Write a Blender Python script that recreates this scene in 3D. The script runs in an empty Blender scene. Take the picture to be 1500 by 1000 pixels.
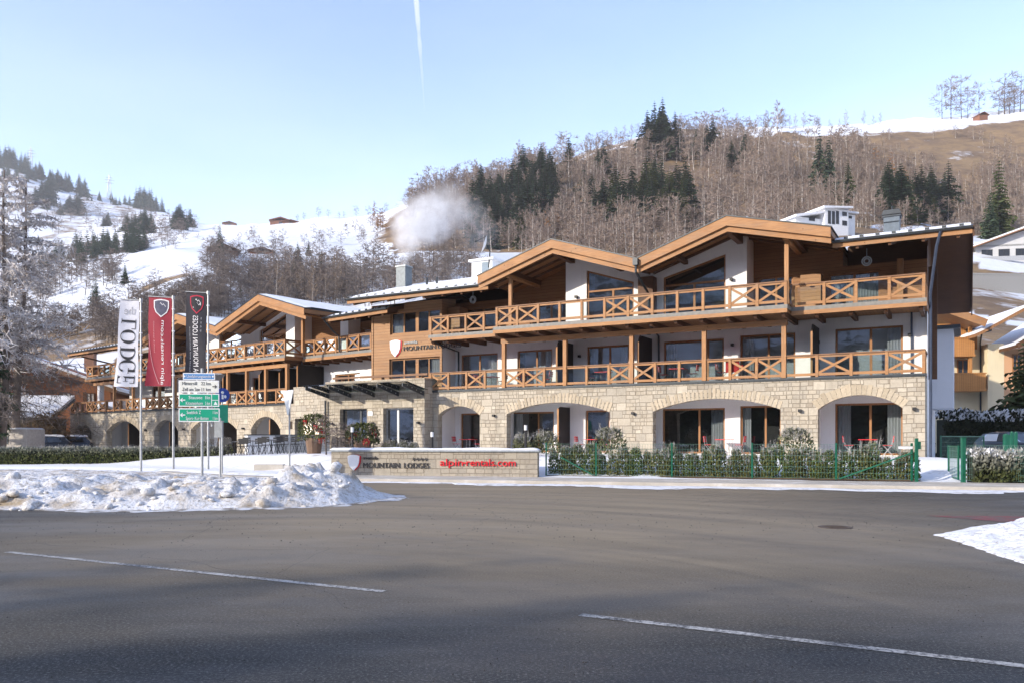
import bpy, bmesh, math, random
import numpy as np
from math import radians as R_, sin, cos, pi, sqrt, atan2
from mathutils import Vector, Matrix, noise

# ------------------------------------------------------------------ camera, sky, sun, exposure
SC = bpy.context.scene
COL = SC.collection
F, CX, CY, EYE = 1190.0, 750.0, 642.0, 1.6          # photo calibration (1500 px wide)
cam = bpy.data.cameras.new("camera"); cam_o = bpy.data.objects.new("camera", cam); COL.objects.link(cam_o)
cam.sensor_width = 36; cam.lens = 36 * F / 1500; cam.shift_x = 0.0; cam.shift_y = (CY - 500) / 1500
cam.clip_start = 0.1; cam.clip_end = 30000
cam_o.location = (0, 0, EYE); cam_o.rotation_euler = (pi / 2, 0, 0)
SC.camera = cam_o
SUN_EL, SUN_AZ = 20.0, 58.0                          # azimuth: degrees left of straight behind the camera
sdir = Vector((-sin(R_(SUN_AZ)) * cos(R_(SUN_EL)), -cos(R_(SUN_AZ)) * cos(R_(SUN_EL)), sin(R_(SUN_EL))))
W = bpy.data.worlds.new("World"); SC.world = W; W.use_nodes = True
wn, wl = W.node_tree.nodes, W.node_tree.links
wn.clear()
wo = wn.new('ShaderNodeOutputWorld'); bg = wn.new('ShaderNodeBackground'); sky = wn.new('ShaderNodeTexSky')
sky.sky_type = 'NISHITA'; sky.sun_disc = False
sky.sun_elevation = R_(SUN_EL); sky.sun_rotation = math.atan2(sdir.x, sdir.y)
sky.altitude = 800; sky.air_density = 1.0; sky.dust_density = 1.6; sky.ozone_density = 2.2
def _veil():                                         # thin high cirrus veil over the clear sky, whiter towards the horizon
    tc = wn.new('ShaderNodeTexCoord'); mp = wn.new('ShaderNodeMapping'); mp.inputs[3].default_value = (1.0, 1.0, 3.2); wl.new(tc.outputs['Generated'], mp.inputs[0])
    nz = wn.new('ShaderNodeTexNoise'); nz.inputs['Scale'].default_value = 1.6; nz.inputs['Detail'].default_value = 5; nz.inputs['Roughness'].default_value = .5; wl.new(mp.outputs[0], nz.inputs['Vector'])
    sp = wn.new('ShaderNodeSeparateXYZ'); wl.new(tc.outputs['Generated'], sp.inputs[0])
    mr = wn.new('ShaderNodeMapRange'); mr.inputs[1].default_value = .02; mr.inputs[2].default_value = .42; mr.inputs[3].default_value = .58; mr.inputs[4].default_value = .16; wl.new(sp.outputs[2], mr.inputs[0])
    m2 = wn.new('ShaderNodeMapRange'); m2.inputs[1].default_value = .3; m2.inputs[2].default_value = .72; m2.inputs[3].default_value = .3; m2.inputs[4].default_value = 1.9; wl.new(nz.outputs[0], m2.inputs[0])
    mm = wn.new('ShaderNodeMath'); mm.operation = 'MULTIPLY'; wl.new(mr.outputs[0], mm.inputs[0]); wl.new(m2.outputs[0], mm.inputs[1])
    ad = wn.new('ShaderNodeMix'); ad.data_type = 'RGBA'; ad.blend_type = 'ADD'; ad.inputs[7].default_value = (1.05, 1.0, 1.0, 1); wl.new(mm.outputs[0], ad.inputs[0]); wl.new(sky.outputs[0], ad.inputs[6]); ad.clamp_result = False
    tn = wn.new('ShaderNodeMix'); tn.data_type = 'RGBA'; tn.blend_type = 'MULTIPLY'; tn.inputs[0].default_value = 1; tn.inputs[7].default_value = (1.03, .965, 1.0, 1); wl.new(ad.outputs[2], tn.inputs[6]); wl.new(tn.outputs[2], bg.inputs[0])
_veil(); bg.inputs[1].default_value = 0.15; wl.new(bg.outputs[0], wo.inputs[0])
sun = bpy.data.lights.new("sun", 'SUN'); sun.energy = 2.45; sun.angle = R_(0.6); sun.color = (1.0, 0.91, 0.78)
sun_o = bpy.data.objects.new("sun", sun); COL.objects.link(sun_o); sun_o.location = (-60, -30, 60)
sun_o.rotation_euler = sdir.to_track_quat('Z', 'Y').to_euler()
SC.view_settings.view_transform = 'Standard'; SC.view_settings.look = 'None'; SC.view_settings.gamma = 1
SC.view_settings.exposure = 1.34
SC.cycles.max_bounces = 8; SC.cycles.transparent_max_bounces = 24; SC.cycles.volume_bounces = 2
SC.cycles.use_denoising = True
SC.cycles.caustics_reflective = False; SC.cycles.caustics_refractive = False
SC.cycles.sample_clamp_indirect = 6

# ------------------------------------------------------------------ helpers
def at(px, py, Y):                                   # photo pixel at depth Y -> world point
    return Vector(((px - CX) / F * Y, Y, EYE + (CY - py) / F * Y))
WM = {}                                              # world matrix of each object
def link(o, parent=None, M=None):
    COL.objects.link(o)
    M = M if M is not None else Matrix.Identity(4)
    WM[o.name] = M
    if parent is not None:
        o.parent = parent
        o.matrix_basis = WM[parent.name].inverted() @ M
    else:
        o.matrix_basis = M
    return o
def tag(o, label=None, cat=None, group=None, kind=None):
    if label: o['label'] = label
    if cat: o['category'] = cat
    if group: o['group'] = group
    if kind: o['kind'] = kind
    return o
def empty(name, M, label=None, cat=None, group=None):
    o = bpy.data.objects.new(name, None); o.empty_display_size = 0.3
    link(o, None, M); return tag(o, label, cat, group)
def TR(x, y, z, rz=0): return Matrix.Translation((x, y, z)) @ Matrix.Rotation(R_(rz), 4, 'Z')
def kids(o): return [c for c in bpy.data.objects if c.parent == o]
CH = {}
def copy_tree(o, M, parent=None, lmat=None):
    c = o.copy(); COL.objects.link(c)
    if parent is None:
        c.matrix_basis = M; WM[c.name] = M
    else:
        c.parent = parent; c.matrix_basis = o.matrix_basis.copy(); WM[c.name] = WM[parent.name] @ o.matrix_basis
    if o.name not in CH: CH[o.name] = kids(o)
    for ch in CH[o.name]: copy_tree(ch, None, c)
    return c

class MB:
    def __init__(s): s.v = []; s.f = []; s.m = []
    def add(s, vs, fs, mi=0):
        b = len(s.v); s.v += [tuple(v) for v in vs]
        for f in fs: s.f.append(tuple(b + i for i in f)); s.m.append(mi)
        return s
    def box(s, x0, x1, y0, y1, z0, z1, mi=0):
        if x0 > x1: x0, x1 = x1, x0
        if y0 > y1: y0, y1 = y1, y0
        if z0 > z1: z0, z1 = z1, z0
        return s.add([(x0,y0,z0),(x1,y0,z0),(x1,y1,z0),(x0,y1,z0),(x0,y0,z1),(x1,y0,z1),(x1,y1,z1),(x0,y1,z1)],
              [(0,3,2,1),(4,5,6,7),(0,1,5,4),(1,2,6,5),(2,3,7,6),(3,0,4,7)], mi)
    def quad(s, a, b, c, d, mi=0): return s.add([a,b,c,d], [(0,1,2,3)], mi)
    def poly(s, pts, mi=0): return s.add(pts, [tuple(range(len(pts)))], mi)
    def prism(s, pts, y0, y1, mi=0, axis='y'):       # polygon in (x,z) run along y (or (y,z) along x, or (x,y) along z)
        n = len(pts)
        if axis == 'y': a = [(p[0], y0, p[1]) for p in pts]; b = [(p[0], y1, p[1]) for p in pts]
        elif axis == 'x': a = [(y0, p[0], p[1]) for p in pts]; b = [(y1, p[0], p[1]) for p in pts]
        else: a = [(p[0], p[1], y0) for p in pts]; b = [(p[0], p[1], y1) for p in pts]
        fs = [tuple(range(n)), tuple(range(2*n-1, n-1, -1))] + [(i, n+i, n+(i+1)%n, (i+1)%n) for i in range(n)]
        return s.add(a+b, fs, mi)
    def beam(s, p, q, w, h, mi=0, up=(0,0,1)):
        p, q, up = Vector(p), Vector(q), Vector(up)
        d = (q-p).normalized(); sd = d.cross(up)
        if sd.length < 1e-4: sd = d.cross(Vector((0,1,0)))
        sd.normalize(); u2 = sd.cross(d).normalized()
        vs = []
        for c in (p, q):
            for a, b in ((-1,-1),(1,-1),(1,1),(-1,1)): vs.append(c + sd*a*w/2 + u2*b*h/2)
        return s.add(vs, [(0,1,2,3),(7,6,5,4),(0,4,5,1),(1,5,6,2),(2,6,7,3),(3,7,4,0)], mi)
    def tube(s, pts, r, n=8, mi=0, cap=True):
        pts = [Vector(p) for p in pts]; rs = r if isinstance(r, (list, tuple)) else [r]*len(pts)
        vs = []; prev = None
        for i, p in enumerate(pts):
            d = (pts[min(i+1, len(pts)-1)] - pts[max(i-1, 0)]).normalized()
            a = d.cross(Vector((0,0,1)) if abs(d.z) < .95 else Vector((1,0,0))).normalized() if prev is None else (prev - d*prev.dot(d)).normalized()
            prev = a; b = d.cross(a)
            for k in range(n):
                t = 2*pi*k/n; vs.append(p + (a*cos(t) + b*sin(t))*rs[i])
        fs = [(i*n+k, i*n+(k+1)%n, (i+1)*n+(k+1)%n, (i+1)*n+k) for i in range(len(pts)-1) for k in range(n)]
        if cap: fs += [tuple(range(n-1,-1,-1)), tuple(range((len(pts)-1)*n, len(pts)*n))]
        return s.add(vs, fs, mi)
    def ell(s, c, r, nu=12, nv=8, mi=0):
        vs = [(c[0], c[1], c[2]-r[2])]
        for j in range(1, nv):
            t = -pi/2 + pi*j/nv
            for i in range(nu):
                a = 2*pi*i/nu; vs.append((c[0]+r[0]*cos(t)*cos(a), c[1]+r[1]*cos(t)*sin(a), c[2]+r[2]*sin(t)))
        vs.append((c[0], c[1], c[2]+r[2])); L = len(vs)-1
        fs = [(0, 1+(i+1)%nu, 1+i) for i in range(nu)]
        for j in range(nv-2):
            o = 1+j*nu; fs += [(o+i, o+(i+1)%nu, o+nu+(i+1)%nu, o+nu+i) for i in range(nu)]
        o = 1+(nv-2)*nu; fs += [(o+i, o+(i+1)%nu, L) for i in range(nu)]
        return s.add(vs, fs, mi)
    def text(s, txt, size, org, right, up, depth=0.01, mi=0, align='LEFT', width=None, squash=1.0, mirror=False):
        vs, fs = text_geo(txt)
        if not vs: return s
        xs = [v[0] for v in vs]; k = size; x0, x1 = min(xs), max(xs)
        kx = width/(x1-x0) if width else k*squash
        off = x0 if align == 'LEFT' else (x0+x1)/2 if align == 'CENTER' else x1
        right, up, org = Vector(right).normalized(), Vector(up).normalized(), Vector(org); nn = right.cross(up)
        sg = -1 if mirror else 1
        s.add([org + right*((v[0]-off)*kx*sg) + up*(v[1]*k) + nn*(v[2]*depth) for v in vs], fs, mi); return s
    def build(s, name, mats, parent=None, M=None, smooth=False, fix=True):
        me = bpy.data.meshes.new(name); me.from_pydata([tuple(v) for v in s.v], [], s.f)
        if not isinstance(mats, (list, tuple)): mats = [mats]
        for m in mats: me.materials.append(m)
        if len(mats) > 1: me.polygons.foreach_set('material_index', s.m)
        if fix:
            bm = bmesh.new(); bm.from_mesh(me); bmesh.ops.recalc_face_normals(bm, faces=bm.faces); bm.to_mesh(me); bm.free()
        if smooth: me.polygons.foreach_set('use_smooth', [True]*len(me.polygons))
        me.update()
        o = bpy.data.objects.new(name, me)
        return link(o, parent, M if M is not None else (WM[parent.name] if parent is not None else None))
_TX = {}
def text_geo(txt):
    if txt in _TX: return _TX[txt]
    cu = bpy.data.curves.new("t", 'FONT'); cu.body = txt; cu.size = 1; cu.extrude = 0.5; cu.resolution_u = 3
    o = bpy.data.objects.new("t", cu); COL.objects.link(o)
    dg = bpy.context.evaluated_depsgraph_get(); e = o.evaluated_get(dg); me = e.to_mesh()
    vs = [tuple(v.co) for v in me.vertices]; fs = [tuple(p.vertices) for p in me.polygons]
    e.to_mesh_clear(); bpy.data.objects.remove(o); bpy.data.curves.remove(cu)
    _TX[txt] = (vs, fs); return _TX[txt]
def np_mesh(name, V, Fc, mats, mi=None, smooth=False):           # V (n,3), Fc (m,3|4)
    me = bpy.data.meshes.new(name); k = Fc.shape[1]
    me.vertices.add(len(V)); me.vertices.foreach_set('co', np.ascontiguousarray(V, np.float32).ravel())
    me.loops.add(Fc.size); me.loops.foreach_set('vertex_index', np.ascontiguousarray(Fc, np.int32).ravel())
    me.polygons.add(len(Fc)); me.polygons.foreach_set('loop_start', np.arange(0, Fc.size, k, dtype=np.int32))
    me.polygons.foreach_set('loop_total', np.full(len(Fc), k, np.int32))
    for m in (mats if isinstance(mats, (list, tuple)) else [mats]): me.materials.append(m)
    if mi is not None: me.polygons.foreach_set('material_index', np.asarray(mi, np.int32))
    me.update(calc_edges=True); me.validate()
    if smooth: me.polygons.foreach_set('use_smooth', np.ones(len(me.polygons), bool))
    return me
def fbm(x, y, z=0.0, o=4, h=0.9): return noise.fractal(Vector((x, y, z)), h, 2.0, o)

# ------------------------------------------------------------------ materials
class N:
    def __init__(s, name):
        s.m = bpy.data.materials.new(name); s.m.use_nodes = True
        s.n, s.l = s.m.node_tree.nodes, s.m.node_tree.links; s.b = s.n['Principled BSDF']; s.out = s.n['Material Output']
    def new(s, t, **k):
        x = s.n.new('ShaderNode' + t)
        for a, b in k.items(): setattr(x, a, b)
        return x
    def tex(s, kind='Object'): return s.new('TexCoord').outputs[kind]
    def map(s, vec, sc=(1,1,1), rot=(0,0,0), loc=(0,0,0)):
        m = s.new('Mapping'); m.inputs[1].default_value = loc; m.inputs[2].default_value = rot; m.inputs[3].default_value = sc; s.l.new(vec, m.inputs[0]); return m.outputs[0]
    def noise(s, vec, scale, detail=4, rough=.55, dist=0):
        n = s.new('TexNoise'); n.inputs['Scale'].default_value = scale; n.inputs['Detail'].default_value = detail; n.inputs['Roughness'].default_value = rough; n.inputs['Distortion'].default_value = dist
        if vec is not None: s.l.new(vec, n.inputs['Vector'])
        return n.outputs[0]
    def ramp(s, fac, stops):
        r = s.new('ValToRGB'); e = r.color_ramp.elements
        while len(e) > 1: e.remove(e[-1])
        e[0].position, e[0].color = stops[0][0], C4(stops[0][1])
        for p, c in stops[1:]:
            q = e.new(p); q.color = C4(c)
        s.l.new(fac, r.inputs[0]); return r.outputs[0]
    def mix(s, fac, a, b, mode='MIX'):
        x = s.new('Mix'); x.data_type = 'RGBA'; x.blend_type = mode
        for i, v in ((0, fac), (6, a), (7, b)):
            if isinstance(v, bpy.types.NodeSocket): s.l.new(v, x.inputs[i])
            else: x.inputs[i].default_value = v if i == 0 else C4(v)
        return x.outputs[2]
    def math(s, op, a, b=0.0):
        x = s.new('Math'); x.operation = op
        for i, v in ((0, a), (1, b)):
            if isinstance(v, bpy.types.NodeSocket): s.l.new(v, x.inputs[i])
            else: x.inputs[i].default_value = v
        return x.outputs[0]
    def bump(s, h, st=.3, d=.02):
        x = s.new('Bump'); x.inputs['Strength'].default_value = st; x.inputs['Distance'].default_value = d; s.l.new(h, x.inputs['Height']); s.l.new(x.outputs[0], s.b.inputs['Normal']); return x
    def set(s, col=None, rough=None, metal=None, spec=None):
        for k, v in (('Base Color', col), ('Roughness', rough), ('Metallic', metal), ('Specular IOR Level', spec)):
            if v is None: continue
            if isinstance(v, bpy.types.NodeSocket): s.l.new(v, s.b.inputs[k])
            else: s.b.inputs[k].default_value = C4(v) if k == 'Base Color' else v
        return s.m
def C4(c): return (c, c, c, 1) if isinstance(c, (int, float)) else (*c[:3], 1)
def plain(name, col, rough=.6, metal=0, spec=.4, var=.15, scale=6):
    a = N(name); v = a.noise(a.tex(), scale, 3)
    d = tuple(x*(1-var) for x in col); u = tuple(min(1, x*(1+var)) for x in col)
    return a.set(a.ramp(v, [(.3, d), (.7, u)]), rough, metal, spec)
MT = {}
def m_stone():
    a = N('ashlar_stone'); o = a.tex(); sp = a.new('SeparateXYZ'); a.l.new(o, sp.inputs[0])
    cb = a.new('CombineXYZ'); a.l.new(a.math('ADD', sp.outputs[0], sp.outputs[1]), cb.inputs[0]); a.l.new(sp.outputs[2], cb.inputs[1])
    wob = a.new('TexNoise'); wob.inputs['Scale'].default_value = 1.6; a.l.new(cb.outputs[0], wob.inputs['Vector'])
    vm = a.new('VectorMath', operation='SCALE'); vm.inputs['Scale'].default_value = .06; a.l.new(wob.outputs[1], vm.inputs[0])
    va = a.new('VectorMath', operation='ADD'); a.l.new(cb.outputs[0], va.inputs[0]); a.l.new(vm.outputs[0], va.inputs[1])
    def brick(w, h, off, sq=1.0, fr=2):
        b = a.new('TexBrick'); b.offset = off; b.squash = sq; b.squash_frequency = fr
        b.inputs['Scale'].default_value = 1; b.inputs['Brick Width'].default_value = w; b.inputs['Row Height'].default_value = h
        b.inputs['Mortar Size'].default_value = .011; b.inputs['Mortar Smooth'].default_value = .25
        b.inputs['Color1'].default_value = (0,0,0,1); b.inputs['Color2'].default_value = (1,1,1,1); b.inputs['Mortar'].default_value = (.5,.5,.5,1)
        a.l.new(va.outputs[0], b.inputs['Vector']); return b
    big = brick(.52, .38, .37, 1.35, 3); sm = brick(.36, .19, .43, .8, 2)
    pick = a.math('GREATER_THAN', big.outputs[0], .62)
    tone = a.mix(pick, sm.outputs[0], big.outputs[0])
    mort = a.mix(pick, a.mix(1, sm.outputs[1], sm.outputs[1]), big.outputs[1])
    mort = a.math('MAXIMUM', big.outputs[1], mort)
    col = a.ramp(tone, [(0, (.25,.215,.17)), (.2, (.39,.345,.275)), (.45, (.45,.395,.31)), (.65, (.32,.295,.25)), (.85, (.43,.385,.31)), (1, (.53,.48,.39))])
    fine = a.noise(o, 9, 5); col = a.mix(.35, col, a.ramp(fine, [(.3, (.36,.30,.22)), (.7, (.56,.48,.36))]))
    col = a.mix(a.math('MULTIPLY', mort, .7), col, (.20,.165,.12))
    dmp = a.noise(a.map(o, (1, 1, .45)), .9, 6, .65); col = a.mix(a.ramp(dmp, [(.52, 0.0), (.74, .5)]), col, (.20,.175,.135))
    lowz = a.new('MapRange'); lowz.inputs[1].default_value = 1.5; lowz.inputs[2].default_value = .5; a.l.new(a.math('SUBTRACT', sp.outputs[2], a.math('MULTIPLY', dmp, .5)), lowz.inputs[0]); col = a.mix(a.math('MULTIPLY', lowz.outputs[0], .35), col, (.22,.195,.16))
    h = a.math('SUBTRACT', a.math('MULTIPLY', fine, .4), mort); a.bump(h, 1.0, .045)
    return a.set(col, .9, 0, .2)
def m_wood(name, c0, c1, c2, board=0, axis=2, rough=.6, streak=(1.2, 14, 14), weather=0):
    a = N(name); o = a.tex()
    v = a.noise(a.map(o, streak), 1.6, 6, .6, .4); v2 = a.noise(o, 1.1, 2)
    col = a.ramp(v, [(.25, c0), (.5, c1), (.75, c2)])
    col = a.mix(.3, col, a.ramp(v2, [(.3, c0), (.7, c2)]))
    if weather:                                       # greyed, rain-streaked patches and dark knots
        wv = a.noise(a.map(o, tuple(.5+.5*x for x in streak)), .55, 6, .7); col = a.mix(a.ramp(wv, [(.48, 0.0), (.72, weather)]), col, (.20,.155,.115))
        kn = a.new('TexVoronoi'); kn.inputs['Scale'].default_value = 2.3; a.l.new(o, kn.inputs['Vector']); col = a.mix(a.math('MULTIPLY', a.math('LESS_THAN', kn.outputs[0], .085), .6), col, tuple(x*.35 for x in c0))
    h = v
    if board:
        sp = a.new('SeparateXYZ'); a.l.new(o, sp.inputs[0])
        q = a.math('DIVIDE', sp.outputs[axis], board); fr = a.math('FRACT', q); fl = a.math('FLOOR', q)
        wn_ = a.new('TexWhiteNoise'); wn_.noise_dimensions = '1D'; a.l.new(fl, wn_.inputs['W'])
        col = a.mix(a.math('MULTIPLY', wn_.outputs[0], .45), col, c0)
        gap = a.math('LESS_THAN', fr, .07); col = a.mix(a.math('MULTIPLY', gap, .8), col, tuple(x*.25 for x in c0))
        h = a.math('SUBTRACT', v, a.math('MULTIPLY', gap, 2))
    a.bump(h, .25, .01)
    return a.set(col, rough, 0, .3)
def m_glass(name, tint, thru, rough=.02):
    a = N(name); t = a.new('BsdfTransparent'); t.inputs[0].default_value = C4(tint)
    g = a.new('BsdfGlossy'); g.inputs['Roughness'].default_value = rough; g.inputs[0].default_value = (.95,.97,1,1)
    o = a.tex(); nz = a.noise(o, .9, 2); bp = a.new('Bump'); bp.inputs['Strength'].default_value = .06; bp.inputs['Distance'].default_value = .05; a.l.new(nz, bp.inputs['Height']); a.l.new(bp.outputs[0], g.inputs['Normal'])
    fr = a.new('Fresnel'); fr.inputs[0].default_value = 1.52
    f = a.math('ADD', fr.outputs[0], thru); mx = a.new('MixShader'); a.l.new(f, mx.inputs[0]); a.l.new(t.outputs[0], mx.inputs[1]); a.l.new(g.outputs[0], mx.inputs[2])
    a.l.new(mx.outputs[0], a.out.inputs[0]); return a.m
def m_snow(name='snow', dirt=None, c=.80, lump=1.0):
    a = N(name); o = a.tex(); n1 = a.noise(o, 1.3, 6, .6); n2 = a.noise(o, 14, 4)
    col = a.ramp(n1, [(.3, (c*.95, c*.965, c)), (.7, (c, c, c))])
    if dirt:
        d = a.noise(o, dirt[0], 6, .65); col = a.mix(a.ramp(d, [(dirt[1], 0.0), (dirt[1]+.16, 1.0)]), col, dirt[2])
    if dirt and lump > 1.2:                            # road grit and grey crust frozen into ploughed snow
        g1 = a.noise(o, 11, 5, .75); col = a.mix(a.ramp(g1, [(.50, 0.0), (.62, .85)]), col, (.30,.26,.205)); g2 = a.noise(o, 3.2, 4); col = a.mix(a.ramp(g2, [(.4, 0.0), (.7, .5)]), col, (.55,.54,.53))
    h = a.math('ADD', n1, a.math('MULTIPLY', n2, .25)); a.bump(h, .5*lump, .08)
    return a.set(col, .75, 0, .25)
def m_leaf(name, c0, c1, frost=0.0, fz=None, rough=.75):
    a = N(name); oi = a.new('ObjectInfo'); g = a.noise(a.tex(), 3.5, 3)
    col = a.ramp(g, [(.3, c0), (.72, c1)])
    col = a.mix(a.math('MULTIPLY', oi.outputs['Random'], .45), col, tuple(x*.6 for x in c0))
    if fz is not None:                                # hoar frost on the upper shoots
        sp = a.new('SeparateXYZ'); a.l.new(a.tex(), sp.inputs[0])
        hgt = a.math('ADD', sp.outputs[2], a.math('MULTIPLY', a.noise(a.tex(), 7, 3), .5))
        mr = a.new('MapRange'); mr.inputs[1].default_value = fz[0]; mr.inputs[2].default_value = fz[1]; mr.inputs[3].default_value = 0; mr.inputs[4].default_value = frost
        a.l.new(hgt, mr.inputs[0]); col = a.mix(mr.outputs[0], col, (.55,.54,.52))
    return a.set(col, rough, 0, .2)
stone = m_stone()
def m_plaster(name, c):
    a = N(name); o = a.tex(); v = a.noise(o, .8, 5); f = a.noise(o, 60, 3); a.bump(f, .15, .01)
    st = a.noise(a.map(o, (2.5, 2.5, .35)), 1.2, 5, .65); sp = a.new('SeparateXYZ'); a.l.new(o, sp.inputs[0])
    col = a.mix(a.ramp(st, [(.55, 0.0), (.8, .35)]), a.ramp(v, [(.3, tuple(x*.93 for x in c)), (.7, c)]), tuple(x*.62 for x in c))
    return a.set(col, .9, 0, .2)
plaster = m_plaster('white_render', (.86,.845,.82))
wood = m_wood('larch_timber', (.25,.115,.045), (.36,.178,.072), (.46,.25,.112), weather=.55)
wood_v = m_wood('larch_post', (.26,.118,.046), (.38,.19,.077), (.48,.26,.118), streak=(14, 14, 1.2), weather=.45)
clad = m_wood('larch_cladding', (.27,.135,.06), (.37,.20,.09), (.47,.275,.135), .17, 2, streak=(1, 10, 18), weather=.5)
clad_d = m_wood('shaded_brown_cladding', (.21,.10,.042), (.29,.142,.06), (.36,.185,.082), .17, 2, streak=(1, 10, 18))  # larch cladding darkened in its colour to paint the shade of the recesses
soffit = m_wood('soffit_boards', (.22,.105,.045), (.31,.155,.067), (.39,.20,.09), .16, 0, streak=(14, 1, 3))
framew = m_wood('window_timber', (.22,.10,.042), (.31,.15,.062), (.39,.20,.085), streak=(8, 8, 2))
darkwood = m_wood('dark_stained_wood', (.012,.009,.008), (.020,.015,.013), (.03,.022,.018), streak=(14, 14, 1))
brownwood = m_wood('stained_and_shaded_wood', (.07,.032,.016), (.10,.046,.022), (.14,.065,.03))  # brown timber; also painted shade on main roofs and right end
handw = m_wood('weathered_handrail', (.15,.075,.04), (.22,.115,.06), (.28,.16,.09))
pane_m = m_glass('window_glass', (.60,.66,.70), .12)
railglass = m_glass('balustrade_glass', (.80,.88,.86), .02)
interior = plain('dim_interior', (.07,.062,.055), .9)
curtain_m = m_wood('curtain_cloth', (.50,.48,.45), (.58,.56,.53), (.68,.66,.62), streak=(9, 1, .3))
snow = m_snow(); 
metal_d = plain('dark_metal', (.045,.052,.058), .45, .3)
metal_b = plain('blue_grey_pipe', (.05,.065,.10), .4, .2)
metal_g = plain('galvanised_steel', (.42,.43,.43), .42, .55)
zinc = plain('zinc_sheet', (.30,.32,.33), .45, .4); edge_m = plain('weathered_edge_strip', (.20,.19,.17), .6, .1)
black = plain('black_paint', (.015,.015,.017), .5)
red_m = plain('red_enamel', (.66,.020,.030), .4)
green_m = plain('green_powder_coat', (.010,.105,.060), .4)
white_m = plain('white_paint', (.78,.78,.77), .5, var=.04)
concrete = N('concrete'); 
_o = concrete.tex(); _v = concrete.noise(_o, 1.1, 6, .65); concrete.bump(concrete.noise(_o, 40, 3), .2, .01)
concrete = concrete.set(concrete.ramp(_v, [(.3, (.36,.33,.28)), (.55, (.47,.43,.37)), (.72, (.62,.60,.57))]), .9, 0, .2)
# ------------------------------------------------------------------ terrain (hills, ground, road)
def zc(Y, py): return EYE + (CY - py) / F * Y
NEAR = [(50, -.3), (62, -.1), (80, .4)]
TC = {   # column (tangent of azimuth, in photo px): (distance, apparent height of the ground there in photo px)
 -700: [(110,600),(300,470),(345,440),(420,430),(650,370),(950,290),(1350,200),(1500,170)],
 -200: [(110,600),(300,455),(345,425),(420,420),(650,372),(950,300),(1350,215),(1500,200)],
    0: [(110,585),(300,432),(345,413),(420,410),(650,362),(950,300),(1300,238),(1450,238)],
  100: [(110,580),(300,410),(345,396),(420,394),(650,365),(950,318),(1300,272),(1450,280)],
  180: [(110,570),(290,388),(335,377),(420,376),(650,347),(950,325),(1250,297),(1400,310)],
  250: [(105,560),(270,372),(320,362),(420,364),(650,334),(950,312),(1200,314),(1400,330)],
  300: [(105,550),(260,368),(320,359),(420,358),(650,337),(900,330),(1150,333),(1400,350)],
  400: [(100,540),(180,455),(260,392),(330,366),(430,345),(600,331),(760,326),(900,340)],
  500: [(100,535),(170,455),(260,385),(330,362),(430,338),(560,325),(680,321),(820,335)],
  560: [(95,530),(160,455),(255,374),(280,378),(330,360),(430,328),(520,312),(650,318)],
  620: [(90,530),(155,450),(250,371),(275,376),(330,348),(430,293),(470,290),(600,300)],
  700: [(90,530),(155,448),(250,371),(275,376),(330,340),(430,272),(460,268),(600,280)],
  800: [(90,530),(155,445),(230,395),(280,362),(340,318),(430,250),(460,246),(600,258)],
  900: [(88,530),(150,445),(230,382),(290,340),(350,285),(440,215),(465,210),(600,222)],
  1000:[(86,530),(150,440),(230,365),(300,315),(360,262),(440,200),(465,196),(600,205)],
  1150:[(84,530),(150,425),(190,352),(250,318),(300,296),(370,240),(445,190),(600,194)],
  1210:[(82,530),(150,420),(172,345),(205,334),(250,312),(300,292),(370,238),(445,188),(600,192)],
  1260:[(80,525),(150,418),(172,347),(205,334),(250,314),(300,296),(370,238),(445,184),(600,188)],
  1330:[(75,530),(120,480),(160,410),(200,352),(250,325),(300,300),(370,236),(450,178),(600,180)],
  1420:[(66,590),(90,505),(120,462),(150,420),(172,385),(180,360),(250,338),(300,310),(370,240),(450,174),(600,176)],
  1500:[(66,596),(90,512),(120,468),(150,432),(172,390),(182,368),(250,340),(300,312),(370,240),(450,168),(600,170)],
  1700:[(66,600),(90,520),(120,475),(150,440),(182,385),(250,345),(300,315),(370,240),(450,160),(600,165)],
  2400:[(66,610),(90,540),(150,470),(250,380),(370,290),(450,230),(600,220)],
  3600:[(90,600),(200,540),(370,420),(450,380),(600,360)],
}
_pxs = np.array(sorted(TC), float); _Yg = np.concatenate([np.arange(50, 520, 4.0), np.arange(520, 2300, 20.0)])
_Zc = []
for p in sorted(TC):
    pts = NEAR[:3 if TC[p][0][0] > 82 else 2] + [(Y, zc(Y, y)) for Y, y in TC[p]]
    Yl, yl = TC[p][-1]; pts += [(Yl+500, zc(Yl, yl)-60), (2400, zc(Yl, yl)-200)]
    _Zc.append(np.interp(_Yg, [a for a, b in pts], [b for a, b in pts]))
_Zc = np.array(_Zc); _pf = np.arange(-700, 3601, 10.0)
_Z = np.stack([np.interp(_pf, _pxs, _Zc[:, j]) for j in range(len(_Yg))], 1)
for _ in range(2):                                    # soften the profile breaks
    _Z[:, 1:-1] = .25*_Z[:, :-2] + .5*_Z[:, 1:-1] + .25*_Z[:, 2:]
for _ in range(6): _Z[1:-1] = .25*_Z[:-2] + .5*_Z[1:-1] + .25*_Z[2:]
for j, Y in enumerate(_Yg):
    a = min(1, max(0, (Y-85)/150))*max(.6, min(2.4, Y/260))
    if a > 0:
        for i, p in enumerate(_pf):
            X = (p-CX)/F*Y; _Z[i, j] += a*(fbm(X/60, Y/60, 1.7, 4)*1.6 + fbm(X/17, Y/17, 5.1, 3)*.6)
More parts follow.
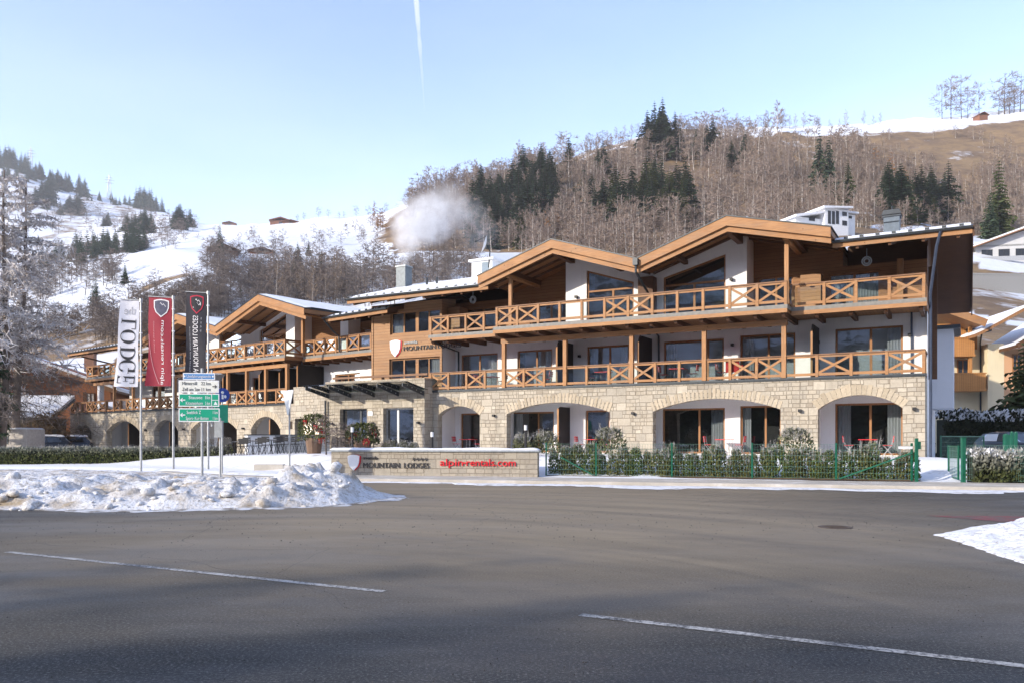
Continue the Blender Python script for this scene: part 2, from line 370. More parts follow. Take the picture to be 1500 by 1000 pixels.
def hill_z(X, Y):
    p = min(max(CX + F*X/Y, -700), 3599.9); i = (p+700)/10; i0 = int(i); fi = i-i0
    j = np.searchsorted(_Yg, Y, side='right')-1; j = min(max(j, 0), len(_Yg)-2); fj = min(1, max(0, (Y-_Yg[j])/(_Yg[j+1]-_Yg[j])))
    z = _Z[i0, j]*(1-fi)*(1-fj) + _Z[i0+1, j]*fi*(1-fj) + _Z[i0, j+1]*(1-fi)*fj + _Z[i0+1, j+1]*fi*fj
    return float(z)
def on_hill(px, py, y0=70, y1=1700):                  # where the sight line through a photo pixel meets the hillside
    i = (min(max(px, -700), 3599)+700)/10; i0 = int(i)
    z = _Z[i0]; ray = EYE + (CY-py)/F*_Yg
    k = np.where((z >= ray) & (_Yg > y0) & (_Yg < y1))[0]
    if len(k) == 0: return None
    Y = float(_Yg[k[0]]); X = (px-CX)/F*Y
    return Vector((X, Y, hill_z(X, Y)))
# snow cover per vertex: where the photo shows bare grass and brush instead of snow
def bare(px, Y):
    if px > 560:
        b = .95 if Y > 275 else .72
        if px < 760 and Y < 275: b = .0
        if Y > 435: b = .15 if px > 1100 else .55
        if px > 1380 and Y < 180: b = .60
        return b
    if px > 300: return .18 if Y > 210 else .5
    return .62 if Y < 225 else (.06 if Y < 480 else .50)
def clearing(X, Y): return fbm(X/38, Y/55, 4.4, 3) < -.22
def build_hills():
    V = []; A = []
    for i, p in enumerate(_pf):
        for j, Y in enumerate(_Yg): V.append(((p-CX)/F*Y, Y, _Z[i, j])); A.append(bare(p, Y))
    A = np.array(A).reshape(len(_pf), len(_Yg))
    for _ in range(5): A[2:-2] = (A[:-4]+A[1:-3]+A[2:-2]+A[3:-1]+A[4:])/5; A[:, 1:-1] = (A[:, :-2]+A[:, 1:-1]+A[:, 2:])/3
    for i, p in enumerate(_pf):
        for j, Y in enumerate(_Yg):
            if clearing((p-CX)/F*Y, Y): A[i, j] -= .30
    A = A.ravel()
    n = len(_Yg); I, J = np.meshgrid(np.arange(len(_pf)-1), np.arange(n-1), indexing='ij'); b = (I*n+J).ravel()
    Fc = np.stack([b, b+n, b+n+1, b+1], 1)
    a = N('snowy_hillside'); o = a.tex(); at_ = a.new('Attribute'); at_.attribute_name = 'bare'
    n1 = a.noise(a.map(o, (1, 1, 1.5)), .045, 8, .68); n2 = a.noise(o, .3, 5, .65)
    m = a.math('ADD', a.math('MULTIPLY', n1, .7), a.math('MULTIPLY', n2, .3))
    fac = a.math('SUBTRACT', a.math('ADD', m, at_.outputs[2]), .97)
    fac = a.ramp(a.math('MULTIPLY', fac, 5), [(-.0, 0.0), (.6, 1.0)])
    g = a.ramp(a.noise(o, .09, 7, .7), [(.25, (.095,.066,.046)), (.45, (.17,.118,.076)), (.6, (.24,.165,.09)), (.75, (.13,.10,.065))])
    col = a.mix(fac, (.63,.66,.71), g); a.bump(n2, .6, .6)
    me = np_mesh('hillside', np.array(V), Fc, [a.set(col, .9, 0, .15)], smooth=True)
    at2 = me.attributes.new('bare', 'FLOAT', 'POINT'); at2.data.foreach_set('value', np.array(A, np.float32))
    tag(link(bpy.data.objects.new('hillside', me)), kind='structure')
build_hills()
def build_back_hill():                                # the other side of the valley, behind the camera
    V = []; na, nr = 90, 14
    for i in range(na+1):
        t = R_(172 + 196*i/na)
        for j in range(nr+1):
            r = 230 + 58*j; sh = min(1, max(0, (j-1)/(nr-2)))
            hgt = 380 + 60*fbm(cos(t)*2.2, sin(t)*2.2, 3.3); d = Vector((cos(t), sin(t)))
            if d.dot(Vector((sdir.x, sdir.y)).normalized()) > .62: hgt = min(hgt, 268)
            V.append((r*cos(t), r*sin(t), -.5 + hgt*sh**1.2 + (fbm(r/70*cos(t), r/70*sin(t), 8)*7 if j > 1 else 0)))
    n = nr+1; Fc = [(i*n+j, (i+1)*n+j, (i+1)*n+j+1, i*n+j+1) for i in range(na) for j in range(nr)]
    a = N('wooded_valley_side'); o = a.tex()
    c = a.ramp(a.noise(o, .03, 8, .7), [(.30, (.025,.034,.022)), (.46, (.09,.08,.06)), (.54, (.55,.57,.60))])
    tag(link(bpy.data.objects.new('hills', np_mesh('hills', np.array(V), np.array(Fc), [a.set(c, .95)], smooth=True))), kind='structure')
build_back_hill()
# ground sheet to the horizon
m = MB(); m.quad((-2600,-2600,-.35), (2600,-2600,-.35), (2600,2600,-.35), (-2600,2600,-.35))
gm = m_snow('ground_snow', (.05, .5, (.16,.12,.075)), .78)
tag(m.build('ground', gm), kind='structure')
# kerb line (front of the pavement) and the near ground behind it
KL = [(-60,44), (-22,39.5), (-16,36.5), (-11.5,32.6), (-8.6,30.9), (-3.8,29.9), (4,27.9), (12.8,25.6), (25,22.2), (60,12.5)]
def kerb_y(X):
    for (a, b), (c, d) in zip(KL, KL[1:]):
        if a <= X <= c: return b + (d-b)*(X-a)/(c-a)
    return KL[0][1] if X < KL[0][0] else KL[-1][1]
def near_z(X, Y):
    d = Y - kerb_y(X)                                 # distance behind the kerb
    top = .82 if X > -9 else max(.30, .82 + (X+9)*.035)
    if X > 17.6: top = max(.30, top - (X-17.6)*.22)
    s = min(1, max(0, (d-3.6)/3.2)); s = s*s*(3-2*s)
    z = .10 + (top-.10)*s
    if X < -6: z += .10*min(1, (-6-X)/4)*(1 if d > 1 else 0)
    return z + .03*fbm(X*.5, Y*.5, 2)*min(1, max(0, d-2.4))
def build_near():
    V = []; xs = np.concatenate([np.arange(-75, -20, 1.0), np.arange(-20, 26, .5), np.arange(26, 60, 2.0)]); nd = 64
    for X in xs:
        k = kerb_y(X)
        for j in range(nd):
            d = .02 + (92-k)*(j/(nd-1))**1.6; V.append((X, k+d, near_z(X, k+d)))
    n = nd; Fc = [(i*n+j, (i+1)*n+j, (i+1)*n+j+1, i*n+j+1) for i in range(len(xs)-1) for j in range(n-1)]
    tag(link(bpy.data.objects.new('snowy_terrace', np_mesh('snowy_terrace', np.array(V), np.array(Fc), [m_snow('terrace_snow', (.7,.60,(.30,.25,.19)), .80)], smooth=True))), kind='structure')
build_near()
# asphalt
def build_road():
    a = N('asphalt'); o = a.tex(); sp = a.new('SeparateXYZ'); a.l.new(o, sp.inputs[0])
    agg = a.noise(o, 38, 5, .85); pat = a.noise(a.map(o, (.16, .32, 1), (0, 0, R_(-25))), 1, 6, .6)
    col = a.ramp(agg, [(.40, (.008,.008,.0075)), (.49, (.024,.0236,.022)), (.55, (.060,.059,.055)), (.61, (.23,.225,.205))])
    col = a.mix(.3, col, a.ramp(pat, [(.3, (.012,.0118,.011)), (.7, (.040,.039,.036))]))
    # dried grit and salt swept by turning tyres: arcs round the junction mouth
    dx = a.math('SUBTRACT', sp.outputs[0], -4.5); dy = a.math('SUBTRACT', sp.outputs[1], 2.0)
    rad = a.math('SQRT', a.math('ADD', a.math('MULTIPLY', dx, dx), a.math('MULTIPLY', a.math('MULTIPLY', dy, dy), .62)))
    ang = a.math('ARCTAN2', dy, dx); cb = a.new('CombineXYZ'); a.l.new(a.math('MULTIPLY', rad, 1.1), cb.inputs[0]); a.l.new(a.math('MULTIPLY', ang, 1.6), cb.inputs[1])
    arcs = a.noise(cb.outputs[0], 1.2, 7, .62, .6)
    msk = a.new('MapRange'); msk.inputs[1].default_value = 9.0; msk.inputs[2].default_value = 17.0; a.l.new(a.math('ADD', sp.outputs[1], a.math('MULTIPLY', pat, 8)), msk.inputs[0])
    band = a.new('MapRange'); band.inputs[1].default_value = 11.5; band.inputs[2].default_value = 4.0; band.inputs[3].default_value = .18; a.l.new(a.math('ADD', a.math('ABSOLUTE', a.math('SUBTRACT', sp.outputs[0], .5)), a.math('MULTIPLY', a.math('SUBTRACT', pat, .5), 9)), band.inputs[0])
    gf = a.math('MULTIPLY', a.ramp(arcs, [(.22, 0.45), (.78, 1.0)]), a.math('MULTIPLY', msk.outputs[0], band.outputs[0]))
    col = a.mix(a.math('MULTIPLY', gf, .95), col, a.mix(agg, (.225,.178,.118), (.37,.30,.205)))
    # long thin cracks
    vo = a.new('TexVoronoi'); vo.feature = 'DISTANCE_TO_EDGE'; vo.inputs['Scale'].default_value = .13
    wv = a.new('TexNoise'); wv.inputs['Scale'].default_value = .5; a.l.new(o, wv.inputs[0]); vm = a.new('VectorMath', operation='ADD'); a.l.new(o, vm.inputs[0]); a.l.new(wv.outputs[1], vm.inputs[1]); a.l.new(vm.outputs[0], vo.inputs['Vector'])
    col = a.mix(a.math('MULTIPLY', a.math('LESS_THAN', vo.outputs[0], .0011), .35), col, (.015,.015,.015))
    wet = a.noise(a.map(o, (.22, .5, 1), (0, 0, R_(-22)), (3, 1, 0)), 1, 5, .55)
    rg = a.math('ADD', a.ramp(wet, [(.42, .42), (.62, .78)]), a.math('MULTIPLY', gf, .25))
    a.bump(agg, .5, .012)
    m = MB(); m.poly([(-90,-60,0), (90,-60,0)] + [(x, y+.02, 0) for x, y in ((90, 4.0), *reversed(KL))] + [(-90, 52, 0)])
    tag(m.build('road', a.set(col, rg, 0, .3), fix=False), kind='structure')
    # pavement with kerb stone
    m = MB(); KX = KL[2:]
    for (p, q), (r, s) in zip(KX, KX[1:]):
        m.add([(p,q,-.1),(r,s,-.1),(r,s,.115),(p,q,.115),(p,q+.16,.125),(r,s+.16,.125)], [(0,1,2,3),(3,2,5,4)])
        m.add([(p,q+.16,.125),(r,s+.16,.125),(r,s+2.5,.13),(p,q+2.5,.13)], [(0,1,2,3)])
    tag(m.build('pavement', concrete), kind='structure')
    # swept snow left along the kerb, on the asphalt
    V = []; Fc = []; xs = np.arange(-9.2, 32, .16)
    for X in xs:
        k = kerb_y(X); w = 1.15 + .9*fbm(X*.35, 0, 4) + .3*fbm(X*2, 1, 4); w = max(.12, w*(1.15 if X > -2 else .5)); w0 = .0 + .35*max(0, fbm(X*.4, 5, 2))
        for t in (0, .15, .5, .85, 1): V.append((X, k-w0-w*t-.01, .006+.045*sin(pi*t)**.7*(.6+.4*fbm(X, t*3, 9))))
    Fc = [(i*5+j, (i+1)*5+j, (i+1)*5+j+1, i*5+j+1) for i in range(len(xs)-1) for j in range(4)]
    tag(link(bpy.data.objects.new('kerb_snow', np_mesh('kerb_snow', np.array(V), np.array(Fc), [m_snow('thin_road_snow', (2.2,.53,(.32,.29,.25)), .74)], smooth=True))), kind='structure')
    # worn painted centre line, two dashes
    wp = N('worn_road_paint'); ob = wp.tex(); wr = wp.noise(ob, 22, 6, .8); wr2 = wp.noise(ob, 3, 4)
    f = wp.ramp(wp.math('ADD', wp.math('MULTIPLY', wr, .7), wp.math('MULTIPLY', wr2, .3)), [(.44, 0.0), (.55, 1.0)])
    wp = wp.set(wp.mix(f, (.06,.06,.06), (.42,.41,.39)), .7)
    for k, (p, q) in enumerate((((-7.13,11.47), (-1.34,8.5)), ((.62,7.38), (4.6,5.15)))):
        p, q = Vector((*p, 0)), Vector((*q, 0)); d = (q-p).normalized(); s = Vector((-d.y, d.x, 0))*.055; m = MB()
        pts = 40
        for i in range(pts):
            a0, a1 = p+(q-p)*i/pts, p+(q-p)*(i+1)/pts
            m.quad(a0-s+Vector((0,0,.005)), a1-s+Vector((0,0,.005)), a1+s+Vector((0,0,.005)), a0+s+Vector((0,0,.005)))
        tag(m.build('road_marking', wp), kind='structure')
    rp = N('faded_red_paint'); wr = rp.noise(rp.tex(), 2.0, 6, .75)
    rp = rp.set(rp.mix(rp.ramp(wr, [(.40, 0.0), (.62, 1.0)]), (.085,.07,.06), (.20,.035,.035)), .75)
    m = MB(); m.poly([(8.6,16.9,.005), (9.4,15.7,.005), (11.6,14.9,.005), (15.5,13.8,.005), (16,15.3,.005), (11.5,16.7,.005)]); tag(m.build('road_marking', rp), kind='structure')
    # loose grit lying on the asphalt
    r_ = np.random.RandomState(4); V = []; Fc = []
    for i in range(2600):
        Y = 4.5+13*r_.rand()**1.5; X = r_.uniform(-.75, .75)*Y*1.05
        if r_.rand() < .3: X, Y = r_.uniform(-12, 12), r_.uniform(14, 25)
        s = r_.uniform(.003, .009)*(1+(Y > 12)*.8); b = len(V); a0 = r_.rand()*6.28
        V += [(X+s*cos(a0), Y+s*sin(a0), .002), (X+s*cos(a0+2.1), Y+s*sin(a0+2.1), .002), (X+s*cos(a0+4.2), Y+s*sin(a0+4.2), .002), (X, Y, .002+s*1.1)]; Fc += [(b,b+1,b+3), (b+1,b+2,b+3), (b+2,b,b+3)]
    gr = N('grit_stone'); ge = gr.new('NewGeometry'); tag(link(bpy.data.objects.new('road_grit', np_mesh('road_grit', np.array(V), np.array(Fc), [gr.set(gr.ramp(ge.outputs['Random Per Island'], [(0, (.02,.018,.016)), (.8, (.07,.06,.05)), (1, (.22,.2,.18))]), .9)]))), kind='stuff')
    # manhole cover
    m = MB(); m.tube([(5.85,14.7,.002), (5.85,14.7,.009)], .30, 28)
    for i in range(7): m.box(5.68, 6.02, 14.53+.05*i, 14.55+.05*i, .009, .014)
    tag(m.build('manhole_cover', plain('rusty_iron', (.075,.055,.042), .8)), "round rusty iron manhole cover set flush in the brownish asphalt", "manhole cover")
build_road()
# ploughed snow bank and the small heap across the road
def snow_bank(name, outline, hfun, mat, label, cat, step=.095):
    xs = [p[0] for p in outline]; ys = [p[1] for p in outline]
    nx = int((max(xs)-min(xs))/step)+1; ny = int((max(ys)-min(ys))/step)+1; x0, y0 = min(xs), min(ys)
    def inside(x, y):
        c = False; n = len(outline); dm = 1e9
        for i in range(n):
            (a, b), (d, e) = outline[i], outline[(i+1) % n]
            if (b > y) != (e > y) and x < (d-a)*(y-b)/(e-b)+a: c = not c
            L2 = (d-a)**2+(e-b)**2; t = max(0, min(1, ((x-a)*(d-a)+(y-b)*(e-b))/L2)); dm = min(dm, sqrt((x-a-t*(d-a))**2+(y-b-t*(e-b))**2))
        return dm if c else -dm
    idx = {}; V = []; Fc = []
    for i in range(nx+1):
        for j in range(ny+1):
            x, y = x0+i*step, y0+j*step; d = inside(x, y)
            if d > -step*1.2:
                x += .05*fbm(x*3, y*3, 7); y += .05*fbm(x*3, y*3, 17)
                idx[i, j] = len(V); V.append((x, y, -.02 if d < 0 else hfun(x, y, d)))
    for i in range(nx):
        for j in range(ny):
            q = [(i,j), (i+1,j), (i+1,j+1), (i,j+1)]
            if all(k in idx for k in q): Fc.append([idx[k] for k in q])
    return tag(link(bpy.data.objects.new(name, np_mesh(name, np.array(V), np.array(Fc), [mat], smooth=True))), label, cat)
def bank_h(x, y, d):
    prof = min(1, max(0, d)/1.5); base = .50 + .10*fbm(x*.22, y*.22, 3)
    if x > -6.2: base += .34*max(0, min(1, (x+7.5)/1.5))*(1 if x < -4.4 else max(0, 1-(x+4.4)/1.1))
    if x > -4.3: base *= max(.02, 1-(x+4.3)/1.2)
    back = max(.28, 1 - max(0, (y-23.5))/6)           # falls back to the flat snowfield behind
    lum = abs(noise.noise(Vector((x*.62, y*.7, .5))))*1.1 + abs(noise.noise(Vector((x*1.7, y*1.9, 2.5))))*.55 + abs(noise.noise(Vector((x*4.1, y*4.3, 4.5))))*.2
    cell = noise.voronoi(Vector((x*.95, y*1.05, 0)))[0]; chunk = max(0, .42-cell[0])*1.0
    blk = noise.cell(Vector((x*1.35+.3*fbm(x,y,1), y*1.5, 1)))*.16 + noise.cell(Vector((x*3.1+.3*fbm(x*2,y*2,1), y*3.3, 2)))*.10
    h = prof**.55*base*back*(.55+.45*lum+.75*chunk+blk) + .05*fbm(x*5, y*5, 3)*prof
    if d < .5: h *= (d/.5)**.5
    return .012 + h
sb = m_snow('ploughed_snow', (.85,.47,(.36,.28,.18)), .70, 2.4)
snow_bank('snow_bank', [(-42,20.5),(-20,19.3),(-13.5,18.4),(-8,18.0),(-5.5,18.6),(-4.0,19.6),(-2.9,22.0),(-3.0,22.9),(-4.6,23.4),(-6.6,26.5),(-8.6,31.2),(-12.6,35.2),(-19,39.2),(-42,43.5)], bank_h, sb, "long lumpy bank of ploughed dirty snow beside the road in front of the flagpoles", "snow bank")
def heap_h(x, y, d): return .01 + min(1, d/1.2)**.7*(.10+.30*max(0, (x-6.9)/2.6))*(.6+.8*abs(noise.noise(Vector((x*2, y*2, 1))))+.4*abs(noise.noise(Vector((x*6, y*6, 3)))))
snow_bank('snow_heap', [(7.0,13.5),(6.95,12.7),(6.75,11.6),(6.5,10.3),(8.0,9.2),(14,9.8),(14,15.2),(9.9,15.4),(8.3,14.5)], heap_h, m_snow('ploughed_snow_heap', (1.2,.56,(.5,.46,.4)), .85, 1.4), "small tapering heap of cleared snow on the asphalt, opposite the garden gate", "snow heap", .08)

def slush(pts, seed):
    """thin grey half-melted margin spreading from a snow bank over the asphalt"""
    V = []; Fc = []; P_ = []
    for (a, c), (d, e) in zip(pts, pts[1:]):
        n = max(2, int(sqrt((d-a)**2+(e-c)**2)/.12)); P_ += [(a+(d-a)*i/n, c+(e-c)*i/n, (e-c), -(d-a)) for i in range(n)]
    for i, (x, y, nx, ny) in enumerate(P_):
        L = sqrt(nx*nx+ny*ny); nx, ny = nx/L, ny/L; w = max(.04, .22+.4*fbm(x*.6, y*.6, seed)+.22*fbm(x*3, y*3, seed))
        for t in (-.5, 0, .5, 1): q = t*w if t > 0 else t; V.append((x+nx*q, y+ny*q, .006+.03*max(0, 1-abs(t))*(.5+abs(fbm(x*4, y*4, seed+t)))))
    Fc = [(i*4+j, (i+1)*4+j, (i+1)*4+j+1, i*4+j+1) for i in range(len(P_)-1) for j in range(3)]
    tag(link(bpy.data.objects.new('slush', np_mesh('slush', np.array(V), np.array(Fc), [m_snow('grey_slush', (2.4,.43,(.22,.195,.165)), .60, 1.1)], smooth=True))), kind='structure')
slush([(-42,20.5),(-20,19.3),(-13.5,18.4),(-8,18.0),(-5.5,18.6),(-4.0,19.6),(-2.9,22.0)], 3)

def rubble():
    """broken crusts and clods lying on and before the ploughed bank"""
    rd = random.Random(12); fl = [(-42,20.5),(-20,19.3),(-13.5,18.4),(-8,18.0),(-5.5,18.6),(-4.0,19.6)]; m = MB()
    for k in range(150):
        x = rd.uniform(-16, -4.1); fy = next(b + (d-b)*(x-a)/(c-a) for (a, b), (c, d) in zip(fl, fl[1:]) if a <= x <= c)
        q = rd.uniform(-.35, 3.2)*rd.uniform(.3, 1); y = fy+q; s = rd.choice((.03,.035,.04,.05,.05,.06,.07,.09,.13,.2))*rd.uniform(.8, 1.2)*(.6 if q < 0 else 1); z = (bank_h(x, y, q) if q > .1 else .0)+s*.25
        n0 = len(m.v); m.ell((0,0,0), (s*rd.uniform(.8,1.4), s*rd.uniform(.7,1.1), s*rd.uniform(.45,.8)), 7, 5); a = rd.uniform(0, 6.28)
        for i in range(n0, len(m.v)):
            vx, vy, vz = m.v[i]; j = 1+.45*noise.noise(Vector((vx/s*1.1+k*3.1, vy/s*1.1, vz/s*1.1))); vx, vy, vz = vx*j, vy*j, vz*j
            m.v[i] = (x+vx*cos(a)-vy*sin(a), y+vx*sin(a)+vy*cos(a), z+vz)
    tag(m.build('snow_rubble', sb, smooth=True), kind='stuff')
rubble()
# ------------------------------------------------------------------ the lodge
MR = TR(17.29, 34, 0, 150.75); ML = TR(-8.33, 48.4, -.38, 140)
LO = empty('lodge_building', TR(2, 44, 0), "long three storey timber and stone lodge with arched ground floor and carved larch balconies", "lodge")
def wallc(mb, us, zb, zt, holes, y, th, mi=0, mj=None, top=False):
    """front wall at depth y from breakpoints; zb/zt and hole edges are functions of u; holes = (ua, ub, lo, hi)"""
    mj = mi if mj is None else mj
    us = sorted(set(round(u, 4) for u in list(us) + [h[0] for h in holes] + [h[1] for h in holes]))
    for a, b in zip(us, us[1:]):
        c = (a+b)/2; hs = sorted([h for h in holes if h[0]-1e-6 <= c <= h[1]+1e-6], key=lambda h: h[2](c))
        lo = (zb(a+1e-5), zb(b-1e-5))
        for h in hs + [None]:
            hi = (zt(a+1e-5), zt(b-1e-5)) if h is None else (h[2](a+1e-5), h[2](b-1e-5))
            if hi[0]-lo[0] > .004 or hi[1]-lo[1] > .004: mb.quad((a,y,lo[0]), (b,y,lo[1]), (b,y,hi[1]), (a,y,hi[0]), mi)
            if h is not None:
                if hi[0]-lo[0] > .01: mb.quad((a,y,hi[0]), (b,y,hi[1]), (b,y-th,hi[1]), (a,y-th,hi[0]), mj)
                lo = (h[3](a+1e-5), h[3](b-1e-5)); mb.quad((a,y,lo[0]), (b,y,lo[1]), (b,y-th,lo[1]), (a,y-th,lo[0]), mj)
    for h in holes:
        for u in (h[0], h[1]):
            e = 1e-5 if u == h[0] else -1e-5; mb.quad((u,y,h[2](u+e)), (u,y-th,h[2](u+e)), (u,y-th,h[3](u+e)), (u,y,h[3](u+e)), mj)
    if top:
        a, b = us[0], us[-1]; mb.quad((a,y,zt(a)), (b,y,zt(b)), (b,y-th,zt(b)), (a,y-th,zt(a)), mi)
def K(z): return lambda u: z
def arc(ua, ub, zs, zc_):
    hw = (ub-ua)/2; um = (ua+ub)/2; r = zc_-zs; Rr = (hw*hw+r*r)/(2*r)
    return lambda u: zc_-Rr+sqrt(max(0, Rr*Rr-(u-um)**2))
def window(M, ua, ub, z0, z1, n, mull=(), curtains='', rec=.1, z1b=None, transom=None, fw=.09, deep=.9, mat=None, dark=False):
    """timber window set rec metres back in the wall face n; z1 at ua, z1b at ub (sloping head)"""
    mat = mat or framew; z1b = z1 if z1b is None else z1b; y = n-rec; f = MB(); top = lambda u: z1+(z1b-z1)*(u-ua)/(ub-ua)
    def bar(a, b, za0, za1, zb0, zb1, yy=y, t=.06):
        f.add([(a,yy,za0),(b,yy,zb0),(b,yy,zb1),(a,yy,za1),(a,yy-t,za0),(b,yy-t,zb0),(b,yy-t,zb1),(a,yy-t,za1)], [(0,1,2,3),(7,6,5,4),(0,4,5,1),(1,5,6,2),(2,6,7,3),(3,7,4,0)])
    bar(ua, ua+fw, z0, top(ua), z0, top(ua+fw)); bar(ub-fw, ub, z0, top(ub-fw), z0, top(ub))
    bar(ua+fw, ub-fw, z0, z0+fw, z0, z0+fw); bar(ua+fw, ub-fw, top(ua+fw)-fw, top(ua+fw), top(ub-fw)-fw, top(ub-fw))
    for mu, w in mull:
        ztop = transom if transom else None
        bar(mu-w/2, mu+w/2, z0+fw, (ztop or top(mu-w/2)-fw), z0+fw, (ztop or top(mu+w/2)-fw), y+.004)
    if transom: bar(ua+fw, ub-fw, transom, transom+fw, transom, transom+fw, y+.008)
    o = f.build('window', mat, LO, M)
    g = MB(); g.quad((ua+fw,y-.03,z0+fw), (ub-fw,y-.03,z0+fw), (ub-fw,y-.03,top(ub-fw)-fw), (ua+fw,y-.03,top(ua+fw)-fw)); g.build('pane', pane_m, o, M)
    i = MB(); d = y-deep; zt = max(z1, z1b)
    i.quad((ua,d,z0), (ub,d,z0), (ub,d,zt), (ua,d,zt)); i.quad((ua,y-.07,z0), (ub,y-.07,z0), (ub,d,z0), (ua,d,z0)); i.quad((ua,y-.07,zt), (ub,y-.07,zt), (ub,d,zt), (ua,d,zt))
    i.quad((ua,y-.07,z0), (ua,d,z0), (ua,d,zt), (ua,y-.07,zt)); i.quad((ub,y-.07,z0), (ub,d,z0), (ub,d,zt), (ub,y-.07,zt))
    i.build('room_niche', interior, o, M)
    for c in curtains:
        w = (ub-ua)*.2; a, b = (ub-fw-w, ub-fw) if c == 'L' else (ua+fw, ua+fw+w) if c == 'R' else (ua+fw, ub-fw)
        m = MB(); k = max(6, int((b-a)/.06)); zt2 = min(top(a), top(b))-fw
        for q in range(k):
            u0, u1 = a+(b-a)*q/k, a+(b-a)*(q+1)/k; y0 = y-.13-.04*(q % 2); y1 = y-.13-.04*((q+1) % 2)
            m.quad((u0,y0,z0+.06), (u1,y1,z0+.06), (u1,y1,zt2), (u0,y0,zt2))
        m.build('curtain', curtain_m, o, M)
    return o
def railing(M, p0, p1, z, pat, h=1.02, endposts=(1,1), skip=()):
    p0, p1 = Vector((*p0, 0)), Vector((*p1, 0)); n = len(pat); d = (p1-p0)/n; dn = d.normalized(); nrm = Vector((-dn.y, dn.x, 0)); m = MB(); Z = Vector((0,0,1))
    for i in range(n+1):
        if (i == 0 and not endposts[0]) or (i == n and not endposts[1]) or i in skip: continue
        p = p0+d*i; m.beam(p+Z*(z-.02), p+Z*(z+h-.05), .125, .12, 0, nrm)
    m.beam(p0+Z*(z+h-.022)-dn*.06, p1+Z*(z+h-.022)+dn*.06, .14, .055, 1); m.beam(p0+Z*(z+.13), p1+Z*(z+.13), .06, .12)
    m.beam(p0+Z*(z+h-.10), p1+Z*(z+h-.10), .05, .08)
    for i, c in enumerate(pat):
        if c == 'X':
            a, b = p0+d*i+dn*.05, p0+d*(i+1)-dn*.05
            m.beam(a+Z*(z+.18), b+Z*(z+h-.14), .105, .04, 0, nrm); m.beam(a+Z*(z+h-.14)+nrm*.018, b+Z*(z+.18)+nrm*.018, .105, .04, 0, nrm)
    o = m.build('balcony_railing', [wood, handw], LO, M)
    for i in range(n):
        a, b = p0+d*i+dn*.07, p0+d*(i+1)-dn*.07; s = -nrm*.045; g = MB(); g.quad(a+s+Z*(z+.08), b+s+Z*(z+.08), b+s+Z*(z+h-.15), a+s+Z*(z+h-.15)); g.build('glass_panel', railglass, o, M)
    return o
def part(name, m, mat, M, parent=None): return m.build(name, mat, parent or LO, M)
def screen(M, u, n0, n1, z0, z1, drop=.35):           # dark privacy screen standing out from the wall
    m = MB(); m.prism([(n0,z0),(n1,z0),(n1,z1-drop),(n1-.25,z1),(n0,z1)], u-.03, u+.03, 0, 'x'); m.box(u-.045, u+.045, n1-.001, n1+.05, z0, z1-drop, 1); part('privacy_screen', m, [darkwood, wood_v], M)
def lamp(M, u, n, z):
    m = MB(); m.box(u-.05, u+.05, n, n+.05, z-.06, z+.06); m.box(u-.07, u+.07, n+.05, n+.2, z-.05, z+.07); part('wall_lamp', m, black, M)
def pipe(M, pts, r=.05, mat=None): part('downpipe', MB().tube(pts, r, 8), mat or metal_b, M)
def shed_roof(M, ua, ub, ne, ze, nr, zr, nb, zb, left_over=0, seams=True):
    """ridge along the facade: eave (ne,ze top) - ridge (nr,zr) - back eave (nb,zb)"""
    t = .22; m = MB(); m.prism([(ne,ze-t),(nr,zr-t),(nb,zb-t),(nb,zb),(nr,zr),(ne,ze)], ua, ub, 0, 'x'); r = part('main_roof', m, brownwood, M)  # dark wood colour stands in for shade under the roof
    f = MB(); f.box(ua, ub, ne, ne+.03, ze-t-.06, ze-.03); f.build('fascia_board', wood, r, M)
    g = MB(); n = 8; pts = [(ne+.10+.075*cos(pi+pi*i/n), ze-.02+.075*sin(pi+pi*i/n)) for i in range(n+1)]
    for (a, b), (c, d) in zip(pts, pts[1:]): g.quad((ua-.02,a,b), (ub+.02,a,b), (ub+.02,c,d), (ua-.02,c,d))
    g.box(ua-.02, ub+.02, ne-.02, ne+.20, ze-.012, ze+.012); g.build('gutter', metal_d, r, M)
    mt = MB(); mt.prism([(ne-.02,ze+.012),(nr,zr+.012),(nb,zb+.012),(nb,zb+.05),(nr,zr+.05),(ne-.02,ze+.05)], ua-.04, ub+.04, 0, 'x'); mt.build('metal_covering', metal_d, r, M)
    V = MB(); na, nn = max(3, int((ub-ua)/.35)), 12
    def P(i, j):
        u = ua+.05+(ub-ua-.1)*i/na; s = j/nn; e = .16+.10*fbm(u*.9, 3, 4); nq = ne-e+(nr-ne+e)*s; zq = ze+.05+(zr-ze)*(ne-nq)/(ne-nr)
        return (u, nq, zq + (.0 if j == 0 else .075+.03*fbm(u*1.3, nq*1.3, 2)))
    for i in range(na):
        for j in range(nn): V.quad(P(i,j), P(i+1,j), P(i+1,j+1), P(i,j+1))
    b0 = len(V.v); V.quad((ua+.05,nr,zr+.11), (ub-.05,nr,zr+.11), (ub-.05,nb,zb+.11), (ua+.05,nb,zb+.11))
    V.build('roof_snow', snow, r, M, smooth=True)
    if seams:
        q = int((ub-ua)/.62)
        for i in range(q):
            s = MB(); u = ua+.3+.62*i; s.beam((u,ne-.26,ze+.13), (u+.16,ne-.26,ze+.13), .05, .16); s.build('snow_guard', metal_d, r, M)
    u = ua+.5
    while u < ub-.2:                                   # rafter tails under the eave
        k = MB(); k.beam((u,ne-.05,ze-t-.08), (u,-2.1,ze-t-.08+(zr-ze)/(ne-nr)*(ne-.05+2.1)), .12, .18); k.build('rafter', brownwood, r, M); u += 1.25
    return r
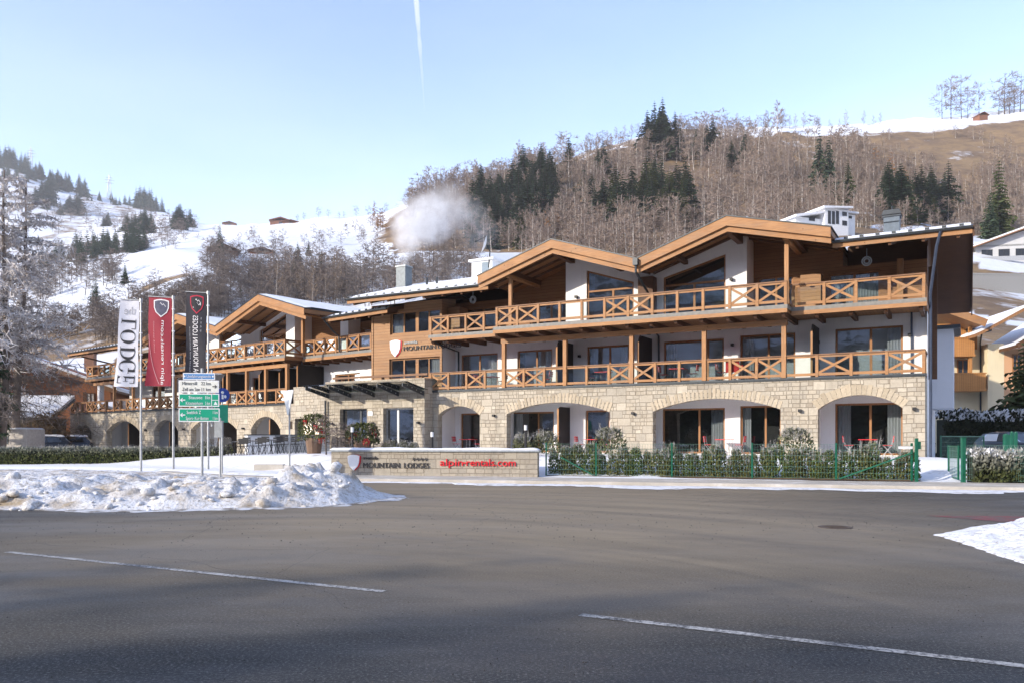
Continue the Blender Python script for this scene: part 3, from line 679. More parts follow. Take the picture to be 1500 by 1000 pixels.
def gable_roof(M, ur, up, ul, zr, ze_r, ze_l, nf, nb, snow_side=True):
    """cross gable: right eave ur, ridge up, left eave ul (u grows to the left in the picture)"""
    t = .26; m = MB(); poly = [(ur,ze_r-t),(up,zr-t),(ul,ze_l-t),(ul,ze_l),(up,zr),(ur,ze_r)]
    m.prism(poly, nf-.05, nb); r = part('gable_roof', m, soffit, M)
    f = MB()                                           # two-step verge boards
    for (a, za), (b, zb) in (((ur,ze_r), (up,zr)), ((up,zr), (ul,ze_l))):
        f.add([(a,nf,za-.40),(b,nf,zb-.40),(b,nf,zb+.02),(a,nf,za+.02),(a,nf-.05,za-.40),(b,nf-.05,zb-.40),(b,nf-.05,zb+.02),(a,nf-.05,za+.02)], [(0,1,2,3),(7,6,5,4),(0,4,5,1),(2,6,7,3),(0,3,7,4),(1,5,6,2)])
        f.add([(a,nf-.13,za-.64),(b,nf-.13,zb-.64),(b,nf-.13,zb-.39),(a,nf-.13,za-.39),(a,nf-.19,za-.64),(b,nf-.19,zb-.64),(b,nf-.19,zb-.39),(a,nf-.19,za-.39)], [(0,1,2,3),(7,6,5,4),(0,4,5,1),(2,6,7,3),(0,3,7,4),(1,5,6,2)])
        f.add([(a,nf-.055,za-.405),(b,nf-.055,zb-.405),(b,nf-.13,zb-.405),(a,nf-.13,za-.405)], [(0,1,2,3)])
    f.build('verge_board', wood, r, M)
    c = MB(); e = .05; c.add([(ur-e,nf+.03,ze_r+.03-.02),(up,nf+.03,zr+.03),(ul+e,nf+.03,ze_l+.01),(ur-e,nb,ze_r+.01),(up,nb,zr+.03),(ul+e,nb,ze_l+.01),(ur-e,nf+.03,ze_r+.06),(up,nf+.03,zr+.075),(ul+e,nf+.03,ze_l+.06),(ur-e,nb,ze_r+.06),(up,nb,zr+.075),(ul+e,nb,ze_l+.06)],
        [(6,7,10,9),(7,8,11,10),(0,1,7,6),(1,2,8,7),(0,6,9,3),(2,5,11,8)]); c.build('metal_covering', metal_d, r, M)
    s = MB()
    for (a, za), (b, zb) in (((ur+.02,ze_r), (up-.02,zr)), ((up+.02,zr), (ul-.02,ze_l))):
        na, nn = 10, 26
        def P(i, j):
            u = a+(b-a)*i/na; n0 = nf-.08-.22*max(0, fbm(u*1.1, 2, 7)); n = n0+(nb-n0)*j/nn
            return (u, n, za+(zb-za)*i/na+.075+(0 if j == 0 else .07+.03*fbm(u, n, 4)))
        for i in range(na):
            for j in range(nn): s.quad(P(i,j), P(i+1,j), P(i+1,j+1), P(i,j+1))
    s.build('roof_snow', snow, r, M, smooth=True)
    b = MB(); b.prism([(nf-.30,zr-t-.12),(nf-.30,zr-t-.30),(nf-.55,zr-t-.44),(-2.2,zr-t-.44),(-2.2,zr-t-.10),(nf-.30,zr-t-.10)], up-.13, up+.13, 0, 'x'); b.build('ridge_beam', brownwood, r, M)
    for fr in (.5,):
        for (a, za) in ((ur, ze_r), (ul, ze_l)):
            u = up+(a-up)*.62; z = zr+(za-zr)*.62-t; b = MB(); b.box(u-.1, u+.1, -2.2, nf-.35, z-.24, z-.02); b.build('purlin', brownwood, r, M)
    u = ur+.45                                         # rafters seen on the underside
    n = nf-.45
    while n > -2.0:
        b = MB()
        b.beam((ur+.08,n,ze_r-t-.05+.026), (up,n,zr-t-.05), .09, .12); b.beam((up,n,zr-t-.05), (ul-.08,n,ze_l-t-.05+.026), .09, .12); b.build('rafter', brownwood, r, M); n -= .85
    return r
def voussoirs(M, ua, ub, zs, zc_, n):
    f = arc(ua, ub, zs, zc_); hw = (ub-ua)/2; r = zc_-zs; Rr = (hw*hw+r*r)/(2*r); um = (ua+ub)/2; c0 = zc_-Rr; th = math.asin(min(1, hw/Rr)); k = int(2*th*Rr/.2)+1; m = MB(); rd = random.Random(int(ua*100))
    for i in range(k):
        a, b = -th+2*th*i/k+.004, -th+2*th*(i+1)/k-.004; L = .42+rd.uniform(-.06, .1)
        pts = [(um+Rr*sin(a), c0+Rr*cos(a)), (um+Rr*sin(b), c0+Rr*cos(b)), (um+(Rr+L)*sin(b), c0+(Rr+L)*cos(b)), (um+(Rr+L)*sin(a), c0+(Rr+L)*cos(a))]
        m.prism(pts, n-.02, n+.012+rd.uniform(0, .012))
    part('arch_stones', m, vstone, M)
vs_ = N('voussoir_stone'); _g = vs_.new('NewGeometry'); _c = vs_.ramp(_g.outputs['Random Per Island'], [(0, (.30,.25,.18)), (.4, (.43,.36,.26)), (.7, (.50,.42,.31)), (1, (.37,.32,.245))]); _f = vs_.noise(vs_.tex(), 10, 5); vs_.bump(_f, .6, .02)
vstone = vs_.set(vs_.mix(.3, _c, vs_.ramp(_f, [(.3, (.34,.28,.2)), (.7, (.6,.5,.36))])), .9, 0, .2)

# ---- right wing
M = MR; ZG, ZS = -.2, 4.29
def gf_arches(M, archs, u0, u1, n, top=ZS, holes=()):
    m = MB(); us = [u0, u1]; hs = list(holes)
    for ua, ub, zs, zc_ in archs:
        f = arc(ua, ub, zs, zc_); us += [ua+(ub-ua)*i/20 for i in range(21)]; hs.append((ua, ub, K(ZG), f))
    wallc(m, us, K(ZG), K(top), hs, n, .45, 0)
    return m
A_R = [(21.85,24.65,2.90,3.42),(14.15,20.15,2.93,3.49),(5.85,11.9,2.93,3.49),(.85,4.25,2.90,3.50)]
m = gf_arches(M, A_R, 0, 25.2, 0); m.quad((0,0,ZG),(0,-2.0,ZG),(0,-2.0,ZS),(0,0,ZS)); m.quad((0,0,ZS),(25.2,0,ZS),(25.2,-.45,ZS),(0,-.45,ZS))
part('stone_wall', m, stone, M)
for a in A_R: voussoirs(M, *a, 0)
GW = [(23.0,24.4,3.08,()),(18.3,21.0,3.10,((19.3,.09),)),(15.0,16.4,3.12,()),(8.9,12.1,3.13,((10.2,.1),)),(6.2,8.15,3.2,((6.95,.09),)),(.95,3.8,3.22,((2.3,.1),))]
m = MB(); wallc(m, [0,25.2], K(.6), K(ZS), [(a,b,K(.86),K(t)) for a,b,t,_ in GW], -2.0, .12)
for u in (.62, 4.6, 13.0, 21.0): m.box(u-.18, u+.18, -1.99, -.45, .6, 4.1)      # cross walls of the recessed terraces
m.box(24.8, 25.1, -1.99, -.45, .6, 4.1); m.quad((0,-.45,4.12),(25.2,-.45,4.12),(25.2,-2.0,4.12),(0,-2.0,4.12)); part('rendered_wall', m, plaster, M)
for i, (a,b,t,mu) in enumerate(GW): window(M, a, b, .86, t, -2.0, mu, ('','L','','R','L','RL')[i])
screen(M, 17.35, -2.0, -.6, .86, 3.3, .1)
# first floor
W1 = [(22.0,24.5,6.52,((23.25,.1),),'R'),(18.5,20.7,6.56,((19.5,.1),),'R'),(14.0,16.4,6.56,((15.1,.1),),'R'),(9.0,12.1,6.58,((9.95,.35),),'L'),(5.6,8.2,6.65,((6.85,.1),),'L'),(.97,3.82,6.68,((2.3,.11),),'R')]
m = MB(); wallc(m, [0,25.2], K(ZS), K(7.2), [(a,b,K(4.36),K(t)) for a,b,t,_,_ in W1], -2.2, .12); part('rendered_wall', m, plaster, M)
for a,b,t,mu,cu in W1: window(M, a, b, 4.36, t, -2.2, mu, cu)
m = MB(); m.box(.0, 25.2, .04, -2.2, 4.22, 4.32); m.box(-.06, 25.2, .0, .07, 4.27, 4.345); part('balcony_floor', m, metal_d, M)
for u in (17.25, 12.75, 4.55): screen(M, u, -2.2, -.25, 4.36, 6.75)
for u in (5.7,9.35,13.0,16.65,20.3):
    m = MB(); m.box(u-.1, u+.1, -.1, .1, 4.35, 6.72); part('balcony_post', m, wood_v, M)
m = MB(); m.box(5.55, 20.45, -.11, .11, 6.72, 6.96); part('balcony_beam', m, wood, M)
for a, b, pt in ((20.3,25.1,'pXpX'),(16.65,20.3,'pXX'),(13.0,16.65,'Xpp'),(9.35,13.0,'ppX'),(5.7,9.35,'XXp'),(.05,5.7,'XpXp')): railing(M, (a,0), (b,0), 4.33, pt, endposts=(a == .05, b == 25.1))
railing(M, (.05,-2.1), (.05,-.07), 4.33, 'pX', endposts=(0,0))
# second floor slab, joists, walls
m = MB(); m.box(-.05, 5.4, -2.2, .1, 7.2, 7.44); m.box(5.4, 20.25, -2.2, 1.15, 7.2, 7.44); m.box(20.25, 25.15, -2.2, .1, 7.2, 7.44); part('balcony_floor', m, soffit, M)
m = MB(); m.box(-.07, 5.33, .1, .13, 7.30, 7.47); m.box(5.34, 20.3, 1.15, 1.18, 7.30, 7.47); m.box(20.3, 25.2, .1, .13, 7.30, 7.47); m.box(5.33,5.36,.1,1.18,7.30,7.47); m.box(20.28,20.31,.1,1.18,7.30,7.47); part('edge_strip', m, edge_m, M)
m = MB(); m.box(-.07, 5.34, .1, .16, 7.12, 7.295); m.box(5.34, 20.3, 1.15, 1.21, 7.12, 7.295); m.box(20.3, 25.2, .1, .16, 7.12, 7.295); part('edge_board', m, wood, M)
for u in [.15,1.5,2.9,4.3] + [5.55+1.22*i for i in range(13)] + [21.6,22.8,24.0,25.0]:
    e = .02 if (u < 5 or u > 20.5) else 1.05; m = MB(); m.prism([(-2.2,6.97),(e-.12,6.97),(e,7.06),(e,7.2),(-2.2,7.2)], u-.08, u+.08, 0, 'x'); part('balcony_joist', m, brownwood, M)
railing(M, (5.43,1.05), (20.13,1.05), 7.5, 'XXpppXXpppXX'[::-1])
railing(M, (.05,0), (5.3,0), 7.5, 'XpXp'); railing(M, (20.4,0), (25.1,0), 7.5, 'pXpX')
railing(M, (5.43,.1), (5.43,.98), 7.5, 'X', endposts=(0,0)); railing(M, (20.13,.1), (20.13,.98), 7.5, 'X', endposts=(0,0)); railing(M, (.05,-2.1), (.05,-.07), 7.5, 'pX', endposts=(0,0))
def roofline(gs):
    def z(u):
        best = 9.55
        for ur, up, ul, zr, zer, zel in gs:
            if ur <= u <= ul: best = (zer+(zr-zer)*(u-ur)/(up-ur) if u <= up else zr+(zel-zr)*(u-up)/(ul-up)) - .27
        return best
    return z
G_R = [(3.48,7.85,12.1,11.5,10.46,10.05),(12.1,16.6,20.92,11.5,10.05,10.1)]
rl = roofline(G_R)
bre = [0,3.48,7.55,7.85,12.1,16.6,17.0,20.92,24.87]
W2 = [(1.9,4.1,9.25,((3.0,.11),)),(5.7,7.4,9.4,((6.5,.1),)),(17.4,19.9,9.3,((18.6,.1),)),(21.8,24.2,9.2,((23.0,.11),))]
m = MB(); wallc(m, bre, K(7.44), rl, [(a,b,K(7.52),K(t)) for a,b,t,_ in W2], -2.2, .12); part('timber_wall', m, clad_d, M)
for a,b,t,mu in W2: window(M, a, b, 7.52, t, -2.2, mu, 'F' if a == 1.9 else 'R' if a > 20 else '')
TW = [(8.55,11.65,10.42,9.58),(13.2,15.8,9.52,10.36)]
m = MB(); hs = [(a,b,K(7.56),(lambda u, a=a, b=b, p=p, q=q: p+(q-p)*(u-a)/(b-a))) for a,b,p,q in TW]
wallc(m, [7.55,7.85,12.1,16.6,17.0], K(7.44), rl, hs, -.8, .12)
for u in (7.55, 17.0): m.quad((u,-.8,7.44),(u,-2.2,7.44),(u,-2.2,rl(u)),(u,-.8,rl(u)))
part('gable_wall', m, plaster, M)
for (a,b,p,q), mu, cu in zip(TW, (10.1, 14.35), ('F', '')): window(M, a, b, 7.56, p, -.8, ((mu,.11),), '', .1, q, 9.12 if a < 9 else 9.2)
m = MB(); m.box(11.98, 12.75, -.8, -.2, 7.45, 9.6); part('valley_casing', m, brownwood, M)
m = MB(); m.box(11.98, 12.22, 1.72, 1.95, 9.75, 10.06); m.tube([(12.1,1.83,9.75),(12.1,1.83,9.45),(12.15,.4,8.9),(12.15,-.1,8.7),(12.15,-.1,7.5)], .06, 8); part('rain_hopper', m, metal_d, M)
for u in (5.4, 19.35):
    m = MB(); m.box(u-.09, u+.09, .88, 1.06, 7.5, rl(u)-.12); m.box(u-.11, u+.11, -2.2, 1.35, rl(u)-.36, rl(u)-.12); part('roof_post', m, wood_v, M)
m = MB(); m.box(4.35, 5.25, -2.19, -1.5, 7.45, 9.2); part('storage_cabinet', m, clad, M)
m = MB(); m.box(24.0, 24.8, -2.19, -1.3, 7.45, 9.2); part('storage_cabinet', m, clad, M)
m = MB(); m.box(.95, 1.2, -2.19, -1.9, 7.45, 9.6); part('roof_post', m, wood_v, M)
for u, n, z in ((8.25,-.8,9.15),(16.35,-.8,9.0),(4.8,-1.5,8.7),(3.95+.6,-2.2,6.1),(8.55,-2.2,6.2),(16.8,-2.2,6.05),(1.9-1.2,-2.2,6.2)): lamp(M, u, n, z)
for u in (.4, 5.0, 12.9, 20.9): lamp(M, u, 0, 2.85)
for u, n in ((2.3,-.5),(22.6,-.5)):                    # round infrared heaters hung under the eaves
    m = MB(); 
    for r0 in (.19,.11): 
        m.tube([(u+r0*cos(t*pi/8), n, 9.35+r0*sin(t*pi/8)) for t in range(17)], .035, 6, 0, False)
    m.beam((u,n,9.5), (u,n,9.9), .03, .03); part('heater_ring', m, zinc, M)
# roofs
rr = shed_roof(M, -1.72, 3.5, 1.0, 10.02, -5.5, 11.55, -13.2, 8.75)
rl_ = shed_roof(M, 20.7, 30.4, 1.0, 9.80, -5.5, 11.65, -13.2, 9.4)
for g in G_R: gable_roof(M, g[0], g[1], g[2], g[3], g[4], g[5], 1.75, -12.5)
m = MB(); m.box(-1.78, -1.72, -13.2, -5.5, 8.5, 8.5); 
v = MB(); v.add([(-1.79,1.0,9.62),(-1.79,-5.5,11.15),(-1.79,-13.2,8.35),(-1.79,1.0,10.06),(-1.79,-5.5,11.59),(-1.79,-13.2,8.79),(-1.73,1.0,9.62),(-1.73,-5.5,11.15),(-1.73,-13.2,8.35),(-1.73,1.0,10.06),(-1.73,-5.5,11.59),(-1.73,-13.2,8.79)], [(0,1,4,3),(1,2,5,4),(6,9,10,7),(7,10,11,8),(3,4,10,9),(4,5,11,10),(0,6,7,1),(1,7,8,2),(0,3,9,6),(2,8,11,5)]); v.build('verge_board', brownwood, rr, M)  # verge coloured dark, its shade painted in
# body behind the fronts
def body(M, u0, u1, n0, n1, z0, z1, zw):
    m = MB(); m.box(u0, u1, n0, n1, z0, zw, 0); m.box(u0+.002, u1-.002, n0, n1, zw, z1, 1); part('rear_walls', m, [plaster, brownwood], M)  # upper walls coloured dark to imitate shade
body(M, 0, 25.2, -3.15, -12.3, -.2, 8.75, 7.2); m = MB(); m.prism([(-3.15,8.75),(-12.3,8.75),(-12.3,8.85),(-5.5,11.25),(-3.15,10.6)], .01, 3.4, 0, 'x'); part('gable_end', m, brownwood, M)  # gable end takes the same painted shade tone
m = MB(); m.quad((0,-2.0,-.2),(0,-3.2,-.2),(0,-3.2,7.2),(0,-2.0,7.2),0); m.quad((0,-2.2,7.2),(0,-3.2,7.2),(0,-3.2,10.3),(0,-2.2,10.1),1); part('side_wall', m, [plaster, brownwood], M)  # upper side wall darkened by colour, as in shade
m = MB(); m.box(-.95, 0, -7, -10.2, 3.1, 6.95); part('oriel_bay', m, m_plaster('shaded_white_render', (.62,.63,.66)), M)  # white bay, its bluish shade put into the render colour
m = MB(); m.box(-1.25, .0, -6.7, -10.5, 6.95, 7.12); part('oriel_roof', m, metal_d, M)
m = MB(); m.box(-.35, 0, -3.4, -3.55, 4.3, 9.4); part('side_pilaster', m, brownwood, M)
pipe(M, [(-.6,1.1,9.95),(-.45,.9,9.4),(-.2,.25,7.6),(-.2,.1,7.3),(-.2,-.15,7.1),(-.2,-.15,.7)], .06)
pipe(M, [(.62,-2.1,7.2),(.62,-2.1,4.4)], .045); pipe(M, [(25.0,.2,7.2),(24.75,-.7,6.9),(24.6,-2.1,6.7),(24.6,-2.1,4.4)], .05, metal_d); pipe(M, [(11.9,.5,7.1),(12.3,-2.0,6.85),(12.3,-2.1,4.4)], .05, metal_d)
# chimneys, dish, roof hatch
def chimney(M, u, n, z0, z1, w, mat, hood=False):
    m = MB(); m.box(u-w/2, u+w/2, n-w/2, n+w/2, z0, z1); c = part('chimney', m, mat, M)
    k = MB(); k.box(u-w/2-.05, u+w/2+.05, n-w/2-.05, n+w/2+.05, z1, z1+.07)
    if hood: k.prism([(u-w/2-.08,z1+.10),(u+w/2+.08,z1+.10),(u+w/2,z1+.32),(u-w/2,z1+.32)], n-w/2-.06, n+w/2+.06); k.tube([(u,n,z1+.32),(u,n,z1+.55)], .04, 6); k.tube([(u-w/2,n+w/2+.03,z1-.25),(u+w/2,n+w/2+.03,z1-.25)], .02, 6)
    k.build('chimney_cap', metal_d if hood else zinc, c, M)
chimney(M, 31.0-1.0, -4.0, 10.6, 12.55, .72, plain('grey_flue_sheet', (.15,.17,.18), .5, .2)); chimney(M, 1.55, -4.0, 10.9, 11.95, .68, plain('slate_blue_metal', (.10,.125,.15), .5, .2), True)
for u, n in ((27.5,-3.0),(26.9,-3.2),(24.4,-3.6)):
    m = MB(); m.tube([(u,n,10.7),(u,n,11.5)], .07, 8); part('vent_pipe', m, metal_d, M)
m = MB(); m.box(22.6, 24.0, -2.6, -4.2, 10.6, 12.0); m.box(22.45, 24.15, -2.45, -4.35, 12.0, 12.12); h = part('roof_hatch', m, white_m, M)
g = MB(); g.quad((22.8,-2.59,11.1),(23.3,-2.59,11.1),(23.3,-2.59,11.9),(22.8,-2.59,11.9)); g.build('hatch_window', pane_m, h, M)
def dish(M, u, n, z):
    m = MB(); Vv = []; c = Vector((u,n,z)); ax = Vector((.80,.55,.30)).normalized(); a = ax.cross(Vector((0,0,1))).normalized(); b = ax.cross(a)
    rings = 6
    for i in range(rings+1):
        r = .5*i/rings
        for k in range(20): t = 2*pi*k/20; Vv.append(c+a*r*cos(t)+b*r*1.05*sin(t)+ax*(.32*(r/.55)**2*.5))
    m.add(Vv, [(i*20+k, i*20+(k+1)%20, (i+1)*20+(k+1)%20, (i+1)*20+k) for i in range(rings) for k in range(20)])
    s = part('satellite_dish', m, white_m, M)
    q = MB(); q.tube([c-ax*.05, c-ax*.25-Vector((0,0,.3)), (u-.05,n-.2,z-1.3)], .035, 8); q.tube([c-b*.5+ax*.1, c+ax*.6], .015, 6); q.ell(c+ax*.62, (.06,.06,.06), 8, 6); q.build('dish_mount', metal_d, s, M)
dish(M, 22.9, -2.4, 12.85)
# ---- timber block over the entrance
m = MB(); BW = [(25.0,28.65,7.80,9.12),(25.0,28.7,5.12,6.36)]
wallc(m, [24.87,30.0], K(4.6), K(9.62), [(a,b,K(z0),K(z1)) for a,b,z0,z1 in BW], -.8, .14); m.quad((30,-.8,4.6),(30,-3.2,4.6),(30,-3.2,9.9),(30,-.8,9.6)); m.quad((24.87,-.8,7.2),(24.87,-2.2,7.2),(24.87,-2.2,9.8),(24.87,-.8,9.6)); m.box(24.9, 29.98, -3.2, -12, 4.6, 9.5)
m.box(24.88,25.02,-.82,-.76,4.6,9.6); m.box(29.9,30.03,-.86,-.76,4.6,9.6); part('timber_wall', m, clad, M)
m = MB(); m.quad((24.87,-.82,4.3),(24.87,-2.2,4.3),(24.87,-2.2,7.2),(24.87,-.82,7.2)); part('rendered_wall', m, plaster, M)
for (a,b,z0,z1), cu in zip(BW, ('L', 'R')): window(M, a, b, z0, z1, -.8, ((a+.9,.07),(a+1.75,.22),(a+2.7,.09)), cu, .14, mat=wood)
# ---- stone entrance block with glass canopy
m = MB(); EW = [(25.75,27.9,.75,3.36),(29.1,31.15,.75,3.36)]
wallc(m, [24.98,32.3], K(ZG), K(5.02), [(a,b,K(z0),K(z1)) for a,b,z0,z1 in EW], .8, .35)
m.quad((24.98,.8,ZG),(24.98,-.44,ZG),(24.98,-.44,5.02),(24.98,.8,5.02)); m.quad((32.3,.8,ZG),(32.3,-5,ZG),(32.3,-5,5.02),(32.3,.8,5.02)); m.quad((24.98,.8,5.02),(32.3,.8,5.02),(32.3,.45,5.02),(24.98,.45,5.02)); m.quad((24.98,.45,4.62),(32.3,.45,4.62),(32.3,-6,4.62),(24.98,-6,4.62)); m.quad((24.98,.45,4.62),(32.3,.45,4.62),(32.3,.45,5.02),(24.98,.45,5.02))
part('stone_wall', m, stone, M)
for (a,b,z0,z1), mu in zip(EW, ((27.05,),(29.8,))): window(M, a, b, z0, z1, .8, ((mu[0],.14),), '', .3, mat=metal_g if a < 28 else metal_d, deep=1.6)
m = MB(); m.box(24.7, 31.6, .82, .94, 5.14, 5.26); 
for u in (25.2,28,31): m.box(u-.04,u+.04,.6,.8,5.0,5.2)
part('parapet_rail', m, handw, M)
cn = None
for i, u in enumerate((32.05,30.3,28.55,26.8,25.05)):
    m = MB(); m.prism([(.8,4.02),(.8,4.28),(2.75,4.62),(2.75,4.44)], u-.03, u+.03, 0, 'x')
    for k in range(4): 
        n = 1.1+.42*k; z = 4.12+.075*(1+k*1.45); m.tube([(u+.035,n,z),(u+.045,n,z)], .035, 8, 1); m.tube([(u-.035,n,z),(u-.045,n,z)], .035, 8, 1)
    if cn is None: cn = m.build('entrance_canopy', [metal_d, metal_g], LO, M)
    else: m.build('canopy_bracket', [metal_d, metal_g], cn, M)
m = MB(); m.prism([(.85,4.33),(2.8,4.68),(2.8,4.70),(.85,4.35)], 24.7, 32.4, 0, 'x'); m.build('canopy_glass', m_glass('green_canopy_glass', (.45,.58,.54), .12), cn, M)
for u in (25.35,28.6,31.7): lamp(M, u, .8, 2.5)
m = MB(); m.box(28.65, 29.0, .8, .84, 2.95, 3.2); part('notice_plate', m, white_m, M)
pipe(M, [(32.15,.95,3.9),(32.15,.95,.3)], .06, metal_d)
# lodge emblem and name on the timber block
def emblem(M, u, n, z, s, dirx=-1):
    pts = [(-.5,.52),(-.25,.60),(0,.62),(.25,.60),(.5,.52),(.47,0),(.33,-.34),(0,-.66),(-.33,-.34),(-.47,0)]
    m = MB(); m.prism([(u+dirx*(p[0]+.10)*s, z+p[1]*s) for p in pts], n, n+.05, 1); m.prism([(u+dirx*p[0]*s, z+p[1]*s) for p in pts], n+.051, n+.10, 0); return m
letter_d = plain('dark_letter', (.045,.04,.04), .5)
m = emblem(M, 28.2, -.8, 6.98, .78); s = part('name_sign', m, [white_m, red_m], M)
def txt(s, t, u, n, z, size, mat, M, width=None, align='LEFT'):
    q = MB().text(t, size, (u,n,z), (-1,0,0), (0,0,1), .05, 0, align, width); return q.build('sign_lettering', mat, s, M)
txt(s, "avenida", 27.55, -.76, 7.18, .27, zinc, M, .95); txt(s, "MOUNTAIN", 27.6, -.76, 6.80, .36, letter_d, M, 2.3); txt(s, "LODGES", 25.15, -.76, 6.80, .36, letter_d, M, 1.6)
# ---- left wing
M = ML
A_L = [(9.4,12.9,2.62,3.50),(14.7,21.1,2.66,3.56),(23.05,26.9,2.62,3.48),(29.4,35.5,2.62,3.5),(38.6,42.3,2.55,3.4)]
m = gf_arches(M, A_L, 7.9, 43.2, 0); m.quad((43.2,0,ZG),(43.2,-9,ZG),(43.2,-9,ZS),(43.2,0,ZS)); m.quad((7.9,0,ZS),(43.2,0,ZS),(43.2,-.45,ZS),(7.9,-.45,ZS))
wallc(m, [1.2,7.9], K(ZG), K(5.36), [(5.1,7.75,K(.3),K(3.3))], .004, .4); m.quad((7.9,.004,ZS),(7.9,-.45,ZS),(7.9,-.45,5.36),(7.9,.004,5.36)); m.quad((1.2,.004,5.36),(7.9,.004,5.36),(7.9,-.45,5.36),(1.2,-.45,5.36)); part('stone_wall', m, stone, M)
for a in A_L: voussoirs(M, *a, 0)
window(M, 5.1, 7.75, .3, 3.3, 0, ((6.2,.14),), '', .3, mat=metal_d, deep=1.2)
GL = [(10.2,12.6,3.0),(15.6,18.2,3.1),(19.2,20.8,3.1),(24,26.3,3.1),(30.5,33,3.1),(39.2,40.6,3.1)]
m = MB(); wallc(m, [7.9,43.0], K(-.2), K(ZS), [(a,b,K(.8),K(t)) for a,b,t in GL], -2.0, .12); m.quad((7.9,-.45,4.12),(43,-.45,4.12),(43,-2.0,4.12),(7.9,-2.0,4.12))
for u in (8.6,13.8,22.1,28.2,37.2): m.box(u-.2,u+.2,-1.99,-.45,-.2,4.1)
part('rendered_wall', m, plaster, M)
for a,b,t in GL: window(M, a, b, .8, t, -2.0, (((a+b)/2,.09),))
for u in (11.2, 17.4, 25.1, 32.2): screen(M, u, -2.0, -.4, .5, 3.4, .1)
WL = [(4.3,6.9,6.3),(9.0,10.6,6.5),(14.0,16.2,6.5),(18.6,20.6,6.5),(24.2,26.4,6.5),(29.5,31.7,6.5)]
m = MB(); wallc(m, [1.2,8.4], K(ZS), K(7.2), [(4.3,6.9,K(5.2),K(6.3))], -2.6, .12); wallc(m, [8.4,36.0], K(ZS), K(7.2), [(a,b,K(4.36),K(t)) for a,b,t in WL[1:]], -2.2, .12); m.quad((8.4,-2.6,ZS),(8.4,-2.2,ZS),(8.4,-2.2,7.2),(8.4,-2.6,7.2)); part('rendered_wall', m, plaster, M)
window(M, 4.3, 6.9, 5.2, 6.3, -2.6, ((5.6,.09),))
for a,b,t in WL[1:]: window(M, a, b, 4.36, t, -2.2, (((a+b)/2,.1),))
m = MB(); m.box(8.5, 43.1, .04, -2.2, 4.22, 4.32); m.box(8.5, 43.2, 0, .07, 4.27, 4.345); part('balcony_floor', m, metal_d, M)
PL = [8.6,11.05,13.4,15.85,18.45,21.0,23.5,26.0]
for u in PL + [30.5, 34.0]:
    m = MB(); m.box(u-.1, u+.1, -.1, .1, 4.35, 6.72); part('balcony_post', m, wood_v, M)
m = MB(); m.box(37.0,37.4,-.42,-.02,4.32,6.72); part('corner_pillar', m, plaster, M)
m = MB(); m.box(8.45, 26.2, -.11, .11, 6.72, 6.96); m.box(26.2,38.0,-.13,.09,6.72,6.96); part('balcony_beam', m, wood, M)
for i, (a, b) in enumerate(zip(PL+[30.5,34.0,37.2], PL[1:]+[30.5,34.0,37.2,42.9])): railing(M, (a,0), (b,0), 4.33, ['Xp','pX','Xp','pX','pX','XX','XX','XXpX','XpX','pX','XXppX'][i], endposts=(0, i == 10))
railing(M, (42.9,-.07), (42.9,-2.1), 4.33, 'Xp', endposts=(0,0))
for u in (9.9, 12.3, 17.0): screen(M, u, -2.2, -.3, 4.36, 6.8)
screen(M, 8.15, -2.6, -.5, 5.4, 6.9, .05)
m = MB(); m.box(1.0, 8.3, -3.2, -1.0, 7.2, 7.44); m.box(8.3, 26.3, -2.2, .4, 7.2, 7.44); m.box(26.3, 39.4, -2.2, .15, 7.2, 7.44); part('balcony_floor', m, soffit, M)
m = MB(); m.box(1.0, 8.25, -1.0, -.97, 7.30, 7.47); m.box(8.25, 26.35, .4, .43, 7.30, 7.47); m.box(26.35, 39.5, .15, .18, 7.30, 7.47); part('edge_strip', m, edge_m, M)
m = MB(); m.box(1.0, 8.25, -1.0, -.94, 7.12, 7.295); m.box(8.25, 26.35, .4, .46, 7.12, 7.295); m.box(26.35, 39.5, .15, .21, 7.12, 7.295); part('edge_board', m, wood, M)
for u in [1.7,2.9,4.1,5.3,6.5,7.6] + [8.6+1.25*i for i in range(25)]:
    e = -1.1 if u < 8 else .3 if u < 26.3 else .05; m = MB(); m.prism([(-2.6,6.97),(e-.12,6.97),(e,7.06),(e,7.2),(-2.6,7.2)], u-.08, u+.08, 0, 'x'); part('balcony_joist', m, brownwood, M)
railing(M, (8.4,.3), (26.2,.3), 7.5, 'XpXpXpXXpXXpXpX'); railing(M, (1.4,-1.1), (8.25,-1.1), 7.5, 'pXpXXp'); railing(M, (8.4,-1.0), (8.4,.23), 7.5, 'X', endposts=(0,0))
railing(M, (26.5,.05), (39.3,.05), 7.5, 'pXpXpXXpXpX'); railing(M, (39.3,-.02), (39.3,-2.1), 7.5, 'XX', endposts=(0,0))
G_L = [(4.4,9.4,14.7,11.35,9.95,9.75),(14.7,20.2,25.5,11.15,9.75,9.75)]
rl2 = roofline(G_L)
W2 = [(2.2,3.9,9.1),(21.5,24.0,9.3),(27.5,30,9.2),(32,34,9.2)]
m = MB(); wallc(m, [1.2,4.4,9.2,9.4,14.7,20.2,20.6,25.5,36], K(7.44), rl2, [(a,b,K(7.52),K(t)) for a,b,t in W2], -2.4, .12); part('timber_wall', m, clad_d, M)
for a,b,t in W2: window(M, a, b, 7.52, t, -2.4, (((a+b)/2,.11),), 'R')
TW = [(10.2,13.4,10.55,9.65),(15.8,18.8,9.5,10.35)]
hs = [(a,b,K(7.56),(lambda u, a=a, b=b, p=p, q=q: p+(q-p)*(u-a)/(b-a))) for a,b,p,q in TW]
m = MB(); wallc(m, [9.2,9.4,14.7,20.2,20.6], K(7.44), rl2, hs, -1.0, .12)
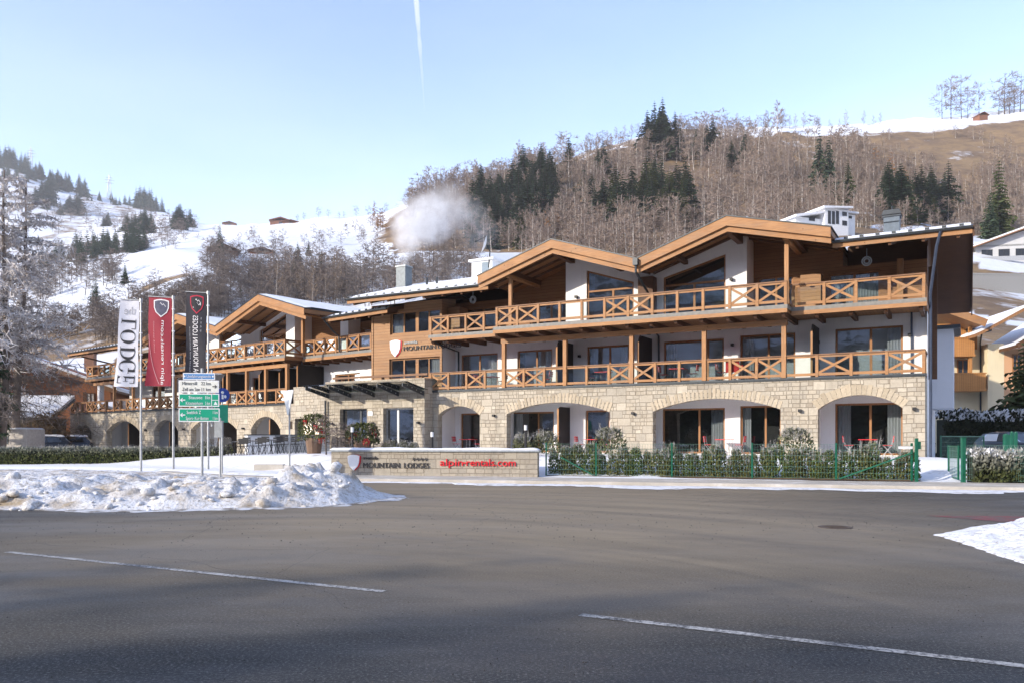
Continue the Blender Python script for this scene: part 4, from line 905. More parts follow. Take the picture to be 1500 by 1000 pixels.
for u in (9.2, 20.6): m.quad((u,-1.0,7.44),(u,-2.4,7.44),(u,-2.4,rl2(u)),(u,-1.0,rl2(u)))
part('gable_wall', m, plaster, M)
for (a,b,p,q) in TW: window(M, a, b, 7.56, p, -1.0, (((a+b)/2,.11),), '', .1, q, 9.15)
for u in (4.85+1.6, 23.2):
    m = MB(); m.box(u-.09, u+.09, .2, .38, 7.5, rl2(u)-.12); m.box(u-.11, u+.11, -2.4, 1.1, rl2(u)-.36, rl2(u)-.12); part('roof_post', m, wood_v, M)
m = MB(); m.box(4.0, 4.8, -2.39, -1.4, 7.45, 9.9); part('rendered_wall', m, plaster, M)
shed_roof(M, -1.6, 4.4, .2, 9.55, -6, 11.1, -13, 9.2); shed_roof(M, 25.5, 41.4, 1.0, 9.75, -6, 11.4, -13, 9.0)
for g in G_L: gable_roof(M, g[0], g[1], g[2], g[3], g[4], g[5], 1.7, -12.5)
body(M, 1.2, 36, -3.3, -12, -.3, 9.0, 7.2); m = MB(); m.box(36, 43.1, -3.3, -9, -.3, 4.2); part('rear_walls', m, plaster, M)
chimney(M, 14.6, -3.6, 9.6, 11.0, .7, metal_d, True); chimney(M, 26.5, -4, 10.2, 11.6, .6, metal_d)
m = MB(); m.beam((38.8,-.2,7.6), (36.2,-2.2,9.4), .1, .12); m.beam((39.2,.6,9.35), (36.0,-2.3,8.3), .12, .14); part('roof_brace', m, brownwood, M)
pipe(M, [(4.2,.35,9.4),(4.3,-.4,8.8),(4.3,-.9,8.5),(4.3,-.95,7.5)], .06, metal_d); pipe(M, [(8.3,-.95,7.1),(8.3,-.95,5.4)], .05, metal_d)
for u in (13.75, 22.0, 28.2): lamp(M, u, 0, 2.7)
lamp(M, 11.7, -1.99, 6.0)
# ------------------------------------------------------------------ sign wall, flags, road signs
M = TR(.98, 32.5, 0, 180)                             # local x runs left, y towards the camera, like the wings
M = TR(1.0, 31.95, .06, 169.5)
SWL = empty('sign_wall', M, "low stone wall lettered with the lodge name and a web address, snow on its coping", "sign wall")
m = MB(); m.box(0, 8.6, -.45, 0, -.3, 1.02); m.build('stone_core', stone, SWL, M)
m = MB(); m.box(-.08, 8.68, -.52, .07, 1.02, 1.09); m.build('coping', zinc, SWL, M)
def snow_cap(M, x0, x1, y0, y1, z, h, name='snow_cover', parent=None, step=.12, seed=0):
    nx, ny = max(3, int((x1-x0)/step)), max(3, int((y1-y0)/.1)); V = []; Fc = []
    for i in range(nx+1):
        for j in range(ny+1):
            x, y = x0+(x1-x0)*i/nx, y0+(y1-y0)*j/ny; e = min(i, nx-i)/nx*(x1-x0), min(j, ny-j)/ny*(y1-y0); d = min(1, min(e)/.12)
            V.append((x, y, z + h*d**.5*(.8+.35*fbm(x*1.5, y*1.5, seed)) + (0 if d > 0 else -.01)))
    Fc = [(i*(ny+1)+j, (i+1)*(ny+1)+j, (i+1)*(ny+1)+j+1, i*(ny+1)+j+1) for i in range(nx) for j in range(ny)]
    return link(bpy.data.objects.new(name, np_mesh(name, np.array(V), np.array(Fc), [snow], smooth=True)), parent, M)
snow_cap(M, -.08, 8.68, -.52, .07, 1.09, .10, parent=SWL)
m = emblem(M, 7.6, 0, .58, .50); s = m.build('name_sign', [white_m, red_m], SWL, M)
def stext(t, x, z, size, mat, width, M=M, par=SWL, y=.035): return MB().text(t, size, (x,y,z), (-1,0,0), (0,0,1), .04, 0, 'LEFT', width).build('sign_lettering', mat, par, M)
stext("avenida", 7.2, .70, .20, letter_d, .62); stext("MOUNTAIN", 7.2, .36, .30, letter_d, 1.55); stext("LODGES", 5.46, .36, .30, letter_d, 1.05)
for i in range(4):
    m = MB(); x = 4.55+.17*i; m.prism([(x+.075*(1 if k % 2 == 0 else .42)*sin(k*pi/5), .72+.075*(1 if k % 2 == 0 else .42)*cos(k*pi/5)) for k in range(10)], .03, .06); m.build('star', letter_d, SWL, M)
stext("alpin", 3.95, .46, .40, red_m, .95); m = MB(); m.box(2.90, 2.98, .03, .06, .55, .61); m.build('sign_dash', red_m, SWL, M); stext("rentals.com", 2.86, .46, .40, red_m, 2.0)

# banner flags
FL = []
def flag(px, ytop, ybot, fx0, fx1, fy0, fy1, sway, mat, name_lab, pole_lab, art):
    Y = 37.5; b = at(px, 684, Y); b.z = near_z(b.x, b.y)-.1; zt = at(px, ytop, Y).z
    P = TR(b.x, b.y, b.z); h = zt-b.z
    pe = empty('flagpole', P, pole_lab, 'flagpole', 'flagpoles in the snow')
    MB().tube([(0,0,0),(0,0,h)], [.055,.04], 12).build('pole', metal_g, pe, P); m = MB(); m.ell((0,0,h+.04), (.06,.06,.07)); m.build('finial', metal_d, pe, P)
    t0, t1 = at(px, fy0, Y).z-b.z, at(px, fy1, Y).z-b.z; w = (fx1-fx0)/F*Y
    m = MB(); m.beam((0,0,t0+.03), (-w-.1,0,t0+.09), .03, .03); m.tube([(0,0,t0-.05),(0,0,t0+.1)], .07, 10); m.build('banner_arm', metal_g, pe, P)
    for k in range(4): z = t0-(t0-t1)*(k+.5)/4; m = MB(); m.tube([(0,0,z-.03),(0,0,z+.03)], .065, 10); m.build('clip_ring', white_m, pe, P)
    nu, nv = 10, 40
    def S(a, c):                                      # a: 0 at the pole .. 1 outer edge, c: 0 top .. 1 bottom
        lean = sway*c*c; return Vector((-.09-w*a*(1-.02*c)-lean*(.25+.75*a), .10*sin(a*4.2+c*3.0+px)*a*(.4+c)+.05*sin(c*9+a*2), t0+.06*a-(t0-t1)*c-.05*a*c))
    V = [S(i/nu, j/nv) for i in range(nu+1) for j in range(nv+1)]
    Fc = [(i*(nv+1)+j, (i+1)*(nv+1)+j, (i+1)*(nv+1)+j+1, i*(nv+1)+j+1) for i in range(nu) for j in range(nv)]
    fe = link(bpy.data.objects.new('banner_flag', np_mesh('banner_flag', np.array([tuple(v) for v in V]), np.array(Fc), [mat], smooth=True)), None, P); tag(fe, name_lab, 'flag', 'banner flags')
    for nm, polys, mt in art:                         # printing shows through the cloth, so it sits just proud of both faces
        m = MB()
        for side in (-.02, .02):
            for (vs, fs) in polys:
                W2_ = []
                for (a, c) in vs:
                    a_, c_ = min(1, max(0, a)), min(1, max(0, c)); p = S(a_, c_); p.y += side; W2_.append(p)
                m.add(W2_, fs)
        m.build(nm, mt, fe, P, fix=False)
def cloth(name, c):
    a = N(name); v = a.noise(a.tex(), 2.0, 4); a.bump(v, .3, .05); d = tuple(x*.85 for x in c); a.b.inputs['Roughness'].default_value = .7
    tr = a.new('BsdfTranslucent'); tr.inputs[0].default_value = C4(c); mx = a.new('MixShader'); mx.inputs[0].default_value = .3
    a.set(a.ramp(v, [(.3, d), (.7, c)])); a.l.new(a.b.outputs[0], mx.inputs[1]); a.l.new(tr.outputs[0], mx.inputs[2]); a.l.new(mx.outputs[0], a.out.inputs[0]); return a.m
def vtext(t, a_mid, c0, c1, height, mode, w=1.1, L=5.0):
    """mirrored writing along the flag; mode 'down' reads top to bottom, 'up' bottom to top; a, c are cloth fractions"""
    vs, fs = text_geo(t); xs = [v[0] for v in vs]; x0, x1 = min(xs), max(xs); out = []; fl = []
    keep = [i for i, v in enumerate(vs) if v[2] > 0]; mp = {k: n for n, k in enumerate(keep)}
    ys = [vs[i][1] for i in keep]; ym = (min(ys)+max(ys))/2; yr = max(ys)-min(ys)
    for i in keep:
        s = (vs[i][0]-x0)/(x1-x0); q = (vs[i][1]-ym)/yr*height
        if mode == 'down': out.append((a_mid+q, c0+(c1-c0)*s))          # letter tops to the outer edge: mirror of a normal turn
        else: out.append((a_mid-q, c1-(c1-c0)*s))
    for f in fs:
        if all(i in mp for i in f): fl.append(tuple(mp[i] for i in f))
    return (out, fl)
def serif(ch, c0, c1, a0=.16, a1=.86):
    """one heavy roman capital turned and mirrored: reading direction = c, letter foot at a0 (pole side), head at a1"""
    H = a1-a0; T = lambda x, y: (a0+H*y, c0+(c1-c0)*x); out = []
    R = lambda x0, x1, y0, y1: out.append(([T(x0,y0),T(x1,y0),T(x1,y1),T(x0,y1)], [(0,1,2,3)]))
    def ring(x0, x1, sx, sy, s, e):
        n = 28; xm, ym = (x0+x1)/2, .5; rx, ry = (x1-x0)/2, .52; vs = []
        for i in range(n+1):
            t = s+(e-s)*i/n; vs += [T(xm+rx*cos(t), ym+ry*sin(t)), T(xm+(rx-sx*abs(cos(t))-.02)*cos(t), ym+(ry-sy)*sin(t))]
        out.append((vs, [(2*i,2*i+1,2*i+3,2*i+2) for i in range(n)]))
    if ch in 'LDE': R(.14,.34,0,1); R(0,.5,0,.035); R(0,.5,.965,1)
    if ch == 'L': R(.3,1,0,.05); R(.93,1,0,.3)
    if ch == 'E': R(.3,.95,0,.05); R(.3,.95,.95,1); R(.3,.75,.48,.53); R(.88,.95,0,.28); R(.88,.95,.74,1); R(.7,.75,.38,.63)
    if ch == 'D': ring(-.45,1.05,.2,.05,-pi/2,pi/2)
    if ch == 'O': ring(-.02,1.02,.2,.04,0,2*pi)
    if ch == 'G': ring(-.02,1.02,.2,.04,.5,2*pi-.9); R(.76,.94,.02,.42); R(.62,1.08,.40,.44)
    return out
def shield(ac, cc, s, r, k=1.0):                      # crest outline, s in a-units, r = width/height ratio of cloth
    pts = [(-1,-.82),(-.5,-.95),(0,-1.0),(.5,-.95),(1,-.82),(.97,0),(.72,.55),(0,1.12),(-.72,.55),(-.97,0)]
    return [(ac+p[0]*s*k, cc+p[1]*s*r*k) for p in pts]
def crest(ac, cc, s, r, rim, fill, peaks, lett=None):
    o = shield(ac,cc,s,r); i = shield(ac,cc,s,r,.86); n = len(o)
    a = [('crest_rim', [(o+i, [(k,(k+1)%n,n+(k+1)%n,n+k) for k in range(n)])], rim), ('crest_field', [(shield(ac,cc,s,r,.855), [tuple(range(n))])], fill)]
    zz = [(-.62,-.18),(-.3,-.5),(-.12,-.36),(.1,-.62),(.42,-.3),(.62,-.16)]; vs = []
    for x, y in zz: vs += [(ac+x*s*.9, cc+y*s*r), (ac+x*s*.9, cc+(y+.09)*s*r)]
    a.append(('crest_peaks', [(vs, [(2*k,2*k+1,2*k+3,2*k+2) for k in range(len(zz)-1)])], peaks))
    if lett:
        v, f = text_geo(lett); xs = [q[0] for q in v]; x0, x1 = min(xs), max(xs); keep = [k for k, q in enumerate(v) if q[2] > 0]; mp = {k: j for j, k in enumerate(keep)}
        a.append(('crest_letters', [([(ac+((v[k][0]-x0)/(x1-x0)-.5)*s*1.15, cc+(.42-v[k][1]*.85)*s*r) for k in keep], [tuple(mp[q] for q in ff) for ff in f if all(q in mp for q in ff)])], peaks))
    return a
wc = cloth('white_banner_cloth', (.80,.79,.82)); rc = cloth('crimson_banner_cloth', (.38,.035,.055)); kc = cloth('charcoal_banner_cloth', (.035,.033,.042))
ink = plain('dark_print', (.03,.03,.035), .8); wink = plain('white_print', (.72,.70,.70), .8); gink = plain('grey_print', (.42,.42,.44), .8); pink = plain('pale_red_print', (.55,.25,.27), .8); slate = plain('slate_print', (.10,.10,.14), .8)
# "the" stands upright above the big letters, mirrored
def htext(t, a0, a1, c_base, ch):
    v, f = text_geo(t); xs = [q[0] for q in v]; x0, x1 = min(xs), max(xs); keep = [k for k, q in enumerate(v) if q[2] > 0]; mp = {k: j for j, k in enumerate(keep)}
    return ([(a0+(a1-a0)*(v[k][0]-x0)/(x1-x0), c_base-v[k][1]*ch) for k in keep], [tuple(mp[q] for q in ff) for ff in f if all(q in mp for q in ff)])
lodge = []
for ch, c0, c1 in (('L',.215,.335),('O',.345,.50),('D',.535,.68),('G',.69,.835),('E',.865,.965)): lodge += serif(ch, c0, c1)
flag(206.5, 440, 684, 176, 204, 441, 566, .28, wc, "white banner flag with large dark capitals reading down its length", "galvanised flagpole carrying the white banner",
     [('flag_lettering', lodge, ink), ('flag_lettering', [htext("the", .18, .78, .165, .135)], gink)])
flag(254, 436, 684, 217, 251, 437, 565, .14, rc, "crimson banner flag with a mountain crest and white web address", "galvanised flagpole carrying the crimson banner",
     crest(.44, .115, .33, .30, wink, slate, wink) + [('flag_lettering', [vtext("alpin rentals.com", .36, .26, .985, .19, 'up')], wink), ('flag_lettering', [vtext("hotels & apartments", .74, .27, .62, .07, 'up')], pink),
     ('flag_swoosh', [([(.98-.9*(k/20)**2.2*.55, .42+.56*k/20) for k in range(21)] + [(.955-.9*(k/20)**2.2*.55, .42+.56*k/20) for k in range(21)], [(k,k+1,22+k,21+k) for k in range(20)])], pink)])
flag(305, 430, 690, 272, 302, 430, 572, .06, kc, "charcoal banner flag with a red rimmed crest and white capitals", "galvanised flagpole carrying the charcoal banner",
     crest(.47, .115, .34, .27, plain('red_print', (.45,.03,.06), .8), kc, wink, "ML") + [('flag_lettering', [vtext("AVENIDA MOUNTAIN LODGES", .52, .235, 1.0, .26, 'up')], wink), ('flag_lettering', [vtext("hotel and apartments", .80, .35, .8, .06, 'up')], gink), ('flag_lettering', [vtext("* * * *", .24, .25, .40, .07, 'up')], gink)])
# direction sign
Y = 30.0; b = at(296, 697, Y); P = TR(b.x, b.y, .15, 7); DS = empty('direction_sign', P, "post with stacked blue, white and green direction boards pointing both ways", "road sign")
zt = at(296, 541, Y).z-.15; k = Y/F
MB().tube([(0,0,-.2),(0,0,zt+.05)], .05, 12).build('post', metal_g, DS, P); m = MB(); m.tube([(.34,.03,1.9),(.34,.03,zt)], .035, 10); m.build('post', metal_g, DS, P)
sgreen = plain('sign_green', (.012,.33,.19), .4, var=.06); sblue = plain('sign_blue', (.10,.27,.55), .4, var=.06); syel = plain('sign_cream', (.78,.77,.68), .4, var=.05); sblk = plain('sign_ink', (.10,.10,.09), .5)
def zpx(y): return at(296, y, Y).z-.15
def board(x0, x1, y0, y1, mat, rim, items, nm):
    a, b_ = (x0-296)*k, (x1-296)*k; z1, z0 = zpx(y0), zpx(y1); m = MB(); m.box(a, b_, -.09, -.06, z0, z1, 0); e = .035; m.box(a+e, b_-e, -.094, -.0905, z0+e, z1-e, 1)
    o = m.build('sign_board', [rim, mat], DS, P)
    for (t, fx, fz, size, wd, c, al) in items:
        MB().text(t, size, (a+(b_-a)*fx, -.10, z0+(z1-z0)*fz), (1,0,0), (0,0,1), .006, 0, al, wd).build('sign_lettering', c, o, P)
    return o, a, b_, z0, z1
def arrow(o, x, z, s, d, mat):
    m = MB()
    for q in ([(0,0),(.55,.5),(.55,.28),(.28,.0)], [(0,0),(.28,.0),(.55,-.28),(.55,-.5)], [(.1,.11),(1.1,.11),(1.1,-.11),(.1,-.11)]): m.prism([(x+d*-1*p[0]*s if d > 0 else x+p[0]*s, z+p[1]*s) for p in q], -.106, -.099)
    m.build('arrow', mat, o, P)
o, *_ = board(270, 315, 546, 556, sblue, white_m, [("Umfahrungsende", .12, .32, .15, .86, white_m, 'LEFT')], 'b')
for sx, fx in ((-1, 272.3), (1, 312.3)): m = MB(); m.ell(((fx-296)*k, -.097, zpx(551)), (.035,.006,.035)); m.build('dot', white_m, o, P)
o, a, b_, z0, z1 = board(264, 320.5, 556.8, 574.5, syel, white_m, [("Mittersill", .09, .62, .17, .52, sblk, 'LEFT'), ("22 km", .56, .62, .17, .34, sblk, 'LEFT'), ("Zell am See", .09, .14, .17, .62, sblk, 'LEFT'), ("11 km", .57, .14, .17, .32, sblk, 'LEFT')], 'w'); arrow(o, b_-.06, (z0+z1)/2, .15, 1, sblk)
o, a, b_, z0, z1 = board(264, 321, 576, 595, sgreen, white_m, [("Stausee", .25, .58, .17, .48, white_m, 'LEFT'), ("8 km", .66, .58, .17, .17, white_m, 'LEFT'), ("Kitzsteinhorn", .18, .14, .17, .60, white_m, 'LEFT'), ("5 km", .66, .14, .17, .17, white_m, 'LEFT')], 'g'); arrow(o, a+.05, (z0+z1)/2, .17, -1, white_m)
m = MB(); m.box(a+1.16, a+1.18, -.099, -.0945, z0, z1); m.box(a+1.18, b_-.03, -.099, -.0945, (z0+z1)/2-.01, (z0+z1)/2+.01); m.prism([(a+1.24,z0+.07),(a+1.3,z0+.2),(a+1.36,z0+.12),(a+1.38,z0+.07)], -.099, -.0946); m.build('sign_divider', white_m, o, P)
o, a, b_, z0, z1 = board(264, 321.5, 597.5, 617, sgreen, white_m, [("Seeblick Z", .20, .58, .17, .50, white_m, 'LEFT'), ("1 km", .84, .58, .17, .17, white_m, 'LEFT'), ("Sport- Kur-Betten", .18, .14, .17, .80, white_m, 'LEFT'), ("1 km", .84, .14, .17, .17, white_m, 'LEFT')], 'g'); arrow(o, a+.05, (z0+z1)/2, .17, -1, white_m)
m = MB(); m.box(.02, .7, -.05, .05, zpx(547)-.02, zpx(547)+.03); m.build('sign_bracket', metal_g, DS, P)
# green board seen edge-on behind it, blue disc sign, equipment box
b = at(324, 640, 32); P = TR(b.x, b.y, .1, 55); t = empty('side_sign', P, "green board seen nearly edge on, standing behind the direction boards", "road sign")
z0, z1 = at(324,618,32).z-.1, at(324,592,32).z-.1; MB().box(-.3, .3, -.02, .02, z0, z1).build('sign_board', sgreen, t, P); MB().tube([(0,.06,-.1),(0,.06,z1)], .04, 10).build('post', metal_g, t, P)
b = at(322.5, 697, 31); P = TR(b.x, b.y, .1); t = empty('post_cabinet', P, "slim steel post with a small grey box, right beside the direction boards", "box post")
MB().tube([(0,0,-.1),(0,0,2.3)], .035, 10).build('post', metal_g, t, P); z0, z1 = at(322,640,31).z-.1, at(322,617,31).z-.1; m = MB(); m.box(-.16,.14,-.17,-.05,z0,z1); m.box(-.18,.16,-.19,-.03,z1,z1+.03); m.build('box', plain('grey_box', (.33,.35,.36), .5), t, P)
b = at(326, 690, 34); P = TR(b.x, b.y, .1, 35); t = empty('round_sign', P, "round blue sign with a white symbol, behind the stacked direction boards", "road sign"); zc0 = at(326, 578, 34).z-.1
m = MB(); m.tube([(0,0,zc0),(0,.025,zc0)], .30, 28); d = m.build('disc', plain('disc_blue', (.02,.06,.30), .4), t, P); m = MB(); m.box(-.04,.04,-.012,-.004,zc0-.17,zc0+.02); m.ell((0,-.01,zc0+.11), (.06,.01,.06)); m.ell((.11,-.01,zc0-.06),(.05,.01,.07)); m.build('symbol', white_m, d, P); MB().tube([(0,.06,-.1),(0,.06,zc0+.25)], .035, 10).build('post', metal_g, t, P)
# give-way sign seen from behind
b = at(422, 690, 31.5); P = TR(b.x, b.y, .1, -52); t = empty('give_way_sign', P, "back of a triangular give way sign on a steel post beside the snow bank", "road sign"); zt = at(421, 571, 31.5).z-.1; zb = at(421, 607, 31.5).z-.1
m = MB(); m.prism([(-.46,zt),(.46,zt),(.5,zt-.05),(.05,zb),(-.05,zb),(-.5,zt-.05)], -.012, .012); m.build('sign_board', plain('bare_aluminium', (.62,.63,.63), .4, .3), t, P); m = MB(); m.box(-.3,.3,.012,.04,zt-.2,zt-.16); m.box(-.14,.14,.012,.04,zb+.2,zb+.24); m.build('sign_bracket', metal_g, t, P)
m = MB(); m.tube([(.0,.06,-.1),(0,.06,zt+.02)], .035, 10); m.build('post', metal_g, t, P); m = MB(); m.box(-.05,.05,.08,.16,zb-.55,zb-.25); m.build('tag_plate', plain('brown_plate', (.3,.2,.11), .6), t, P)

# ------------------------------------------------------------------ mesh fence and gate along the pavement
FP = [(800,697.5,32.6),(873,698.5,32.0),(984,700.5,31.1),(1101.7,702,30.2),(1224.7,704,29.2),(1335.5,705.5,28.3)]
def fpt(px, Y): v = at(px, 0, Y); return Vector((v.x, v.y, .12))
FE = empty('mesh_fence', TR(*fpt(800,32.6)), "green steel mesh fence along the pavement in front of the thuja row", "fence"); Fm = WM[FE.name]; f0 = fpt(800, 32.6)
pts = [fpt(p, Y)-f0 for p, _, Y in FP]
for p in pts: MB().beam(p, p+Vector((0,0,1.33)), .06, .06, 0, (1,0,0)).build('post', green_m, FE, Fm)
wire = plain('fence_wire', (.10,.20,.16), .4)
for p, q in zip(pts, pts[1:]):
    m = MB(); n = int((q-p).length/.10)
    for i in range(1, n): c = p+(q-p)*i/n; m.beam(c+Vector((0,0,.06)), c+Vector((0,0,1.28)), .006, .006)
    for i in range(7): z = .06+i*.203; m.beam(p+Vector((0,0,z)), q+Vector((0,0,z)), .007, .007)
    m.build('mesh_panel', wire, FE, Fm)
m = MB(); p = (pts[0]*.5+pts[1]*.5); m.beam(p+Vector((-.4,.06,.75)), pts[1]+Vector((-.1,.06,.05)), .045, .045); m.build('brace', green_m, FE, Fm)
m = MB(); m.beam(pts[4]+Vector((.1,-.05,.05)), pts[5]+Vector((0,-.05,1.0)), .05, .05); m.build('brace', green_m, FE, Fm)
m = MB(); m.box(*(lambda c: (c.x-.5, c.x+.0, c.y-.07, c.y-.06))(pts[5]), 1.13, 1.22); m.build('notice_strip', white_m, FE, Fm)
g0 = fpt(1342.5, 28.1); P = TR(*g0); t = empty('gate_post', P, "green square gate post with a latch beside the end of the mesh fence", "gate post"); m = MB(); m.box(-.045,.045,-.045,.045,-.1,1.5); m.build('post', green_m, t, P); m = MB(); m.box(.045,.14,-.03,.03,1.12,1.38); m.build('latch', green_m, t, P)
def gate(pa, pb, lab, M0, h=1.25):
    P = TR(pa.x, pa.y, pa.z); d = Vector((pb.x-pa.x, pb.y-pa.y, 0)); t = empty('garden_gate', P, lab, "gate", 'green garden gates'); Z = Vector((0,0,1)); m = MB()
    for a in (Vector(), d): m.beam(a+Z*.05, a+Z*h, .05, .05, 0, (1,0,0))
    m.beam(Z*.1, d+Z*.1, .045, .045); m.beam(Z*(h-.04), d+Z*(h-.04), .045, .045); m.build('frame', green_m, t, P)
    m = MB(); n = max(3, int(d.length/.1))
    for i in range(1, n): c = d*i/n; m.beam(c+Z*.1, c+Z*(h-.05), .008, .008)
    for i in range(1, 6): m.beam(Z*(.1+i*.19), d+Z*(.1+i*.19), .008, .008)
    m.build('mesh_infill', wire, t, P); return t
gate(fpt(1389.5, 29.8), fpt(1404, 28.3), "green mesh gate standing open over the snowy path", None)
g1 = fpt(1411, 27.9); P = TR(*g1); t = empty('gate_post', P, "tall green gate post at the start of the snowy hedge by the path", "gate post"); MB().box(-.06,.06,-.06,.06,-.1,1.5).build('post', green_m, t, P); m = MB(); m.box(-.075,.075,-.075,.075,1.5,1.53); m.build('cap', green_m, t, P)
FE2 = empty('mesh_fence', TR(*g1), "green steel mesh fence in front of the snow covered hedge beside the car", "fence"); Fm = WM[FE2.name]; q0 = fpt(1560, 26.6)-g1; m = MB()
for i in range(1, 46): c = q0*i/45; m.beam(c+Vector((0,0,.06)), c+Vector((0,0,1.26)), .006, .006)
for i in range(7): m.beam(Vector((0,0,.06+.2*i)), q0+Vector((0,0,.06+.2*i)), .007, .007)
m.build('mesh_panel', wire, FE2, Fm); MB().beam(q0, q0+Vector((0,0,1.33)), .06, .06, 0, (1,0,0)).build('post', green_m, FE2, Fm)
for px, Y, h in ((1474,34,1.62),(1482,34.6,1.72),(1488,35.2,1.72)):   # gate posts by the parking place
    p = at(px, 0, Y); P = TR(p.x, p.y, .15); t = empty('gate_post', P, {1474:"thick green post before the parked car bonnet",1482:"thin green twin post before the car, the one by the thick post",1488:"thin green twin post before the car, farther from the thick post"}[px], "gate post"); m = MB(); w = .09 if px == 1474 else .05; m.box(-w,w,-w,w,-.2,h); m.build('post', green_m, t, P); m = MB(); m.ell((0,0,h), (w*1.1,w*1.1,.05)); m.build('cap', green_m, t, P)
gate(at(1378,0,36).xy.to_3d()+Vector((0,0,.4)), at(1441,0,38.5).xy.to_3d()+Vector((0,0,.4)), "wide green mesh gate between the lodge corner and the parked car", None, 1.35)

# ------------------------------------------------------------------ furniture
def bistro(mat_seat, mat_leg, name='bistro_chair'):
    P = TR(0, 0, -50); t = empty(name, P, 'x', 'chair')
    for s in (-.19, .19):
        MB().tube([(s,-.2,0),(s,.19,.47)], .012, 6).build('leg', mat_leg, t, P); MB().tube([(s,.2,0),(s,-.16,.47),(s,-.22,.86)], .012, 6).build('leg', mat_leg, t, P)
    m = MB()
    for i in range(5): m.box(-.21,.21,-.18+.08*i,-.12+.08*i,.455,.475)
    m.build('seat', mat_seat, t, P); m = MB()
    for i in range(3): m.box(-.21,.21,-.225-.012*i,-.205-.012*i,.60+.1*i,.68+.1*i)
    m.build('backrest', mat_seat, t, P); return t
def table(mat_top, mat_leg, L=.75, D=.75, h=.73, name='bistro_table'):
    P = TR(0, 0, -50); t = empty(name, P, 'x', 'table'); m = MB(); m.box(-L/2,L/2,-D/2,D/2,h-.03,h); m.build('table_top', mat_top, t, P)
    for sx in (-1,1):
        for sy in (-1,1): MB().tube([(sx*(L/2-.05),sy*(D/2-.05),0),(sx*(L/2-.09),sy*(D/2-.09),h-.03)], .016, 6).build('leg', mat_leg, t, P)
    return t
rch = bistro(red_m, metal_g); rtb = table(red_m, metal_g); first = {}
def put(proto, Mw, lab, group):
    if proto.name not in first:
        first[proto.name] = 1; proto.matrix_basis = Mw; WM[proto.name] = Mw; o = proto
    else: o = copy_tree(proto, Mw)
    o['label'] = lab; o['group'] = group; return o
def setting(M, u, n, z, where, rot=0, chairs=((-.75,0,-90),(.75,0,90))):
    put(rtb, M @ TR(u, n, z, rot), "red bistro table " + where, "red bistro tables of the lodge")
    for i, (a, b, r) in enumerate(chairs):
        side = "left" if a > 0 else "right"
        put(rch, M @ TR(u, n, z, rot) @ TR(a, b, 0, r), "red chair %s of the table %s" % (side, where), "red bistro chairs of the lodge")
setting(MR, 23.3, -1.1, .85, "under the narrow arch by the entrance"); setting(MR, 15.6, -1.2, .85, "under the second arch from the entrance")
setting(MR, 8.7, -1.2, .85, "in the middle of the broad third arch"); setting(MR, 2.3, -1.1, .85, "under the end arch by the gate", 0, ((-.8,0,-90),(.8,0,90)))
setting(MR, 21.8, -1.1, 4.34, "on the balcony above the narrow arch"); setting(MR, 19.0, -1.1, 4.34, "behind the first balcony post from the entrance")
setting(MR, 15.0, -1.2, 4.34, "on the middle balcony beside a dark screen"); setting(MR, 8.1, -1.2, 4.34, "on the balcony right above the third arch"); setting(MR, 11.0, -1.2, 4.34, "on the balcony between the two middle posts")
setting(ML, 15.0, -1.2, 4.34, "on the far wing's first floor balcony")
# red towel hung over the rail, and the drying rack on the top balcony
m = MB(); Pm = MR @ TR(8.05, -.10, 4.5)
for i in range(10):
    a0, a1 = -.32+.064*i, -.32+.064*(i+1); m.quad((a0,.02*sin(i),.2),(a1,.02*sin(i+1),.2),(a1,.02*sin(i+1),.84),(a0,.02*sin(i),.84))
tag(m.build('bath_towel', plain('red_towel', (.45,.03,.03), .9), None, Pm), "red and white towel hung inside the first floor balcony rail", "towel")
# dark terrace tables and chairs by the left wing
dch = bistro(black, black, 'terrace_chair'); dtb = table(plain('grey_table_top', (.16,.16,.17), .4), black, 1.5, .8, .74, 'terrace_table'); rd = random.Random(5)
TT = [(331,672,43.5),(357,671.5,43),(384,671,42.6),(411,671,42.2),(438,670.5,41.8)]
for i, (px, py, Y) in enumerate(TT):
    p = at(px, py, Y); z = near_z(p.x, p.y)+.02; Mw = TR(p.x, p.y, z, -8); nm = ["nearest the thuja hedge end","second from the hedge end","in the middle of the terrace row","behind the give way sign post","nearest the red decorated shrub"][i]
    put(dtb, Mw, "dark terrace table " + nm, "dark terrace tables")
    for (a, b, r) in ((-.4,-.7,0),(.4,-.7,0),(-.4,.7,180),(.4,.7,180)):
        o = put(dch, Mw @ TR(a, b, 0, r), "black chair at the dark terrace table " + nm, "black terrace chairs"); o['group'] = "black chairs at the terrace table " + nm
p = at(398, 668, 46.5); z = near_z(p.x, p.y)
P = TR(p.x, p.y, z, 30); t = empty('outdoor_bar', P, "white and grey boarded counter standing before the small left arch", "bar counter"); m = MB(); m.box(-1.4,.1,-.3,.5,0,1.05); m.build('white_end', white_m, t, P); m = MB(); m.box(.1,3.3,-.32,.5,0,1.05); m.build('boarded_front', m_wood('grey_boards', (.30,.31,.31), (.36,.37,.37), (.42,.43,.43), .14, 2), t, P); m = MB(); m.box(-1.45,3.35,-.36,.54,1.05,1.10); m.build('counter_top', metal_d, t, P)
# low kerb wall by the drive
p = at(372, 688, 36); m = MB(); m.box(0, 1.3, 0, .35, -.1, .42); m.box(1.3,4.3,.02,.33,-.1,.38); tag(m.build('kerb_wall', concrete, None, TR(p.x, p.y, .05, -3)), "low concrete kerb wall at the back edge of the snow bank", "low wall")
